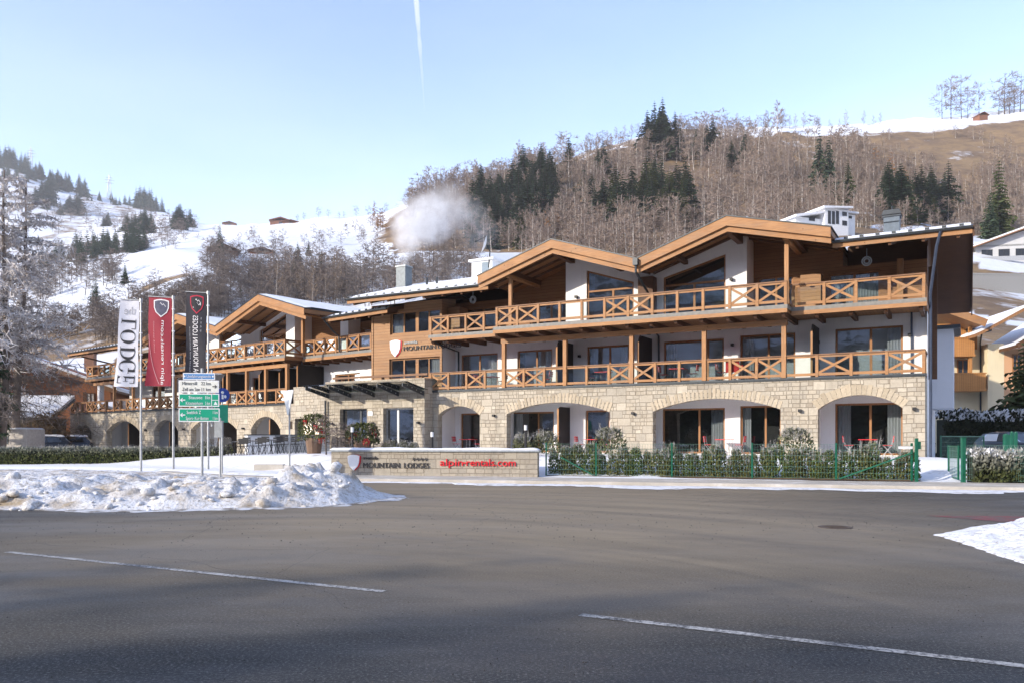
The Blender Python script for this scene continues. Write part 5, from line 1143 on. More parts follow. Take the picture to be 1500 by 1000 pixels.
# bollard lamps
for px, py, Y, h, lab in ((516,672,36,.95,"black path lamp with white head behind the sign wall, by bare twigs"),(633,665,36,.95,"black path lamp with white head before the shaded end of the arched wall"),(770,665,35,1.0,"black path lamp with white head among shrubs before the second arch")):
    p = at(px, py, Y); z = near_z(p.x, p.y); P = TR(p.x, p.y, z); t = empty('path_lamp', P, lab, "path lamp", "path lamps"); hh = at(px, 625 if px < 600 else 622 if px > 700 else 632, Y).z-z
    MB().tube([(0,0,0),(0,0,hh-.22)], .055, 10).build('post', black, t, P); MB().tube([(0,0,hh-.22),(0,0,hh)], .07, 10).build('lamp_head', white_m, t, P); MB().tube([(0,0,hh),(0,0,hh+.03)], .085, 10).build('cap', metal_d, t, P)
# car by the hedge on the far side of the path
def car(P, lab, col, name='parked_car', snowy=False):
    t = empty(name, P, lab, "car"); paint = N(name+'_paint'); paint.b.inputs['Coat Weight'].default_value = .6; paint = paint.set(col, .32, .35, .5)
    st = [(-1.95,.62,.30,.72,.0),(-1.90,.78,.24,.86,.0),(-1.5,.85,.22,.95,.0),(-1.0,.87,.20,1.0,.0),(-.3,.88,.20,1.0,0),(.6,.88,.20,1.0,0),(1.5,.87,.20,1.02,0),(1.92,.82,.24,1.0,0),(2.0,.7,.32,.9,0)]
    def ringb(y, w, z0, z1): return [(w*.86,y,z0),(w,y,z0+.16),(w*1.005,y,(z0+z1)*.55),(w*.97,y,z1-.06),(w*.9,y,z1),(0,y,z1+.03),(-w*.9,y,z1),(-w*.97,y,z1-.06),(-w*1.005,y,(z0+z1)*.55),(-w,y,z0+.16),(-w*.86,y,z0)]
    m = MB(); k = 11
    for y, w, z0, z1, _ in st: m.v += ringb(y, w, z0, z1)
    for i in range(len(st)-1):
        for j in range(k): m.f.append((i*k+j, i*k+(j+1)%k, (i+1)*k+(j+1)%k, (i+1)*k+j)); m.m.append(0)
    m.f += [tuple(range(k)), tuple(range((len(st)-1)*k+k-1, (len(st)-1)*k-1, -1))]; m.m += [0, 0]
    m.build('body', paint, t, P, smooth=True)
    cab = [(-1.02,.80,.99,.995),(-.42,.74,.99,1.40),(-.1,.70,.99,1.50),(.7,.70,.99,1.52),(1.5,.66,.99,1.42),(1.86,.74,.99,1.02)]; m = MB()
    for y, w, z0, z1 in cab: m.v += [(.80,y,z0),(w*.92,y,z1-.03),(w*.8,y,z1),(0,y,z1+.025),(-w*.8,y,z1),(-w*.92,y,z1-.03),(-.80,y,z0)]
    for i in range(len(cab)-1):
        for j in range(6): m.f.append((i*7+j, i*7+j+1, (i+1)*7+j+1, (i+1)*7+j)); m.m.append(0)
    m.build('cabin', paint, t, P, smooth=False); dg = m_glass(name+'_glass', (.10,.13,.16), .05)
    m = MB(); m.quad((.70,-.985,1.02),(-.70,-.985,1.02),(-.60,-.43,1.375),(.60,-.43,1.375)); m.build('windscreen', dg, t, P)
    for s in (-1, 1):
        m = MB(); m.poly([(s*.815,-.75,1.03),(s*.815,.25,1.03),(s*.70,.25,1.42),(s*.71,-.3,1.40)]); m.poly([(s*.815,.33,1.03),(s*.815,1.35,1.03),(s*.68,1.2,1.38),(s*.70,.33,1.42)]); m.build('side_window', dg, t, P)
        m = MB(); m.ell((s*.62,-1.86,.74), (.17,.12,.10)); m.build('headlight', m_glass(name+'_lens', (.8,.85,.9), .15), t, P)
        m = MB(); m.ell((s*.98,-.62,1.05), (.10,.06,.075)); m.build('mirror', paint, t, P)
        for y in (-1.25, 1.3):
            w = MB(); w.tube([(s*.70,y,.32),(s*.90,y,.32)], .32, 20); w = w.build('wheel', black, t, P); r = MB(); r.tube([(s*.895,y,.32),(s*.915,y,.32)], .20, 14); r.build('rim', metal_g, w, P)
    m = MB(); m.box(-.45,.45,-1.985,-1.955,.42,.62); m.build('grille', black, t, P); m = MB(); m.box(-.26,.26,-2.0,-1.984,.46,.57); m.build('number_plate', white_m, t, P)
    if snowy: snow_cap(P, -.8, .8, -1.8, -.9, 1.0, .14, parent=t); snow_cap(P, -.62, .62, -.3, 1.5, 1.47, .16, parent=t)
    return t
p = at(1487, 0, 42); car(TR(p.x, p.y, .45, 12), "dark blue grey hatchback parked before the tall dark hedge", (.055,.068,.085))
p = at(62, 0, 62); car(TR(p.x, p.y, .3, -60), "dark car with thin snow, parked before the shingled house by the bare larches", (.02,.02,.025), snowy=True)
p = at(98, 0, 66); car(TR(p.x, p.y, .3, -70), "car deep under snow, parked at the stone end of the far wing", (.03,.04,.06), snowy=True)
p = at(26, 0, 60); P = TR(p.x, p.y, .3, -8); t = empty('box_trailer', P, "beige box trailer with snow on its roof behind the left hedge", "trailer"); m = MB(); m.box(-1.5,1.5,-.9,.9,.5,2.0); m.build('box', plain('beige_panel', (.42,.38,.33), .6), t, P); snow_cap(P, -1.5, 1.5, -.9, .9, 2.0, .12, parent=t); m = MB(); m.box(-.35,.0,-.92,-.9,.9,1.5); m.build('hatch', metal_d, t, P)
for s in (-1,1): MB().tube([(s*.6,-.95,.33),(s*.6,-.75,.33)], .33, 16).build('wheel', black, t, P)
# ------------------------------------------------------------------ neighbouring houses and things on the hill
def win_part(t, P, x0, x1, y, z0, z1, fr, face=-1, curtain=False):
    m = MB(); f = .07
    for a, b, c, d in ((x0,x1,z0,z0+f),(x0,x1,z1-f,z1),(x0,x0+f,z0+f,z1-f),(x1-f,x1,z0+f,z1-f),((x0+x1)/2-.03,(x0+x1)/2+.03,z0+f,z1-f)): m.box(a, b, y, y+face*.06, c, d)
    w = m.build('window', fr, t, P); m = MB(); m.quad((x0+f,y+face*.02,z0+f),(x1-f,y+face*.02,z0+f),(x1-f,y+face*.02,z1-f),(x0+f,y+face*.02,z1-f)); m.build('pane', curtain_m if curtain else dark_pane, w, P)
dp = N('dark_window'); dark_pane = dp.set((.03,.035,.045), .08, 0, .6)
def slab_roof(t, P, prof, x0, x1, mat, name='roof', snow_h=.18, axis='x'):
    """profile (y,z) run along x as one folded slab with a snow cover; axis 'y' swaps"""
    th = .2; low = [(a, b-th) for a, b in prof]; m = MB(); m.prism(low + prof[::-1], x0, x1, 0, axis); r = m.build(name, mat, t, P)
    s = MB(); up = [(a, b+snow_h) for a, b in prof]; s.prism([(a, b+.01) for a, b in prof] + up[::-1], x0+.08, x1-.08, 0, axis); s.build('roof_snow', snow, r, P); return r
cream = m_plaster('cream_render', (.70,.60,.40)); orange_r = m_plaster('orange_render', (.62,.36,.20)); yelw = m_wood('honey_balcony_boards', (.36,.16,.05), (.47,.22,.07), (.55,.28,.10), .14, 0)
# chalet on the right: long balcony front, gable to the left, second roof to the right
p = at(1385, 0, 55); P = TR(p.x, p.y, .6, -8); k = 55/F
t = empty('chalet', P, "cream chalet with orange balconies and snowy gables behind the tall dark hedge", "house")
zz = lambda y: EYE+(CY-y)*k-.6
xx = lambda x: (x-1385)*k
m = MB(); m.box(xx(1368), xx(1441), .9, 7, 0, zz(492)); m.build('wall', cream, t, P); m = MB(); m.box(xx(1441), xx(1463), -.2, 7, 0, zz(505)); m.box(xx(1441),xx(1462),-.22,-.2,0,.02); m.build('wall', cream, t, P)
m = MB(); m.box(xx(1463), xx(1530), -.19, 7, 0, zz(512)); m.build('wall', orange_r, t, P)
m = MB(); m.box(xx(1375), xx(1436), .88, .95, zz(510), zz(472)); m.build('boarded_gable', yelw, t, P)
slab_roof(t, P, [(xx(1340),zz(440)),(xx(1375),zz(457)),(xx(1424),zz(477))], -1.9, 6, wood, axis='y'); m = MB(); m.beam((xx(1375),-1.93,zz(460)),(xx(1424),-1.93,zz(480)),.05,.5); m.build('verge_board', wood, t, P)
slab_roof(t, P, [(xx(1412),zz(494)),(xx(1423),zz(489)),(xx(1478),zz(458))], -1.6, 6, soffit, axis='y')
slab_roof(t, P, [(xx(1420),zz(480)),(xx(1452),zz(480.5))], 0.4, 6, metal_d, axis='y')
slab_roof(t, P, [(xx(1456),zz(513)),(xx(1476),zz(507)),(xx(1545),zz(462))], -1.7, 5, brownwood, axis='y'); m = MB(); m.beam((xx(1466),-1.75,zz(512)),(xx(1545),-1.75,zz(466)),.05,.35); m.build('verge_board', brownwood, t, P)
for x0, x1, yt, yb in ((1378,1421,497,520),(1378,1436,548,570)):
    m = MB(); m.box(xx(x0), xx(x1), -.45, -.38, zz(yb), zz(yt)); m.box(xx(x1)-.07, xx(x1), -.38, .9, zz(yb), zz(yt)); m.box(xx(x0), xx(x1)+.05, -.48, .9, zz(yb)-.14, zz(yb)); m.box(xx(x0), xx(x1)+.03, -.5, -.33, zz(yt), zz(yt)+.07); m.build('balcony', yelw, t, P)
for x in (1417,): m = MB(); m.box(xx(x)-.1, xx(x)+.1, -.3, -.1, zz(548), zz(480)); m.build('balcony_post', yelw, t, P)
win_part(t, P, xx(1408), xx(1424), .9, zz(549), zz(525), framew); win_part(t, P, xx(1380), xx(1396), .9, zz(548), zz(524), framew, curtain=True); win_part(t, P, xx(1384), xx(1412), .88, zz(497), zz(480), framew); win_part(t, P, xx(1474), xx(1486), -.19, zz(545), zz(520), framew)
MB().tube([(xx(1424),-1.2,zz(493)),(xx(1430),-.3,zz(504)),(xx(1440),.8,zz(510)),(xx(1440),.8,0)], .05, 8).build('downpipe', metal_d, t, P)
# white modern villa on the slope
q = Vector(((1207-CX)/F*176, 176, 0)); q.z = min(hill_z(q.x-7, 176), hill_z(q.x+7, 176))-.3; k = 176/F; P = TR(q.x, q.y, q.z, 20)
t = empty('villa', P, "white modern villa with tall windows standing above the lodge roofs", "house"); X = lambda x: (x-1207)*k*1.04; Z = lambda y: EYE+(CY-y)*k-q.z
m = MB(); m.box(X(1158), X(1202), 0, 9, -3, Z(322)); m.build('wall', white_m, t, P); m = MB(); m.box(X(1202), X(1243), -1.2, 9, -3, Z(307)); m.build('wall', white_m, t, P); m = MB(); m.box(X(1243), X(1262), 0, 8, -3, Z(310)); m.build('wall', white_m, t, P)
m = MB(); m.prism([(X(1153),Z(324)),(X(1203),Z(314)),(X(1203),Z(312)),(X(1153),Z(321))], -1.2, 9.4); m.build('roof', snow, t, P); m = MB(); m.prism([(X(1196),Z(309)),(X(1247),Z(304.5)),(X(1247),Z(302)),(X(1196),Z(306))], -2, 9.6); m.build('roof', snow, t, P); m = MB(); m.box(X(1243), X(1265), -.7, 8.5, Z(309), Z(306.5)); m.build('roof', snow, t, P)
for x0, x1, y0, y1, yy in ((1207,1212,330,311,-1.2),(1214,1219,330,311,-1.2),(1221,1226,329,310,-1.2),(1232,1240,316,310,-1.2),(1232,1240,330,323,-1.2),(1181,1191,326,321,0),(1250,1256,316,312,0)): win_part(t, P, X(x0), X(x1), yy, Z(y0), Z(y1), metal_d)
pale_r = m_plaster('pale_render', (.56,.56,.55))
# chalets above on the right edge
for (px, py, Y, w, h, rot, lab, shade) in ((1484,385,176,15,5.5,-10,"white house with a steep gabled snowy roof on the slope, at the picture's edge",pale_r),(1444,384,180,15,5.0,6,"low white flat roofed house on the slope, in front of the tall lone spruce",pale_r)):
    X0 = (px-CX)/F*Y; z = EYE+(CY-py)/F*Y-1.5; P = TR(X0, Y, z, rot); t = empty('hillside_house', P, lab, "house"); m = MB(); m.box(-w/2, w/2, 0, 9, -3, h); m.build('wall', shade, t, P)
    if rot < 0: slab_roof(t, P, [(-w/2-1.2,h-.6),(2,h+3.2),(w/2+2,h+1.4)], -1.6, 9.5, soffit, axis='y', snow_h=.35); m = MB(); m.prism([(-w/2,h-.4),(2,h+2.8),(w/2,h+1.2),(w/2,h-.4)], 0, .3); m.build('wall', shade, t, P)
    else: slab_roof(t, P, [(-w/2-.8,h),(w/2+.8,h+.2)], -1.2, 9.5, metal_d, axis='y', snow_h=.35)
    for i in range(4): win_part(t, P, -w/2+1.2+3.4*i, -w/2+3.4+3.4*i, 0, h-2.6, h-1.0, metal_d)
    m = MB(); m.box(-w/2-.5, w/2+.5, -2.2, -2.0, h*.28, h*.28+1.0); m.build('balcony', plain('grey_balcony', (.35,.36,.37), .6), t, P)
# retaining wall below them
P = TR((1460-CX)/F*150, 150, EYE+(CY-418)/F*150, 4); m = MB(); m.box(-9, 16, 0, .6, -1.6, 1.9); m.box(-9.1,16.1,-.05,.65,1.9,2.2); tag(m.build('retaining_wall', plain('grey_concrete', (.28,.275,.26), .9), None, P), "long grey retaining wall on the snowy slope below the white houses", "wall")
# shingled house at the far left
p = at(60, 0, 78); P = TR(p.x, p.y, .2, 14); k = 78/F; t = empty('shingled_house', P, "house with reddish shingled gable and broad snowy roof beyond the far wing", "house"); X = lambda x: (x-60)*k*1.04; Z = lambda y: EYE+(CY-y)*k-.2
shing = m_wood('red_shingles', (.26,.10,.045), (.34,.135,.06), (.40,.17,.08), .16, 2, streak=(7, 1, 12))
m = MB(); m.prism([(X(-70),0),(X(150),0),(X(150),Z(560)),(X(60),Z(526)),(X(20),Z(520)),(X(-70),Z(545))], 0, 10); m.build('wall', shing, t, P)
slab_roof(t, P, [(X(-90),Z(556)),(X(12),Z(513)),(X(165),Z(572))], -2.2, 11, brownwood, axis='y', snow_h=.3); m = MB(); m.beam((X(12),-2.25,Z(515)),(X(165),-2.25,Z(574)),.06,.4); m.beam((X(-90),-2.25,Z(558)),(X(12),-2.25,Z(515)),.06,.4); m.build('verge_board', handw, t, P)
for x in (91, 122): win_part(t, P, X(x-4), X(x+7), 0, Z(591), Z(574), brownwood, curtain=True); m = MB(); m.box(X(x-8), X(x-4), -.06, -.02, Z(592), Z(573)); m.build('shutter', brownwood, t, P)
m = MB(); m.box(X(108), X(121), 2, 3.2, Z(540), Z(512)); c = m.build('chimney', plain('brick_red', (.30,.16,.10), .9), t, P); m = MB(); m.box(X(107), X(122), 1.9, 3.3, Z(512), Z(510)); m.build('chimney_cap', metal_d, c, P)
p = at(30, 0, 70); P = TR(p.x, p.y, .2, 10); t = empty('annex', P, "low annex with a snow covered lean-to roof behind the bare larches", "outbuilding"); m = MB(); m.box(-6, 2.3, 0, 4, 0, 3.2); m.build('wall', plain('dark_olive_boards', (.10,.085,.05), .8), t, P); m = MB(); m.prism([(-1,3.0),(4.6,4.9),(4.6,5.1),(-1,3.2)], -6.6, 2.9, 0, 'x'); r = m.build('roof', metal_d, t, P); m = MB(); m.prism([(-.95,3.21),(4.6,5.11),(4.6,5.4),(-.95,3.4)], -6.5, 2.8, 0, 'x'); m.build('roof_snow', snow, r, P)
# huts far up the snow slope
hutw = plain('sunburnt_hut_boards', (.20,.085,.045), .8)
for px, py, w, h, lab in ((411,329,15,5,"brown wooden barn standing on the snowy skyline"),(426,330,11,3,"low dark shed beside the barn on the snowy skyline"),(336,330,13,4,"small dark hut at the left end of the snowy skyline ridge"),(328,372,9,3.4,"brown farm hut half hidden by bare trees below the snowfield edge"),(383,373,9,3.0,"low brown hut among bare trees, right of the farm hut")):
    g = on_hill(px, py, 200)
    if g is None: continue
    P = TR(g.x, g.y, g.z-.6, rd.uniform(-15, 25)); t = empty('hill_hut', P, lab, "hut"); m = MB(); m.box(-w/2, w/2, 0, 7, -1.5, h*.55); m.build('wall', hutw, t, P); m = MB(); m.prism([(-w/2-.8,h*.5),(0,h*.98),(w/2+.8,h*.5),(w/2+.8,h*.62),(0,h*1.12),(-w/2-.8,h*.62)], -1, 8); m.build('roof', brownwood if py > 340 else hutw, t, P); win_part(t, P, -1.2, 1.2, 0, h*.1, h*.4, brownwood)
P = (lambda g: TR(g.x, g.y, g.z-.5, 10))(Vector(((1441-CX)/F*448, 448, hill_z((1441-CX)/F*448, 448)))); t = empty('hill_hut', P, "small brown hay hut between bare trees on the right skyline", "hut"); m = MB(); m.box(-2.6,2.6,0,5,-1,3.6); m.build('wall', hutw, t, P); m = MB(); m.prism([(-3.2,3.4),(0,5),(3.2,3.4),(3.2,3.7),(0,5.3),(-3.2,3.7)], -.6, 5.6); m.build('roof', hutw, t, P)
# lattice pylons on the left ridge
def pylon(px, py, h, lab):
    g = on_hill(px, py, 500) or Vector(((px-CX)/F*1200, 1200, zc(1200, py))); P = TR(g.x, g.y, g.z-2, 20); t = empty('power_pylon', P, lab, "pylon", None); m = MB(); b = h*.085
    lv = [0,.2,.38,.54,.68,.8,1]; W_ = [b*(1-.88*x) for x in lv]
    for sx, sy in ((-1,-1),(1,-1),(1,1),(-1,1)):
        for i in range(6): m.beam((sx*W_[i],sy*W_[i],h*lv[i]),(sx*W_[i+1],sy*W_[i+1],h*lv[i+1]),.42,.42)
    for i in range(5):
        for (a, c) in (((-1,-1),(1,-1)),((1,-1),(1,1)),((1,1),(-1,1)),((-1,1),(-1,-1))):
            m.beam((a[0]*W_[i],a[1]*W_[i],h*lv[i]),(c[0]*W_[i+1],c[1]*W_[i+1],h*lv[i+1]),.22,.22); m.beam((c[0]*W_[i],c[1]*W_[i],h*lv[i]),(a[0]*W_[i+1],a[1]*W_[i+1],h*lv[i+1]),.22,.22)
    m.build('lattice_tower', metal_g, t, P)
    for z, L in ((.66,.17),(.78,.21),(.88,.14)): m = MB(); m.prism([(-h*L,h*z-.3),(h*L,h*z-.3),(0,h*z+h*.025)], -.35, .35); m.build('cross_arm', metal_g, t, P)
pylon(160, 290, 36, "steel lattice pylon beside the dark spruces on the snowy ridge, lower of the two"); pylon(45, 252, 44, "tall steel pylon on the left ridge, higher up and partly behind the spruces")
g = on_hill(205, 305, 500)
if g: P = TR(g.x, g.y, g.z-1); t = empty('lift_mast', P, "slender ski lift mast at the crest of the far snowfield", "lift mast"); MB().tube([(0,0,0),(0,0,13)], .45, 8).build('pole', metal_g, t, P); m = MB(); m.box(-3,3,-.3,.3,12.6,13.3); m.build('cross_arm', metal_g, t, P)

# ------------------------------------------------------------------ vegetation
def tris_tree(seed, h, spread, nb, kind='bare', r0=None, lean=.03, lite=1.0, fat=1.9):
    """bare deciduous tree as thin tapering blades: trunk (material 0) and twigs (material 1)"""
    rd = np.random.RandomState(seed); V = []; Fc = []; Mi = []
    def blade(p, q, w, mi, n=2):
        d = q-p; L = np.linalg.norm(d)+1e-9; d = d/L
        for k in range(n):
            a = np.cross(d, rd.normal(size=3)); a /= np.linalg.norm(a)+1e-9; b = len(V); V.extend([p-a*w, p+a*w, q]); Fc.append((b, b+1, b+2)); Mi.append(mi)
    r0 = r0 or h*.011; tip = np.array([rd.normal()*lean*h, rd.normal()*lean*h, h*.98]); mid = tip*.5+np.array([rd.normal()*lean*h*.5, rd.normal()*lean*h*.5, 0])
    P = lambda t: (1-t)**2*np.zeros(3)+2*t*(1-t)*mid+t*t*tip
    n = 7; ring = []
    for i in range(n+1):
        c = P(i/n); r = r0*(1-.9*i/n)+.012; b = len(V); ring.append(b)
        for k in range(5): V.append(c+np.array([cos(k*2*pi/5)*r, sin(k*2*pi/5)*r, 0]))
    for i in range(n):
        for k in range(5): a, b, c, d = ring[i]+k, ring[i]+(k+1)%5, ring[i+1]+(k+1)%5, ring[i+1]+k; Fc += [(a,b,c),(a,c,d)]; Mi += [0,0]
    for i in range(nb):
        t = .18+.80*(i+rd.rand())/nb; p = P(t); az = rd.rand()*2*pi; el = R_(rd.uniform(28, 62)) if kind == 'bare' else R_(rd.uniform(-12, 12)); L = spread*h*(1-t)**.75*rd.uniform(.6, 1.1)+.03*h
        if kind == 'round': L = spread*h*(sin(pi*min(1, max(.08, (t-.1)/.95))))**.6*rd.uniform(.6, 1.1)
        d = np.array([cos(az)*cos(el), sin(az)*cos(el), sin(el)]); q = p+d*L; blade(p, q, max(.02, r0*.34*(1-t)+.012), 0 if rd.rand() < .25 else 1)
        for j in range(int(5*lite)):
            s = rd.uniform(.25, .98); p2 = p+d*L*s; d2 = d+rd.normal(size=3)*.55; d2[2] += .25 if kind != 'larch' else -.25; d2 /= np.linalg.norm(d2); L2 = L*rd.uniform(.28, .5); q2 = p2+d2*L2; blade(p2, q2, (.016+.0012*h)*fat, 1)
            for k in range(int(4*lite)):
                p3 = p2+d2*L2*rd.uniform(.2, 1); d3 = d2+rd.normal(size=3)*.7; d3 /= np.linalg.norm(d3); blade(p3, p3+d3*L2*rd.uniform(.4, .8), (.011+.0011*h)*fat, 1, 1)
    return np.array(V), np.array(Fc), np.array(Mi)
def spruce_geo(seed, h, rb, nl=24, droop=.28):
    rd = np.random.RandomState(seed); V = []; Fc = []; Mi = []
    n = 5
    for i in range(2):
        for k in range(n): r = (rb*.055+.03)*(1-.95*i); V.append((cos(2*pi*k/n)*r, sin(2*pi*k/n)*r, h*.97*i))
    for k in range(n): Fc.append((k,(k+1)%n,n+(k+1)%n)); Fc.append((k,n+(k+1)%n,n+k)); Mi += [0,0]
    for l in range(nl):
        t = (l+.5)/nl; z = h*(.06+.93*t); R = rb*(1-t)**.85*rd.uniform(.8, 1.12)+.03*h*(1-t)+.05; nb_ = int(9-4*t)
        for b_ in range(nb_):
            az = 2*pi*(b_+rd.rand())/nb_; L = R*rd.uniform(.62, 1.15); ca, sa = cos(az), sin(az); ns = 4
            for s in range(ns):
                f0, f1 = s/ns, (s+1.25)/ns; wd = L*.30*(1-.55*f0)*rd.uniform(.7, 1.3)+.05
                z0, z1 = z-droop*L*f0**1.3, z-droop*L*min(1.1, f1)**1.3-rd.uniform(.0, .10)*L; tw = rd.uniform(-.5, .5)*wd
                p0 = np.array([ca*L*f0, sa*L*f0, z0]); p1 = np.array([ca*L*f1, sa*L*f1, z1]); sd = np.array([-sa, ca, 0])*wd; sd2 = np.array([-sa*.3, ca*.3, -.8])*wd
                b = len(V); V.extend([p0, p0*.45+p1*.55+sd+np.array([0,0,tw]), p1, p0*.45+p1*.55-sd-np.array([0,0,tw])]); Fc += [(b,b+1,b+2),(b,b+2,b+3)]; Mi += [1,1]
                b = len(V); V.extend([p0, p0*.3+p1*.7+sd2, p1]); Fc.append((b,b+1,b+2)); Mi.append(1)
    return np.array(V, float), np.array(Fc), np.array(Mi)
bark_d = plain('dark_bark', (.075,.055,.042), .9); bark_b = N('birch_bark'); _nz = bark_b.noise(bark_b.map(bark_b.tex(), (1,1,4)), 2.2, 4); bark_b = bark_b.set(bark_b.ramp(_nz, [(.36, (.10,.085,.07)), (.46, (.48,.43,.38)), (.7, (.58,.54,.49))]), .85)
def m_twig(name, c, var): 
    a = N(name); oi = a.new('ObjectInfo'); g = a.noise(a.tex(), .5, 3); col = a.ramp(g, [(.3, c[0]), (.7, c[1])]); return a.set(a.mix(a.math('MULTIPLY', oi.outputs['Random'], var), col, c[2]), .9, 0, .1)
twig = m_twig('bare_twigs', ((.185,.14,.12), (.33,.265,.228), (.255,.19,.13)), .9)
twig_grey = m_twig('grey_twigs', ((.17,.14,.122), (.27,.23,.20), (.21,.17,.15)), .8); twig_or = m_twig('golden_larch_twigs', ((.28,.14,.055), (.40,.21,.09), (.30,.19,.10)), .5)
twig_fr = m_twig('frosted_twigs', ((.46,.41,.38), (.72,.70,.69), (.30,.25,.22)), .2)
needle = m_leaf('spruce_needles', (.036,.060,.034), (.080,.115,.058)); needle2 = m_leaf('olive_spruce_needles', (.052,.070,.022), (.105,.122,.042)); needle3 = m_leaf('blue_spruce_needles', (.035,.05,.048), (.075,.095,.09))
BT = [np_mesh('bare_tree', *tris_tree(10+i, 12, .30, 24)[:2], [bark_b if i < 1 else plain('grey_birch_bark', (.24,.205,.18), .9), twig], tris_tree(10+i, 12, .30, 24)[2]) for i in range(5)]
BR = [np_mesh('round_bare_tree', *tris_tree(40+i, 12, .34, 30, 'round', lite=1.2)[:2], [bark_d, twig_grey], tris_tree(40+i, 12, .34, 30, 'round', lite=1.2)[2]) for i in range(3)]
LT = [np_mesh('larch', *tris_tree(60+i, 12, .2, 44, 'larch', fat=4)[:2], [bark_d, twig_or], tris_tree(60+i, 12, .2, 44, 'larch', fat=4)[2]) for i in range(2)]
SP = []
for i, (nd, rb) in enumerate(((needle,2.6),(needle,3.1),(needle2,2.8),(needle,2.3),(needle3,3.2))):
    v, f_, mi_ = spruce_geo(80+i, 14, rb, 24); SP.append(np_mesh('spruce', v, f_, [bark_d, nd], mi_))
rd = random.Random(77)
def plant(me, name, g, h, h0, lab, cat, grp, wid=1.0):
    o = bpy.data.objects.new(name, me); s = h/h0; o['label'] = lab; o['category'] = cat; o['group'] = grp
    return link(o, None, Matrix.Translation((g.x, g.y, g.z-.02*h)) @ Matrix.Rotation(rd.uniform(0, 6.28), 4, 'Z') @ Matrix.Diagonal((s*wid, s*wid, s, 1)))
def grow(kind, name, polys, n, hpx, lab, cat, grp, h0, y0=75, hr=.3, wid=1.0, seed=0, hcap=(5, 34), minY=0):
    r_ = random.Random(seed); k = 0; tries = 0
    while k < n and tries < n*30:
        tries += 1; x0, x1, ya, yb = polys[r_.randrange(len(polys))]; px = r_.uniform(x0, x1); f = (px-x0)/(x1-x0+1e-6)
        lo = ya[0]+(ya[1]-ya[0])*f; hi = yb[0]+(yb[1]-yb[0])*f; py = r_.uniform(lo, hi); g = on_hill(px, py, y0)
        if g is None or g.y < minY or (name == 'birch' and r_.random() < .8 and clearing(g.x, g.y)): continue
        h = min(hcap[1], max(hcap[0], (hpx*1.45 if name == 'spruce' else hpx)*(1+r_.uniform(-hr, hr))/F*g.y)); plant(kind[r_.randrange(len(kind))], name, g, h, h0, lab, cat, grp, (1.4 if name == 'spruce' else 1)*wid*r_.uniform(.8, 1.2)); k += 1
def merged(name, kinds, spec, seed, mats, h0):
    """woodland nobody could count: one mesh"""
    r_ = np.random.RandomState(seed); Vs = []; Fs = []; Ms = []; off = 0
    for (x0, x1, ya, yb, n, hpx) in spec:
        k = 0; tries = 0
        while k < n and tries < n*20:
            tries += 1; px = r_.uniform(x0, x1); f = (px-x0)/(x1-x0); py = r_.uniform(ya[0]+(ya[1]-ya[0])*f, yb[0]+(yb[1]-yb[0])*f); g = on_hill(px, py)
            if g is None or (clearing(g.x, g.y) and r_.rand() < .85): continue
            V, Fc, Mi = kinds[r_.randint(len(kinds))]; s = hpx*r_.uniform(.45, 1.4)/F*g.y/h0; s = min((34 if len(kinds) == 3 else 20)/h0, max(5/h0, s)); a = r_.rand()*6.28; c, sn = cos(a), sin(a)
            Vs.append(np.stack([(V[:,0]*c-V[:,1]*sn)*s+g.x, (V[:,0]*sn+V[:,1]*c)*s+g.y, V[:,2]*s+g.z-.3], 1)); Fs.append(Fc+off); Ms.append(Mi); off += len(V); k += 1
    o = bpy.data.objects.new(name, np_mesh(name, np.concatenate(Vs), np.concatenate(Fs), mats, np.concatenate(Ms))); tag(link(o), kind='stuff'); return o
LK = [tris_tree(100+i, 12, .32, 24, lite=1.0, fat=3.0) for i in range(5)]; LG = [tris_tree(120+i, 12, .36, 26, 'round', lite=1.0, fat=2.8) for i in range(4)]
# right hill: brown birch wood
merged('birch_wood', LK+LG[:3], [(600,800,(290,236),(372,372),320,36),(760,1150,(238,196),(380,350),760,36),(1100,1290,(205,230),(335,338),330,38),(1280,1500,(262,262),(335,340),200,36),(1290,1500,(200,200),(262,262),40,16),(780,1150,(350,328),(405,385),140,52)], 3, [bark_b, twig], 12)
# left slope and valley bushes
merged('grey_wood', LG, [(140,330,(470,385),(520,470),170,38),(300,520,(408,400),(470,450),230,34),(300,520,(375,368),(405,398),45,24),(40,170,(420,400),(520,480),90,36),(-380,0,(470,425),(545,510),110,36),(500,700,(380,385),(450,440),90,40),(300,560,(335,330),(372,372),34,16),(60,300,(300,335),(395,362),90,20),(1290,1500,(335,345),(352,352),40,26)], 4, [bark_d, twig_grey], 12)
bl = "bare birch with pale trunk in the brown wood on the hill behind the lodge"
grow(BT, 'birch', [(620,800,(300,250),(372,370)),(790,1160,(250,205),(385,335)),(1090,1300,(240,235),(330,335)),(1290,1500,(265,265),(330,335))], 170, 46, bl, "tree", "birches of the hillside wood", 12, seed=1)
grow(BT, 'birch', [(1095,1185,(262,262),(292,290))], 26, 62, "slender birch with white stem in the stand beside the tall spruce pair", "tree", "white stemmed birches by the spruce pair", 12, seed=2, wid=.8)
def ridge_row(kind, name, x0, x1, n, hp, lab, cat, grp, h0, seed, dy=3, wid=1.0):
    r_ = random.Random(seed)
    for i in range(n):
        px = x0+(x1-x0)*(i+r_.uniform(.1, .9))/n; ii = int((px+700)/10); j = int(np.argmax((_Z[ii]-EYE)/_Yg*(_Yg > 200))); Y = _Yg[j]-r_.uniform(2, 14); X = (px-CX)/F*Y
        plant(kind[r_.randrange(len(kind))], name, Vector((X, Y, hill_z(X, Y))), hp*r_.uniform(.7, 1.3)/F*Y, h0, lab, cat, grp, wid)
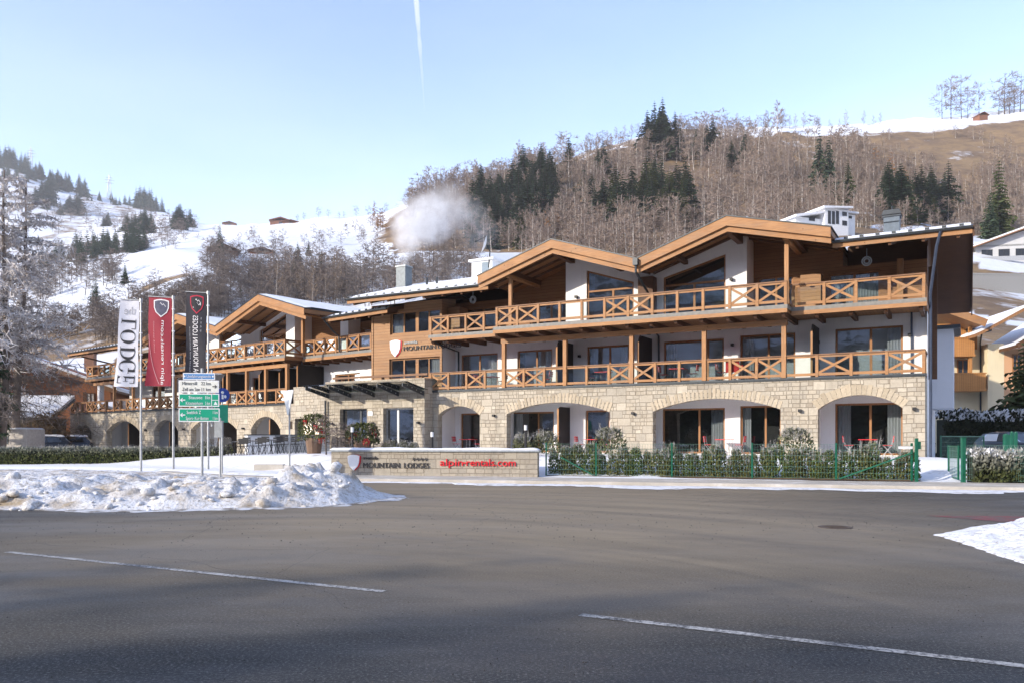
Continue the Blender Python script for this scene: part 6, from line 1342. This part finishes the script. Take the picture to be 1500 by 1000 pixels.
ridge_row(BT+BR, 'bare_tree', 600, 905, 44, 24, "bare tree on the wooded skyline ridge above the steam", "tree", "bare trees on the skyline ridge", 12, 11)
ridge_row(BT+BR, 'bare_tree', 905, 1180, 34, 24, "bare tree on the skyline around the highest spruces", "tree", "bare trees around the skyline spruces", 12, 12)
ridge_row(BT, 'bare_tree', 1190, 1300, 7, 22, "small bare tree standing alone on the snowy right skyline", "tree", "lone skyline trees", 12, 13)
ridge_row(BR, 'bare_tree', 1378, 1436, 5, 58, "tall spreading bare tree beside the hay hut on the skyline", "tree", "tall skyline trees by the hay hut", 12, 14, wid=.8)
ridge_row(BR, 'bare_tree', 1455, 1500, 5, 50, "broad bare tree on the skyline at the right of the hay hut", "tree", "broad skyline trees past the hay hut", 12, 15, wid=1.2)
ridge_row(BR, 'bare_tree', 430, 600, 12, 14, "small bare tree on the far snowy ridge left of the steam", "tree", "small trees on the far ridge", 12, 16)
# conifers
S = lambda *a, **k: grow(SP[:2]+[SP[3]], 'spruce', *a, "tree", k.pop('grp'), 14, **k)
def spr(px, py, hp, lab, kind=0, wid=1.0, y0=75):
    g = on_hill(px, py, y0)
    if g: plant(SP[kind], 'spruce', g, 1.3*hp/F*g.y, 14, lab, "tree", "single spruces", wid)
spr(1200, 290, 82, "tall dark spruce, left one of the pair above the villa", 0, .85); spr(1214, 292, 74, "tall dark spruce, right one of the pair above the villa", 1, .8); spr(1242, 303, 56, "olive green spruce right of the tall pair above the villa", 2, .95)
spr(1463, 350, 96, "large lone spruce on the slope behind the white houses", 2, .95); spr(1396, 326, 30, "small blue grey spruce behind the lodge chimney", 4, 1.1)
spr(1450, 352, 60, "mid green spruce leaning close to the large lone spruce", 0, 1.0); spr(1170, 312, 22, "little dark spruce left below the villa", 3, 1.2)
S([(1296,1352,(318,318),(326,326))], 14, 52, "dark spruce in the dense clump behind the right roof chimney", grp="spruces behind the roof chimney", seed=21, wid=1.1); S([(1352,1392,(314,314),(324,326))], 8, 50, "dark spruce in the tall group right of the roof chimney", grp="spruces right of the chimney", seed=22)
grow([SP[2]], 'spruce', [(1330,1372,(326,326),(330,330))], 4, 26, "yellow green young spruce in front of the dense dark clump", "tree", "young spruces before the clump", 14, seed=23)
S([(946,975,(226,224),(238,236))], 9, 46, "dark spruce in the compact stand high on the wooded ridge", grp="spruces high on the ridge", seed=24, wid=1.0); S([(975,1000,(228,226),(238,236))], 4, 46, "spruce beside the compact stand, a little apart on the ridge", grp="spruces beside the ridge stand", seed=25)
S([(1018,1044,(230,228),(240,238))], 4, 34, "dark spruce in the small group right of the ridge stand", grp="spruces right of the ridge stand", seed=26); S([(1062,1100,(240,236),(258,252))], 5, 36, "scattered dark spruce among the birches near the snow patch", grp="scattered spruces by the snow patch", seed=27)
S([(690,760,(318,300),(350,345))], 40, 44, "dark spruce in the long belt below the skyline, beside the steam", grp="spruces in the belt by the steam", seed=28); S([(755,810,(290,285),(345,340))], 32, 44, "dark spruce in the dense middle of the hillside belt", grp="spruces in the middle belt", seed=29)
grow([SP[2], SP[0]], 'spruce', [(690,800,(350,348),(372,368))], 18, 30, "olive green conifer on the lower edge of the hillside belt", "tree", "olive conifers below the belt", 14, seed=30)
grow([SP[2], SP[0], SP[2]], 'spruce', [(896,960,(318,312),(350,346)),(940,1012,(300,306),(348,340))], 44, 48, "green spruce in the broad stand right behind the two gables", "tree", "green spruces behind the gables", 14, seed=31)
S([(800,890,(262,250),(330,322))], 14, 34, "single spruce scattered in the birch wood above the left gable", grp="scattered spruces over the gable", seed=32); S([(860,885,(320,320),(336,336))], 4, 40, "spruce beside the pale snow gully on the hill", grp="spruces by the snow gully", seed=33)
grow(LT, 'larch', [(760,830,(345,340),(368,362))], 9, 34, "golden brown larch along the lower edge of the wood", "tree", "golden larches", 12, seed=34); grow(LT, 'larch', [(546,566,(330,330),(345,343))], 5, 30, "orange larch left of the steam plume", "tree", "orange larches by the steam", 12, seed=35)
grow(LT, 'larch', [(1280,1330,(255,255),(300,300))], 5, 36, "golden larch in the brown wood left of the hay hut", "tree", "golden larches below the hay hut", 12, seed=36)
# left side
def far(polys, n, hp, lab, grp, seed, wid=1.15): grow(SP[:2]+[SP[3]], 'spruce', polys, n, hp, lab, "tree", grp, 14, y0=380, seed=seed, wid=wid, hcap=(6, 45))
far([(40,62,(254,262),(262,268))], 7, 15, "small spruce trailing down the ridge below the first pylon", "spruces below the first pylon", 42)
far([(68,125,(272,284),(276,290))], 16, 17, "dark spruce in the tuft on the ridge between the pylons", "spruces between the pylons", 43)
far([(50,78,(285,285),(312,312)),(86,122,(312,312),(318,318))], 16, 22, "dark spruce in the clumps on the shaded upper snow slope", "spruces on the upper snow slope", 46)
far([(184,222,(338,338),(348,346))], 13, 20, "dark spruce in the compact clump in the middle snowfield", "spruces in the snowfield clump", 47); far([(256,288,(332,332),(340,338))], 7, 22, "dark spruce beside the snowfield at the ridge end", "spruces at the ridge end", 48); far([(148,160,(328,328),(334,334))], 3, 14, "small spruce alone on the bright snowfield", "small snowfield spruces", 49)
SK = [spruce_geo(180+i, 14, 3.2, 14) for i in range(3)]
merged('distant_spruce_wood', SK, [(-6,44,(236,245),(248,256),36,26),(-40,60,(250,262),(262,270),14,16),(125,190,(288,300),(294,304),16,13),(198,274,(298,310),(306,314),44,25),(105,215,(375,358),(392,366),62,32),(60,105,(380,375),(395,392),14,24)], 6, [bark_d, needle], 14)
for px, py, hp, lab in ((322,373,36,"dark conifer by the farm hut below the snowfield"),(436,402,38,"dark spruce right of the left gable on the slope, taller one"),(470,412,36,"dark spruce above the stepped eaves, nearest the stone chimney"),(452,376,20,"small dark spruce below the barn on the snow"),(140,455,40,"dark fir at the left edge of the grey wood"),(183,420,26,"dark fir standing in the grey wood above the red flag"),(352,440,18,"small fir in the grey wood above the first gable"),(430,420,30,"dark spruce left of the taller one above the left gable")): spr(px, py, hp, lab, rd.choice((0,1,3)), 1.1)
grow(BR, 'bare_tree', [(470,580,(440,440),(455,452)),(380,470,(440,440),(458,455))], 26, 62, "tall bare grey tree standing behind the left wing's roofs", "tree", "bare trees behind the left roofs", 12, seed=51, wid=.8)
grow(BT, 'birch', [(395,500,(440,430),(470,455))], 22, 70, "pale stemmed birch behind the left wing's eaves", "tree", "birches behind the left eaves", 12, seed=53, wid=.75)
grow(BR, 'bare_tree', [(590,700,(400,405),(440,436))], 16, 52, "bare tree in front of the snowfield behind the chimney and dish", "tree", "bare trees before the snowfield", 12, seed=52, wid=.8)
grow(LT, 'larch', [(575,610,(428,428),(440,440))], 3, 40, "small orange larch beside the stone chimney on the slope", "tree", "orange larches by the chimney", 12, seed=54)

# ---- tall frosted larches at the far left
def big_larch(P, h, seed, lab, lean, dense=False, width=.17):
    rd = np.random.RandomState(seed); t = empty('larch', P, lab, "tree"); tip = Vector((lean, 0, h)); pt = lambda s: Vector((lean*s+.12*sin(s*7+seed), .1*sin(s*5), h*s))
    MB().tube([pt(i/14) for i in range(15)], [.30*(1-.92*i/14)+.02 for i in range(15)], 9).build('trunk', plain('larch_bark', (.17,.135,.11), .9), t, P, smooth=True)
    V = []; Fc = []; Mi = []
    def blade(p, q, w, mi):
        d = q-p; d /= np.linalg.norm(d)+1e-9
        a = np.cross(d, rd.normal(size=3)); a /= np.linalg.norm(a)+1e-9; b = len(V); V.extend([p-a*w, p+a*w, q]); Fc.append((b,b+1,b+2)); Mi.append(mi)
    nbr = 105 if not dense else 70
    for i in range(nbr):
        s = .14+.84*(i+rd.rand())/nbr; p = np.array(pt(s)); az = rd.rand()*2*pi; L = h*width*(1.12-s)**.7*rd.uniform(.55, 1.2); el = R_(rd.uniform(-14, 10)+14*s); d = np.array([cos(az)*cos(el), sin(az)*cos(el), sin(el)])
        fr = s > .22+.2*rd.rand() and not dense; prev = p
        for k in range(4):
            q = p+d*L*(k+1)/4+np.array([0,0,-.05*L*((k+1)/4)**2*2+rd.normal()*.03*L])
            blade(prev, q, .05*(1-.2*k), 0); blade(prev, q, .05*(1-.2*k), 0)
            for j in range(7 if not dense else 9):
                p2 = prev+(q-prev)*rd.rand(); d2 = np.array([rd.normal()*.6, rd.normal()*.6, -.55+rd.normal()*.5])+d*.5; L2 = L*rd.uniform(.10, .24); q2 = p2+d2*L2; blade(p2, q2, (.05 if fr else .024) if not dense else .08, 1 if fr else (2 if dense else 0))
                for w in range(3): p3 = p2+(q2-p2)*rd.rand(); blade(p3, p3+rd.normal(size=3)*L2*.55, (.05 if fr else .02) if not dense else .055, 1 if fr else (2 if dense else 0))
            prev = q
    o = np_mesh('crown', np.array(V), np.array(Fc), [plain('larch_limb', (.16,.13,.11), .9), twig_fr, needle], Mi); link(bpy.data.objects.new('crown', o), t, P); return t
p = at(22, 0, 60); big_larch(TR(p.x, p.y, .2), 20.5, 3, "tall bare larch with frosted upper branches, the one in front of the shingled house", .95, width=.26)
p = at(4, 0, 58); big_larch(TR(p.x, p.y, .2), 20.5, 5, "tall frosted larch with dark ivy-like growth low on its trunk, at the picture's very edge", .25, width=.24); big_larch(TR(p.x-.3, p.y-.6, .2), 10.5, 7, "dark half dead spruce tangled with the edge larch", .1, True, .14)
p = at(-40, 0, 66); big_larch(TR(p.x, p.y, .2), 21, 8, "frosted larch outside the pair, its branches reaching in from the edge", .4, width=.30)

# ---- clipped and planted shrubs
def leaf_blob(seed, n, rx, ry, h, lw, zmin=.02, frost_top=0, stems=0, cone=.0):
    rd = np.random.RandomState(seed); V = []; Fc = []; Mi = []
    for i in range(n):
        z = zmin+(h-zmin)*rd.rand()**.9; prof = (1-cone*(z/h))*sqrt(max(.06, 1-(max(0, z/h-.55)/.5)**2)); a = rd.rand()*2*pi; r = rd.rand()**.35; c = np.array([cos(a)*rx*r*prof, sin(a)*ry*r*prof, z])
        up = np.array([cos(a)*.6, sin(a)*.6, .9])+rd.normal(size=3)*.45; up /= np.linalg.norm(up); s = np.cross(up, rd.normal(size=3)); s /= np.linalg.norm(s); L = lw*rd.uniform(1.2, 2.4); w = lw*rd.uniform(.35, .7); b = len(V)
        V.extend([c-s*w*.4, c+s*w*.4, c+up*L*.55+s*w, c+up*L, c+up*L*.55-s*w]); Fc += [(b,b+1,b+2),(b,b+2,b+4),(b+2,b+3,b+4)]; Mi += [0]*3
    for i in range(stems):                             # frosted bare shoots above the leaves
        a = rd.rand()*2*pi; r = rd.rand()**.6; p = np.array([cos(a)*rx*r*.8, sin(a)*ry*r*.8, h*rd.uniform(.6, .92)]); q = p+np.array([rd.normal()*.08, rd.normal()*.08, h*rd.uniform(.12, .36)])
        for k in range(3): s = rd.normal(size=3)*.008; b = len(V); V.extend([p-s, p+s, q+rd.normal(size=3)*.05]); Fc.append((b,b+1,b+2)); Mi.append(1)
        for k in range(6):
            c = p+(q-p)*rd.rand(); d = rd.normal(size=3); d[2] = abs(d[2])*.7; d *= .06; s = np.cross(d, rd.normal(size=3)); s = s/(np.linalg.norm(s)+1e-9)*.012; b = len(V); V.extend([c-s, c+s, c+d]); Fc.append((b,b+1,b+2)); Mi.append(1)
    return np.array(V), np.array(Fc), np.array(Mi)
thuja = m_leaf('thuja_leaf', (.075,.11,.024), (.17,.185,.052), .5, (1.15, 1.85)); thuja2 = m_leaf('thuja_leaf_dull', (.095,.105,.032), (.20,.18,.06), .5, (1.1, 1.8)); hoar = plain('hoar_frost', (.36,.35,.33), .8)
TH = []
for i in range(6): v, f_, mi_ = leaf_blob(200+i, 620, .27, .25, 1.0+.06*(i % 3), .055, stems=22, cone=.35); TH.append(np_mesh('thuja', v, f_, [thuja if i % 2 else thuja2, hoar], mi_))
def shrub(me, name, P, lab, grp, cat='shrub'): o = bpy.data.objects.new(name, me); tag(o, lab, cat, grp); return link(o, None, P)
rd = random.Random(9)
n = 44
for i in range(n):
    px = 806+(1346-806)*(i+rd.uniform(.15, .85))/n; Y = 32.6+(28.3-32.6)*(px-800)/(1335-800)+.42+rd.uniform(-.1, .12); p = at(px, 0, Y); s = rd.uniform(.82, 1.14)*(.9 if i > 38 else 1)
    shrub(TH[rd.randrange(6)], 'thuja', TR(p.x, p.y, .10, rd.uniform(0, 360)) @ Matrix.Diagonal((s*1.05, s, s*rd.uniform(.9, 1.1), 1)), "frosted green thuja in the row behind the pavement fence", "thuja row behind the fence")
# brown planting strip under them
m = MB()
for i in range(40):
    q0, q1 = [800+550*(i+j)/40 for j in (0, 1)]; Y0, Y1 = [32.6-4.3*(q-800)/535 for q in (q0, q1)]; a, b = at(q0, 0, Y0), at(q1, 0, Y1)
    m.add([(a.x,a.y-.12,.132),(b.x,b.y-.12,.132),(b.x,b.y+.45,.17+.04*fbm(i,2,3)),(a.x,a.y+.45,.17+.04*fbm(i,2,3)),(b.x,b.y+1.1,.14),(a.x,a.y+1.1,.14)], [(0,1,2,3),(3,2,4,5)])
tag(m.build('planting_soil', plain('brown_soil', (.16,.10,.055), .95, var=.4, scale=3)), kind='structure')
# snowy hedge at the right, long hedge at the left: continuous clipped hedges
def hedge(name, P, L, D, h, n, lw, mats, lab, seed, stems, snowtop=0):
    rd = np.random.RandomState(seed); V = []; Fc = []; Mi = []
    for i in range(n):
        x = rd.rand()*L; f = rd.rand(); y = (rd.rand()**.5)*D*(1 if rd.rand() < .5 else -1)*.5 if f < .5 else -D/2*rd.uniform(.8, 1.05); hh = h*(.93+.12*noise.noise(Vector((x*1.3, seed, 0)))); z = hh*rd.rand() if f > .35 else hh*rd.uniform(.85, 1.02)
        up = np.array([rd.normal()*.5, -.5+rd.normal()*.4, .8+rd.normal()*.4]); up /= np.linalg.norm(up); s = np.cross(up, rd.normal(size=3)); s /= np.linalg.norm(s)+1e-9; l = lw*rd.uniform(1.2, 2.4); w = lw*rd.uniform(.4, .8); c = np.array([x, y, z]); b = len(V)
        V.extend([c-s*w*.4, c+s*w*.4, c+up*l*.55+s*w, c+up*l, c+up*l*.55-s*w]); Fc += [(b,b+1,b+2),(b,b+2,b+4),(b+2,b+3,b+4)]; Mi += [2 if (snowtop and z > hh*.8 and rd.rand() < snowtop) else 0]*3
    for i in range(stems):
        p = np.array([rd.rand()*L, rd.uniform(-.5, .5)*D, h*rd.uniform(.75, .98)])
        for k in range(5): s = rd.normal(size=3)*.008; q = p+np.array([rd.normal()*.10, rd.normal()*.10, h*rd.uniform(.05, .24)]); b = len(V); V.extend([p-s, p+s, q]); Fc.append((b,b+1,b+2)); Mi.append(1)
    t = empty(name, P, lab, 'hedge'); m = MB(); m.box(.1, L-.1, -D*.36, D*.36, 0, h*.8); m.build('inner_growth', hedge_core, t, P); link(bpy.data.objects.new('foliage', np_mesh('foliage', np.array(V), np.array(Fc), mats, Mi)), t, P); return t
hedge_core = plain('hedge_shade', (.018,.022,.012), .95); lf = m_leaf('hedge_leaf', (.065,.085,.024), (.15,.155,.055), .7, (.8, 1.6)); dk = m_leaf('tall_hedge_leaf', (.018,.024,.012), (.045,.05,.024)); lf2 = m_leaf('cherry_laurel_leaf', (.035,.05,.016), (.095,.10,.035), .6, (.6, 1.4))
p = at(330, 0, 44.6); hedge('hedge', TR(p.x-25, p.y, .15), 25, .9, 1.0, 11000, .065, [lf, hoar, snow], "long frosted green hedge in front of the far wing's arches", 31, 900)
p = at(1418, 0, 27.9); hedge('hedge', TR(p.x, p.y, .1, -8), 6, 1.0, 1.12, 5200, .075, [lf2, hoar, snow], "snow sprinkled green hedge behind the fence by the parked car", 32, 240, .35)
p = at(1376, 0, 47); hedge('hedge', TR(p.x, p.y, .5, -4), 12, 1.6, 2.75, 9000, .13, [dk, hoar, snow], "tall dark clipped hedge with snow on top behind the car", 33, 0, .55)
# spruce before the chalet
p = at(1500, 0, 47.5); v, f_, mi_ = spruce_geo(300, 7.0, 2.3, 26, .2); P = TR(p.x, p.y, .6); t = empty('spruce', P, "dense young spruce in front of the cream chalet", "tree")
MB().tube([(0,0,0),(0,0,6.6)], [.12,.02], 8).build('trunk', bark_d, t, P); link(bpy.data.objects.new('crown', np_mesh('crown', v, f_, [bark_d, needle2], mi_)), t, P)
# shrubs in front of the arches and the entrance
BU = []
fr_leaf = m_leaf('frosted_shrub_leaf', (.075,.088,.032), (.16,.155,.06), .35, (.7, 1.9))
for i in range(3): v, f_, mi_ = leaf_blob(230+i, 620, .80, .55, 1.1, .07, stems=60, cone=.3); BU.append(np_mesh('frosted_shrub', v, f_, [fr_leaf, hoar], mi_))
for px, Y, s, lab in ((765,37,.85,"frosted shrub by the path lamp before the second arch"),(800,37,.95,"frosted shrub in front of the dark screen of the second arch"),(893,36,1.1,"rounded frosted shrub between the second and third arches"),(1165,33.5,1.05,"rounded frosted shrub at the pillar between the broad and end arches"),(572,36.5,.65,"low frosted shrub behind the sign wall at the entrance windows"),(606,36.5,.55,"small frosted shrub at the right entrance pier"),(590,36.4,.6,"low frosted shrub between the two others at the entrance glass"),(330,47,.8,"frosted bush before the second arch of the far wing"),(296,48,.75,"frosted bush near the pillar behind the direction sign"),(385,46.5,.7,"dark low bush left of the bar counter")):
    p = at(px, 0, Y); shrub(BU[rd.randrange(3)], 'frosted_shrub', TR(p.x, p.y, near_z(p.x, p.y), rd.uniform(0, 360)) @ Matrix.Diagonal((s, s, s, 1)), lab, "frosted shrubs by the lodge")
p = at(78, 0, 64); v, f_, mi_ = tris_tree(400, 3.6, .5, 60, 'round', .05, lite=1.4); shrub(np_mesh('brown_bush', v, f_, [bark_d, m_twig('dry_brown_twigs', ((.13,.085,.05), (.20,.14,.085), (.16,.11,.06)), .2)], mi_), 'brown_bush', TR(p.x, p.y, .2), "large brown leafless bush between the trailer and the far wing", None)
tb = [np_mesh('bare_bush', *(lambda q: (q[0], q[1]))(tris_tree(410+i, 2.0, .40, 30, 'round', .03, lite=1.0, fat=.7)), [bark_d, twig_grey], tris_tree(410+i, 2.0, .40, 30, 'round', .03, lite=1.0, fat=.7)[2]) for i in range(2)]
for px, Y, s, lab in ((506,36.3,1.0,"leafless grey bush behind the left end of the sign wall"),(494,37,.9,"leafless bush against the left entrance window"),(478,37.5,1.15,"tall leafless bush right of the red decorated shrub"),(548,36.4,.9,"leafless bush between the two entrance windows")):
    p = at(px, 0, Y); shrub(tb[rd.randrange(2)], 'bare_bush', TR(p.x, p.y, near_z(p.x, p.y), rd.uniform(0, 360)) @ Matrix.Diagonal((s*.85, s*.85, s*.85, 1)), lab, "leafless bushes at the entrance")
brown_tub = plain('weathered_tub', (.16,.10,.065), .8)
def potted(px, py, Y, h, lab):
    p = at(px, py, Y); z = near_z(p.x, p.y); P = TR(p.x, p.y, z); t = empty('potted_shrub', P, lab, "shrub"); m = MB(); m.tube([(0,0,0),(0,0,.75)], [.32,.42], 10); m.build('wooden_tub', brown_tub, t, P)
    v, f_, mi_ = leaf_blob(px, 900, .75, .6, h-.6, .07, stems=20); v[:,2] += .6; link(bpy.data.objects.new('foliage', np_mesh('foliage', v, f_, [m_leaf('tub_leaf', (.05,.07,.02), (.13,.13,.05)), twig_grey], mi_)), t, P); r_ = random.Random(px)
    for i in range(7):                                 # red ribbon bows tied into the branches
        a = r_.uniform(pi, 2*pi); c = Vector((cos(a)*.55, sin(a)*.5, r_.uniform(.7, h))); m = MB()
        for s in (-1, 1): m.add([c, c+Vector((s*.09,-.03,.07)), c+Vector((s*.11,.0,-.02)), c+Vector((s*.05,-.05,-.24)), c+Vector((s*.015,-.04,-.04))], [(0,1,2),(0,2,4),(4,2,3)])
        m.ell(c, (.05,.05,.05), 8, 6); m.build('red_bow', plain('red_ribbon', (.34,.025,.018), .6) if i == 0 else bpy.data.materials['red_ribbon'], t, P)
potted(460, 670, 39, 1.85, "shrub in a wooden tub tied with red bows beside the left door"); potted(531, 668, 36.6, 1.5, "shrub with red bows between the entrance windows, behind the sign wall")

# ---- trees behind the camera, shading the near road
r_ = random.Random(3)
for i in range(22):
    s = (i % 11)/10; x = -47+28*s+r_.uniform(-.6,.6)-(4 if i > 10 else 0); y = -3.5-14*s+r_.uniform(-.6,.6)-(2.5 if i > 10 else 0); h = r_.uniform(12.5, 15.5)+(1.0 if i > 10 else 0)
    o = bpy.data.objects.new('spruce', SP[i % 4]); tag(o, "dark spruce in the row behind the viewer shading the near road", "tree", "roadside spruces"); s = h/14; link(o, None, TR(x, y, -.2, i*50) @ Matrix.Diagonal((s*1.5, s*1.5, s, 1)))

# ------------------------------------------------------------------ steam, contrail
def steam():
    C_ = MR @ Vector((30.0, -4.0, 12.7)); V = MB(); a = N('chimney_steam'); a.n.remove(a.b)
    m = MB(); path = [(0,0,0,.38,1.0),(.05,.1,.8,.55,1.0),(.2,.4,1.8,1.0,1.1),(.7,.8,2.8,1.5,1.3),(1.5,1.4,3.4,1.6,1.0),(2.6,2.2,4.4,1.5,.36),(3.6,3,4.0,1.5,.2),(4.6,3.6,3.0,1.4,.11)]
    bm = MB(); bm.box(-2.2, 9.6, -3, 8.5, -.3, 7.6); o = bm.build('steam_plume', a.m, None, Matrix.Translation(C_)); tag(o, "white steam drifting sideways from the tall zinc chimney", "steam"); 
    ob = a.tex(); acc = None
    wn_ = a.new('TexNoise'); wn_.inputs['Scale'].default_value = .8; wn_.inputs['Detail'].default_value = 5; wn_.inputs['Roughness'].default_value = .62; a.l.new(ob, wn_.inputs['Vector'])
    sub = a.new('VectorMath', operation='SUBTRACT'); a.l.new(wn_.outputs[1], sub.inputs[0]); sub.inputs[1].default_value = (.5,.5,.5); sc = a.new('VectorMath', operation='SCALE'); spz = a.new('SeparateXYZ'); a.l.new(ob, spz.inputs[0]); a.l.new(a.math('MINIMUM', a.math('MAXIMUM', a.math('MULTIPLY', spz.outputs[2], .6), .25), 1.9), sc.inputs['Scale']); a.l.new(sub.outputs[0], sc.inputs[0]); ad = a.new('VectorMath', operation='ADD'); a.l.new(ob, ad.inputs[0]); a.l.new(sc.outputs[0], ad.inputs[1])
    for x, y, z, r, wt in path:
        d = a.new('VectorMath', operation='DISTANCE'); a.l.new(ad.outputs[0], d.inputs[0]); d.inputs[1].default_value = (x, y, z)
        q = a.math('SUBTRACT', 1.0, a.math('DIVIDE', d.outputs['Value'], r*1.2)); q = a.math('MAXIMUM', q, 0.0); q = a.math('MULTIPLY', q, wt); acc = q if acc is None else a.math('MAXIMUM', acc, q)
    n2 = a.noise(ob, 1.3, 6, .65); dens = a.math('MULTIPLY', a.math('MULTIPLY', acc, a.ramp(n2, [(.34, 0.03), (.66, 1.0)])), 2.1)
    v = a.new('VolumePrincipled'); v.inputs['Color'].default_value = (1,1,1,1); v.inputs['Anisotropy'].default_value = -.15; a.l.new(dens, v.inputs['Density']); a.l.new(v.outputs[0], a.out.inputs['Volume'])
steam()
def contrail():
    A = at(607.5, -30, 9000); B = at(622.5, 168, 9000); n = 30; V = []; Fc = []
    for i in range(n+1):
        t = i/n; c = A+(B-A)*t; w = (34*(1-t)**.8+4)*(1+.25*fbm(t*9, 1, 2))
        for k in range(6): V.append((c.x+w*cos(k*pi/3), c.y+w*sin(k*pi/3), c.z+w*.15*sin(k*pi/3)))
    m = MB(); m.add(V, [(i*6+k, i*6+(k+1)%6, (i+1)*6+(k+1)%6, (i+1)*6+k) for i in range(n) for k in range(6)] + [tuple(range(6)), tuple(range(n*6, n*6+6))])
    a = N('ice_cloud'); a.n.remove(a.b); v = a.new('VolumePrincipled'); v.inputs['Color'].default_value = (1,1,1,1); ob = a.tex(); sp = a.new('SeparateXYZ'); a.l.new(ob, sp.inputs[0])
    mr = a.new('MapRange'); mr.inputs[1].default_value = B.z; mr.inputs[2].default_value = A.z; mr.inputs[3].default_value = .0010; mr.inputs[4].default_value = .013; a.l.new(sp.outputs[2], mr.inputs[0]); a.l.new(mr.outputs[0], v.inputs['Density']); v.inputs['Anisotropy'].default_value = .3; a.l.new(v.outputs[0], a.out.inputs['Volume'])
    tag(m.build('contrail', a.m), "thin white aircraft trail crossing the pale blue sky", "contrail")
contrail()

def haze():
    a = N('valley_haze'); a.n.remove(a.b); v = a.new('VolumePrincipled'); v.inputs['Color'].default_value = (.96,.97,1,1); v.inputs['Density'].default_value = .00012; v.inputs['Anisotropy'].default_value = .0
    a.l.new(v.outputs[0], a.out.inputs['Volume']); m = MB(); m.box(-2700, 2700, -2700, 2700, -2, 560); tag(m.build('haze', a.m), kind='stuff')
haze()
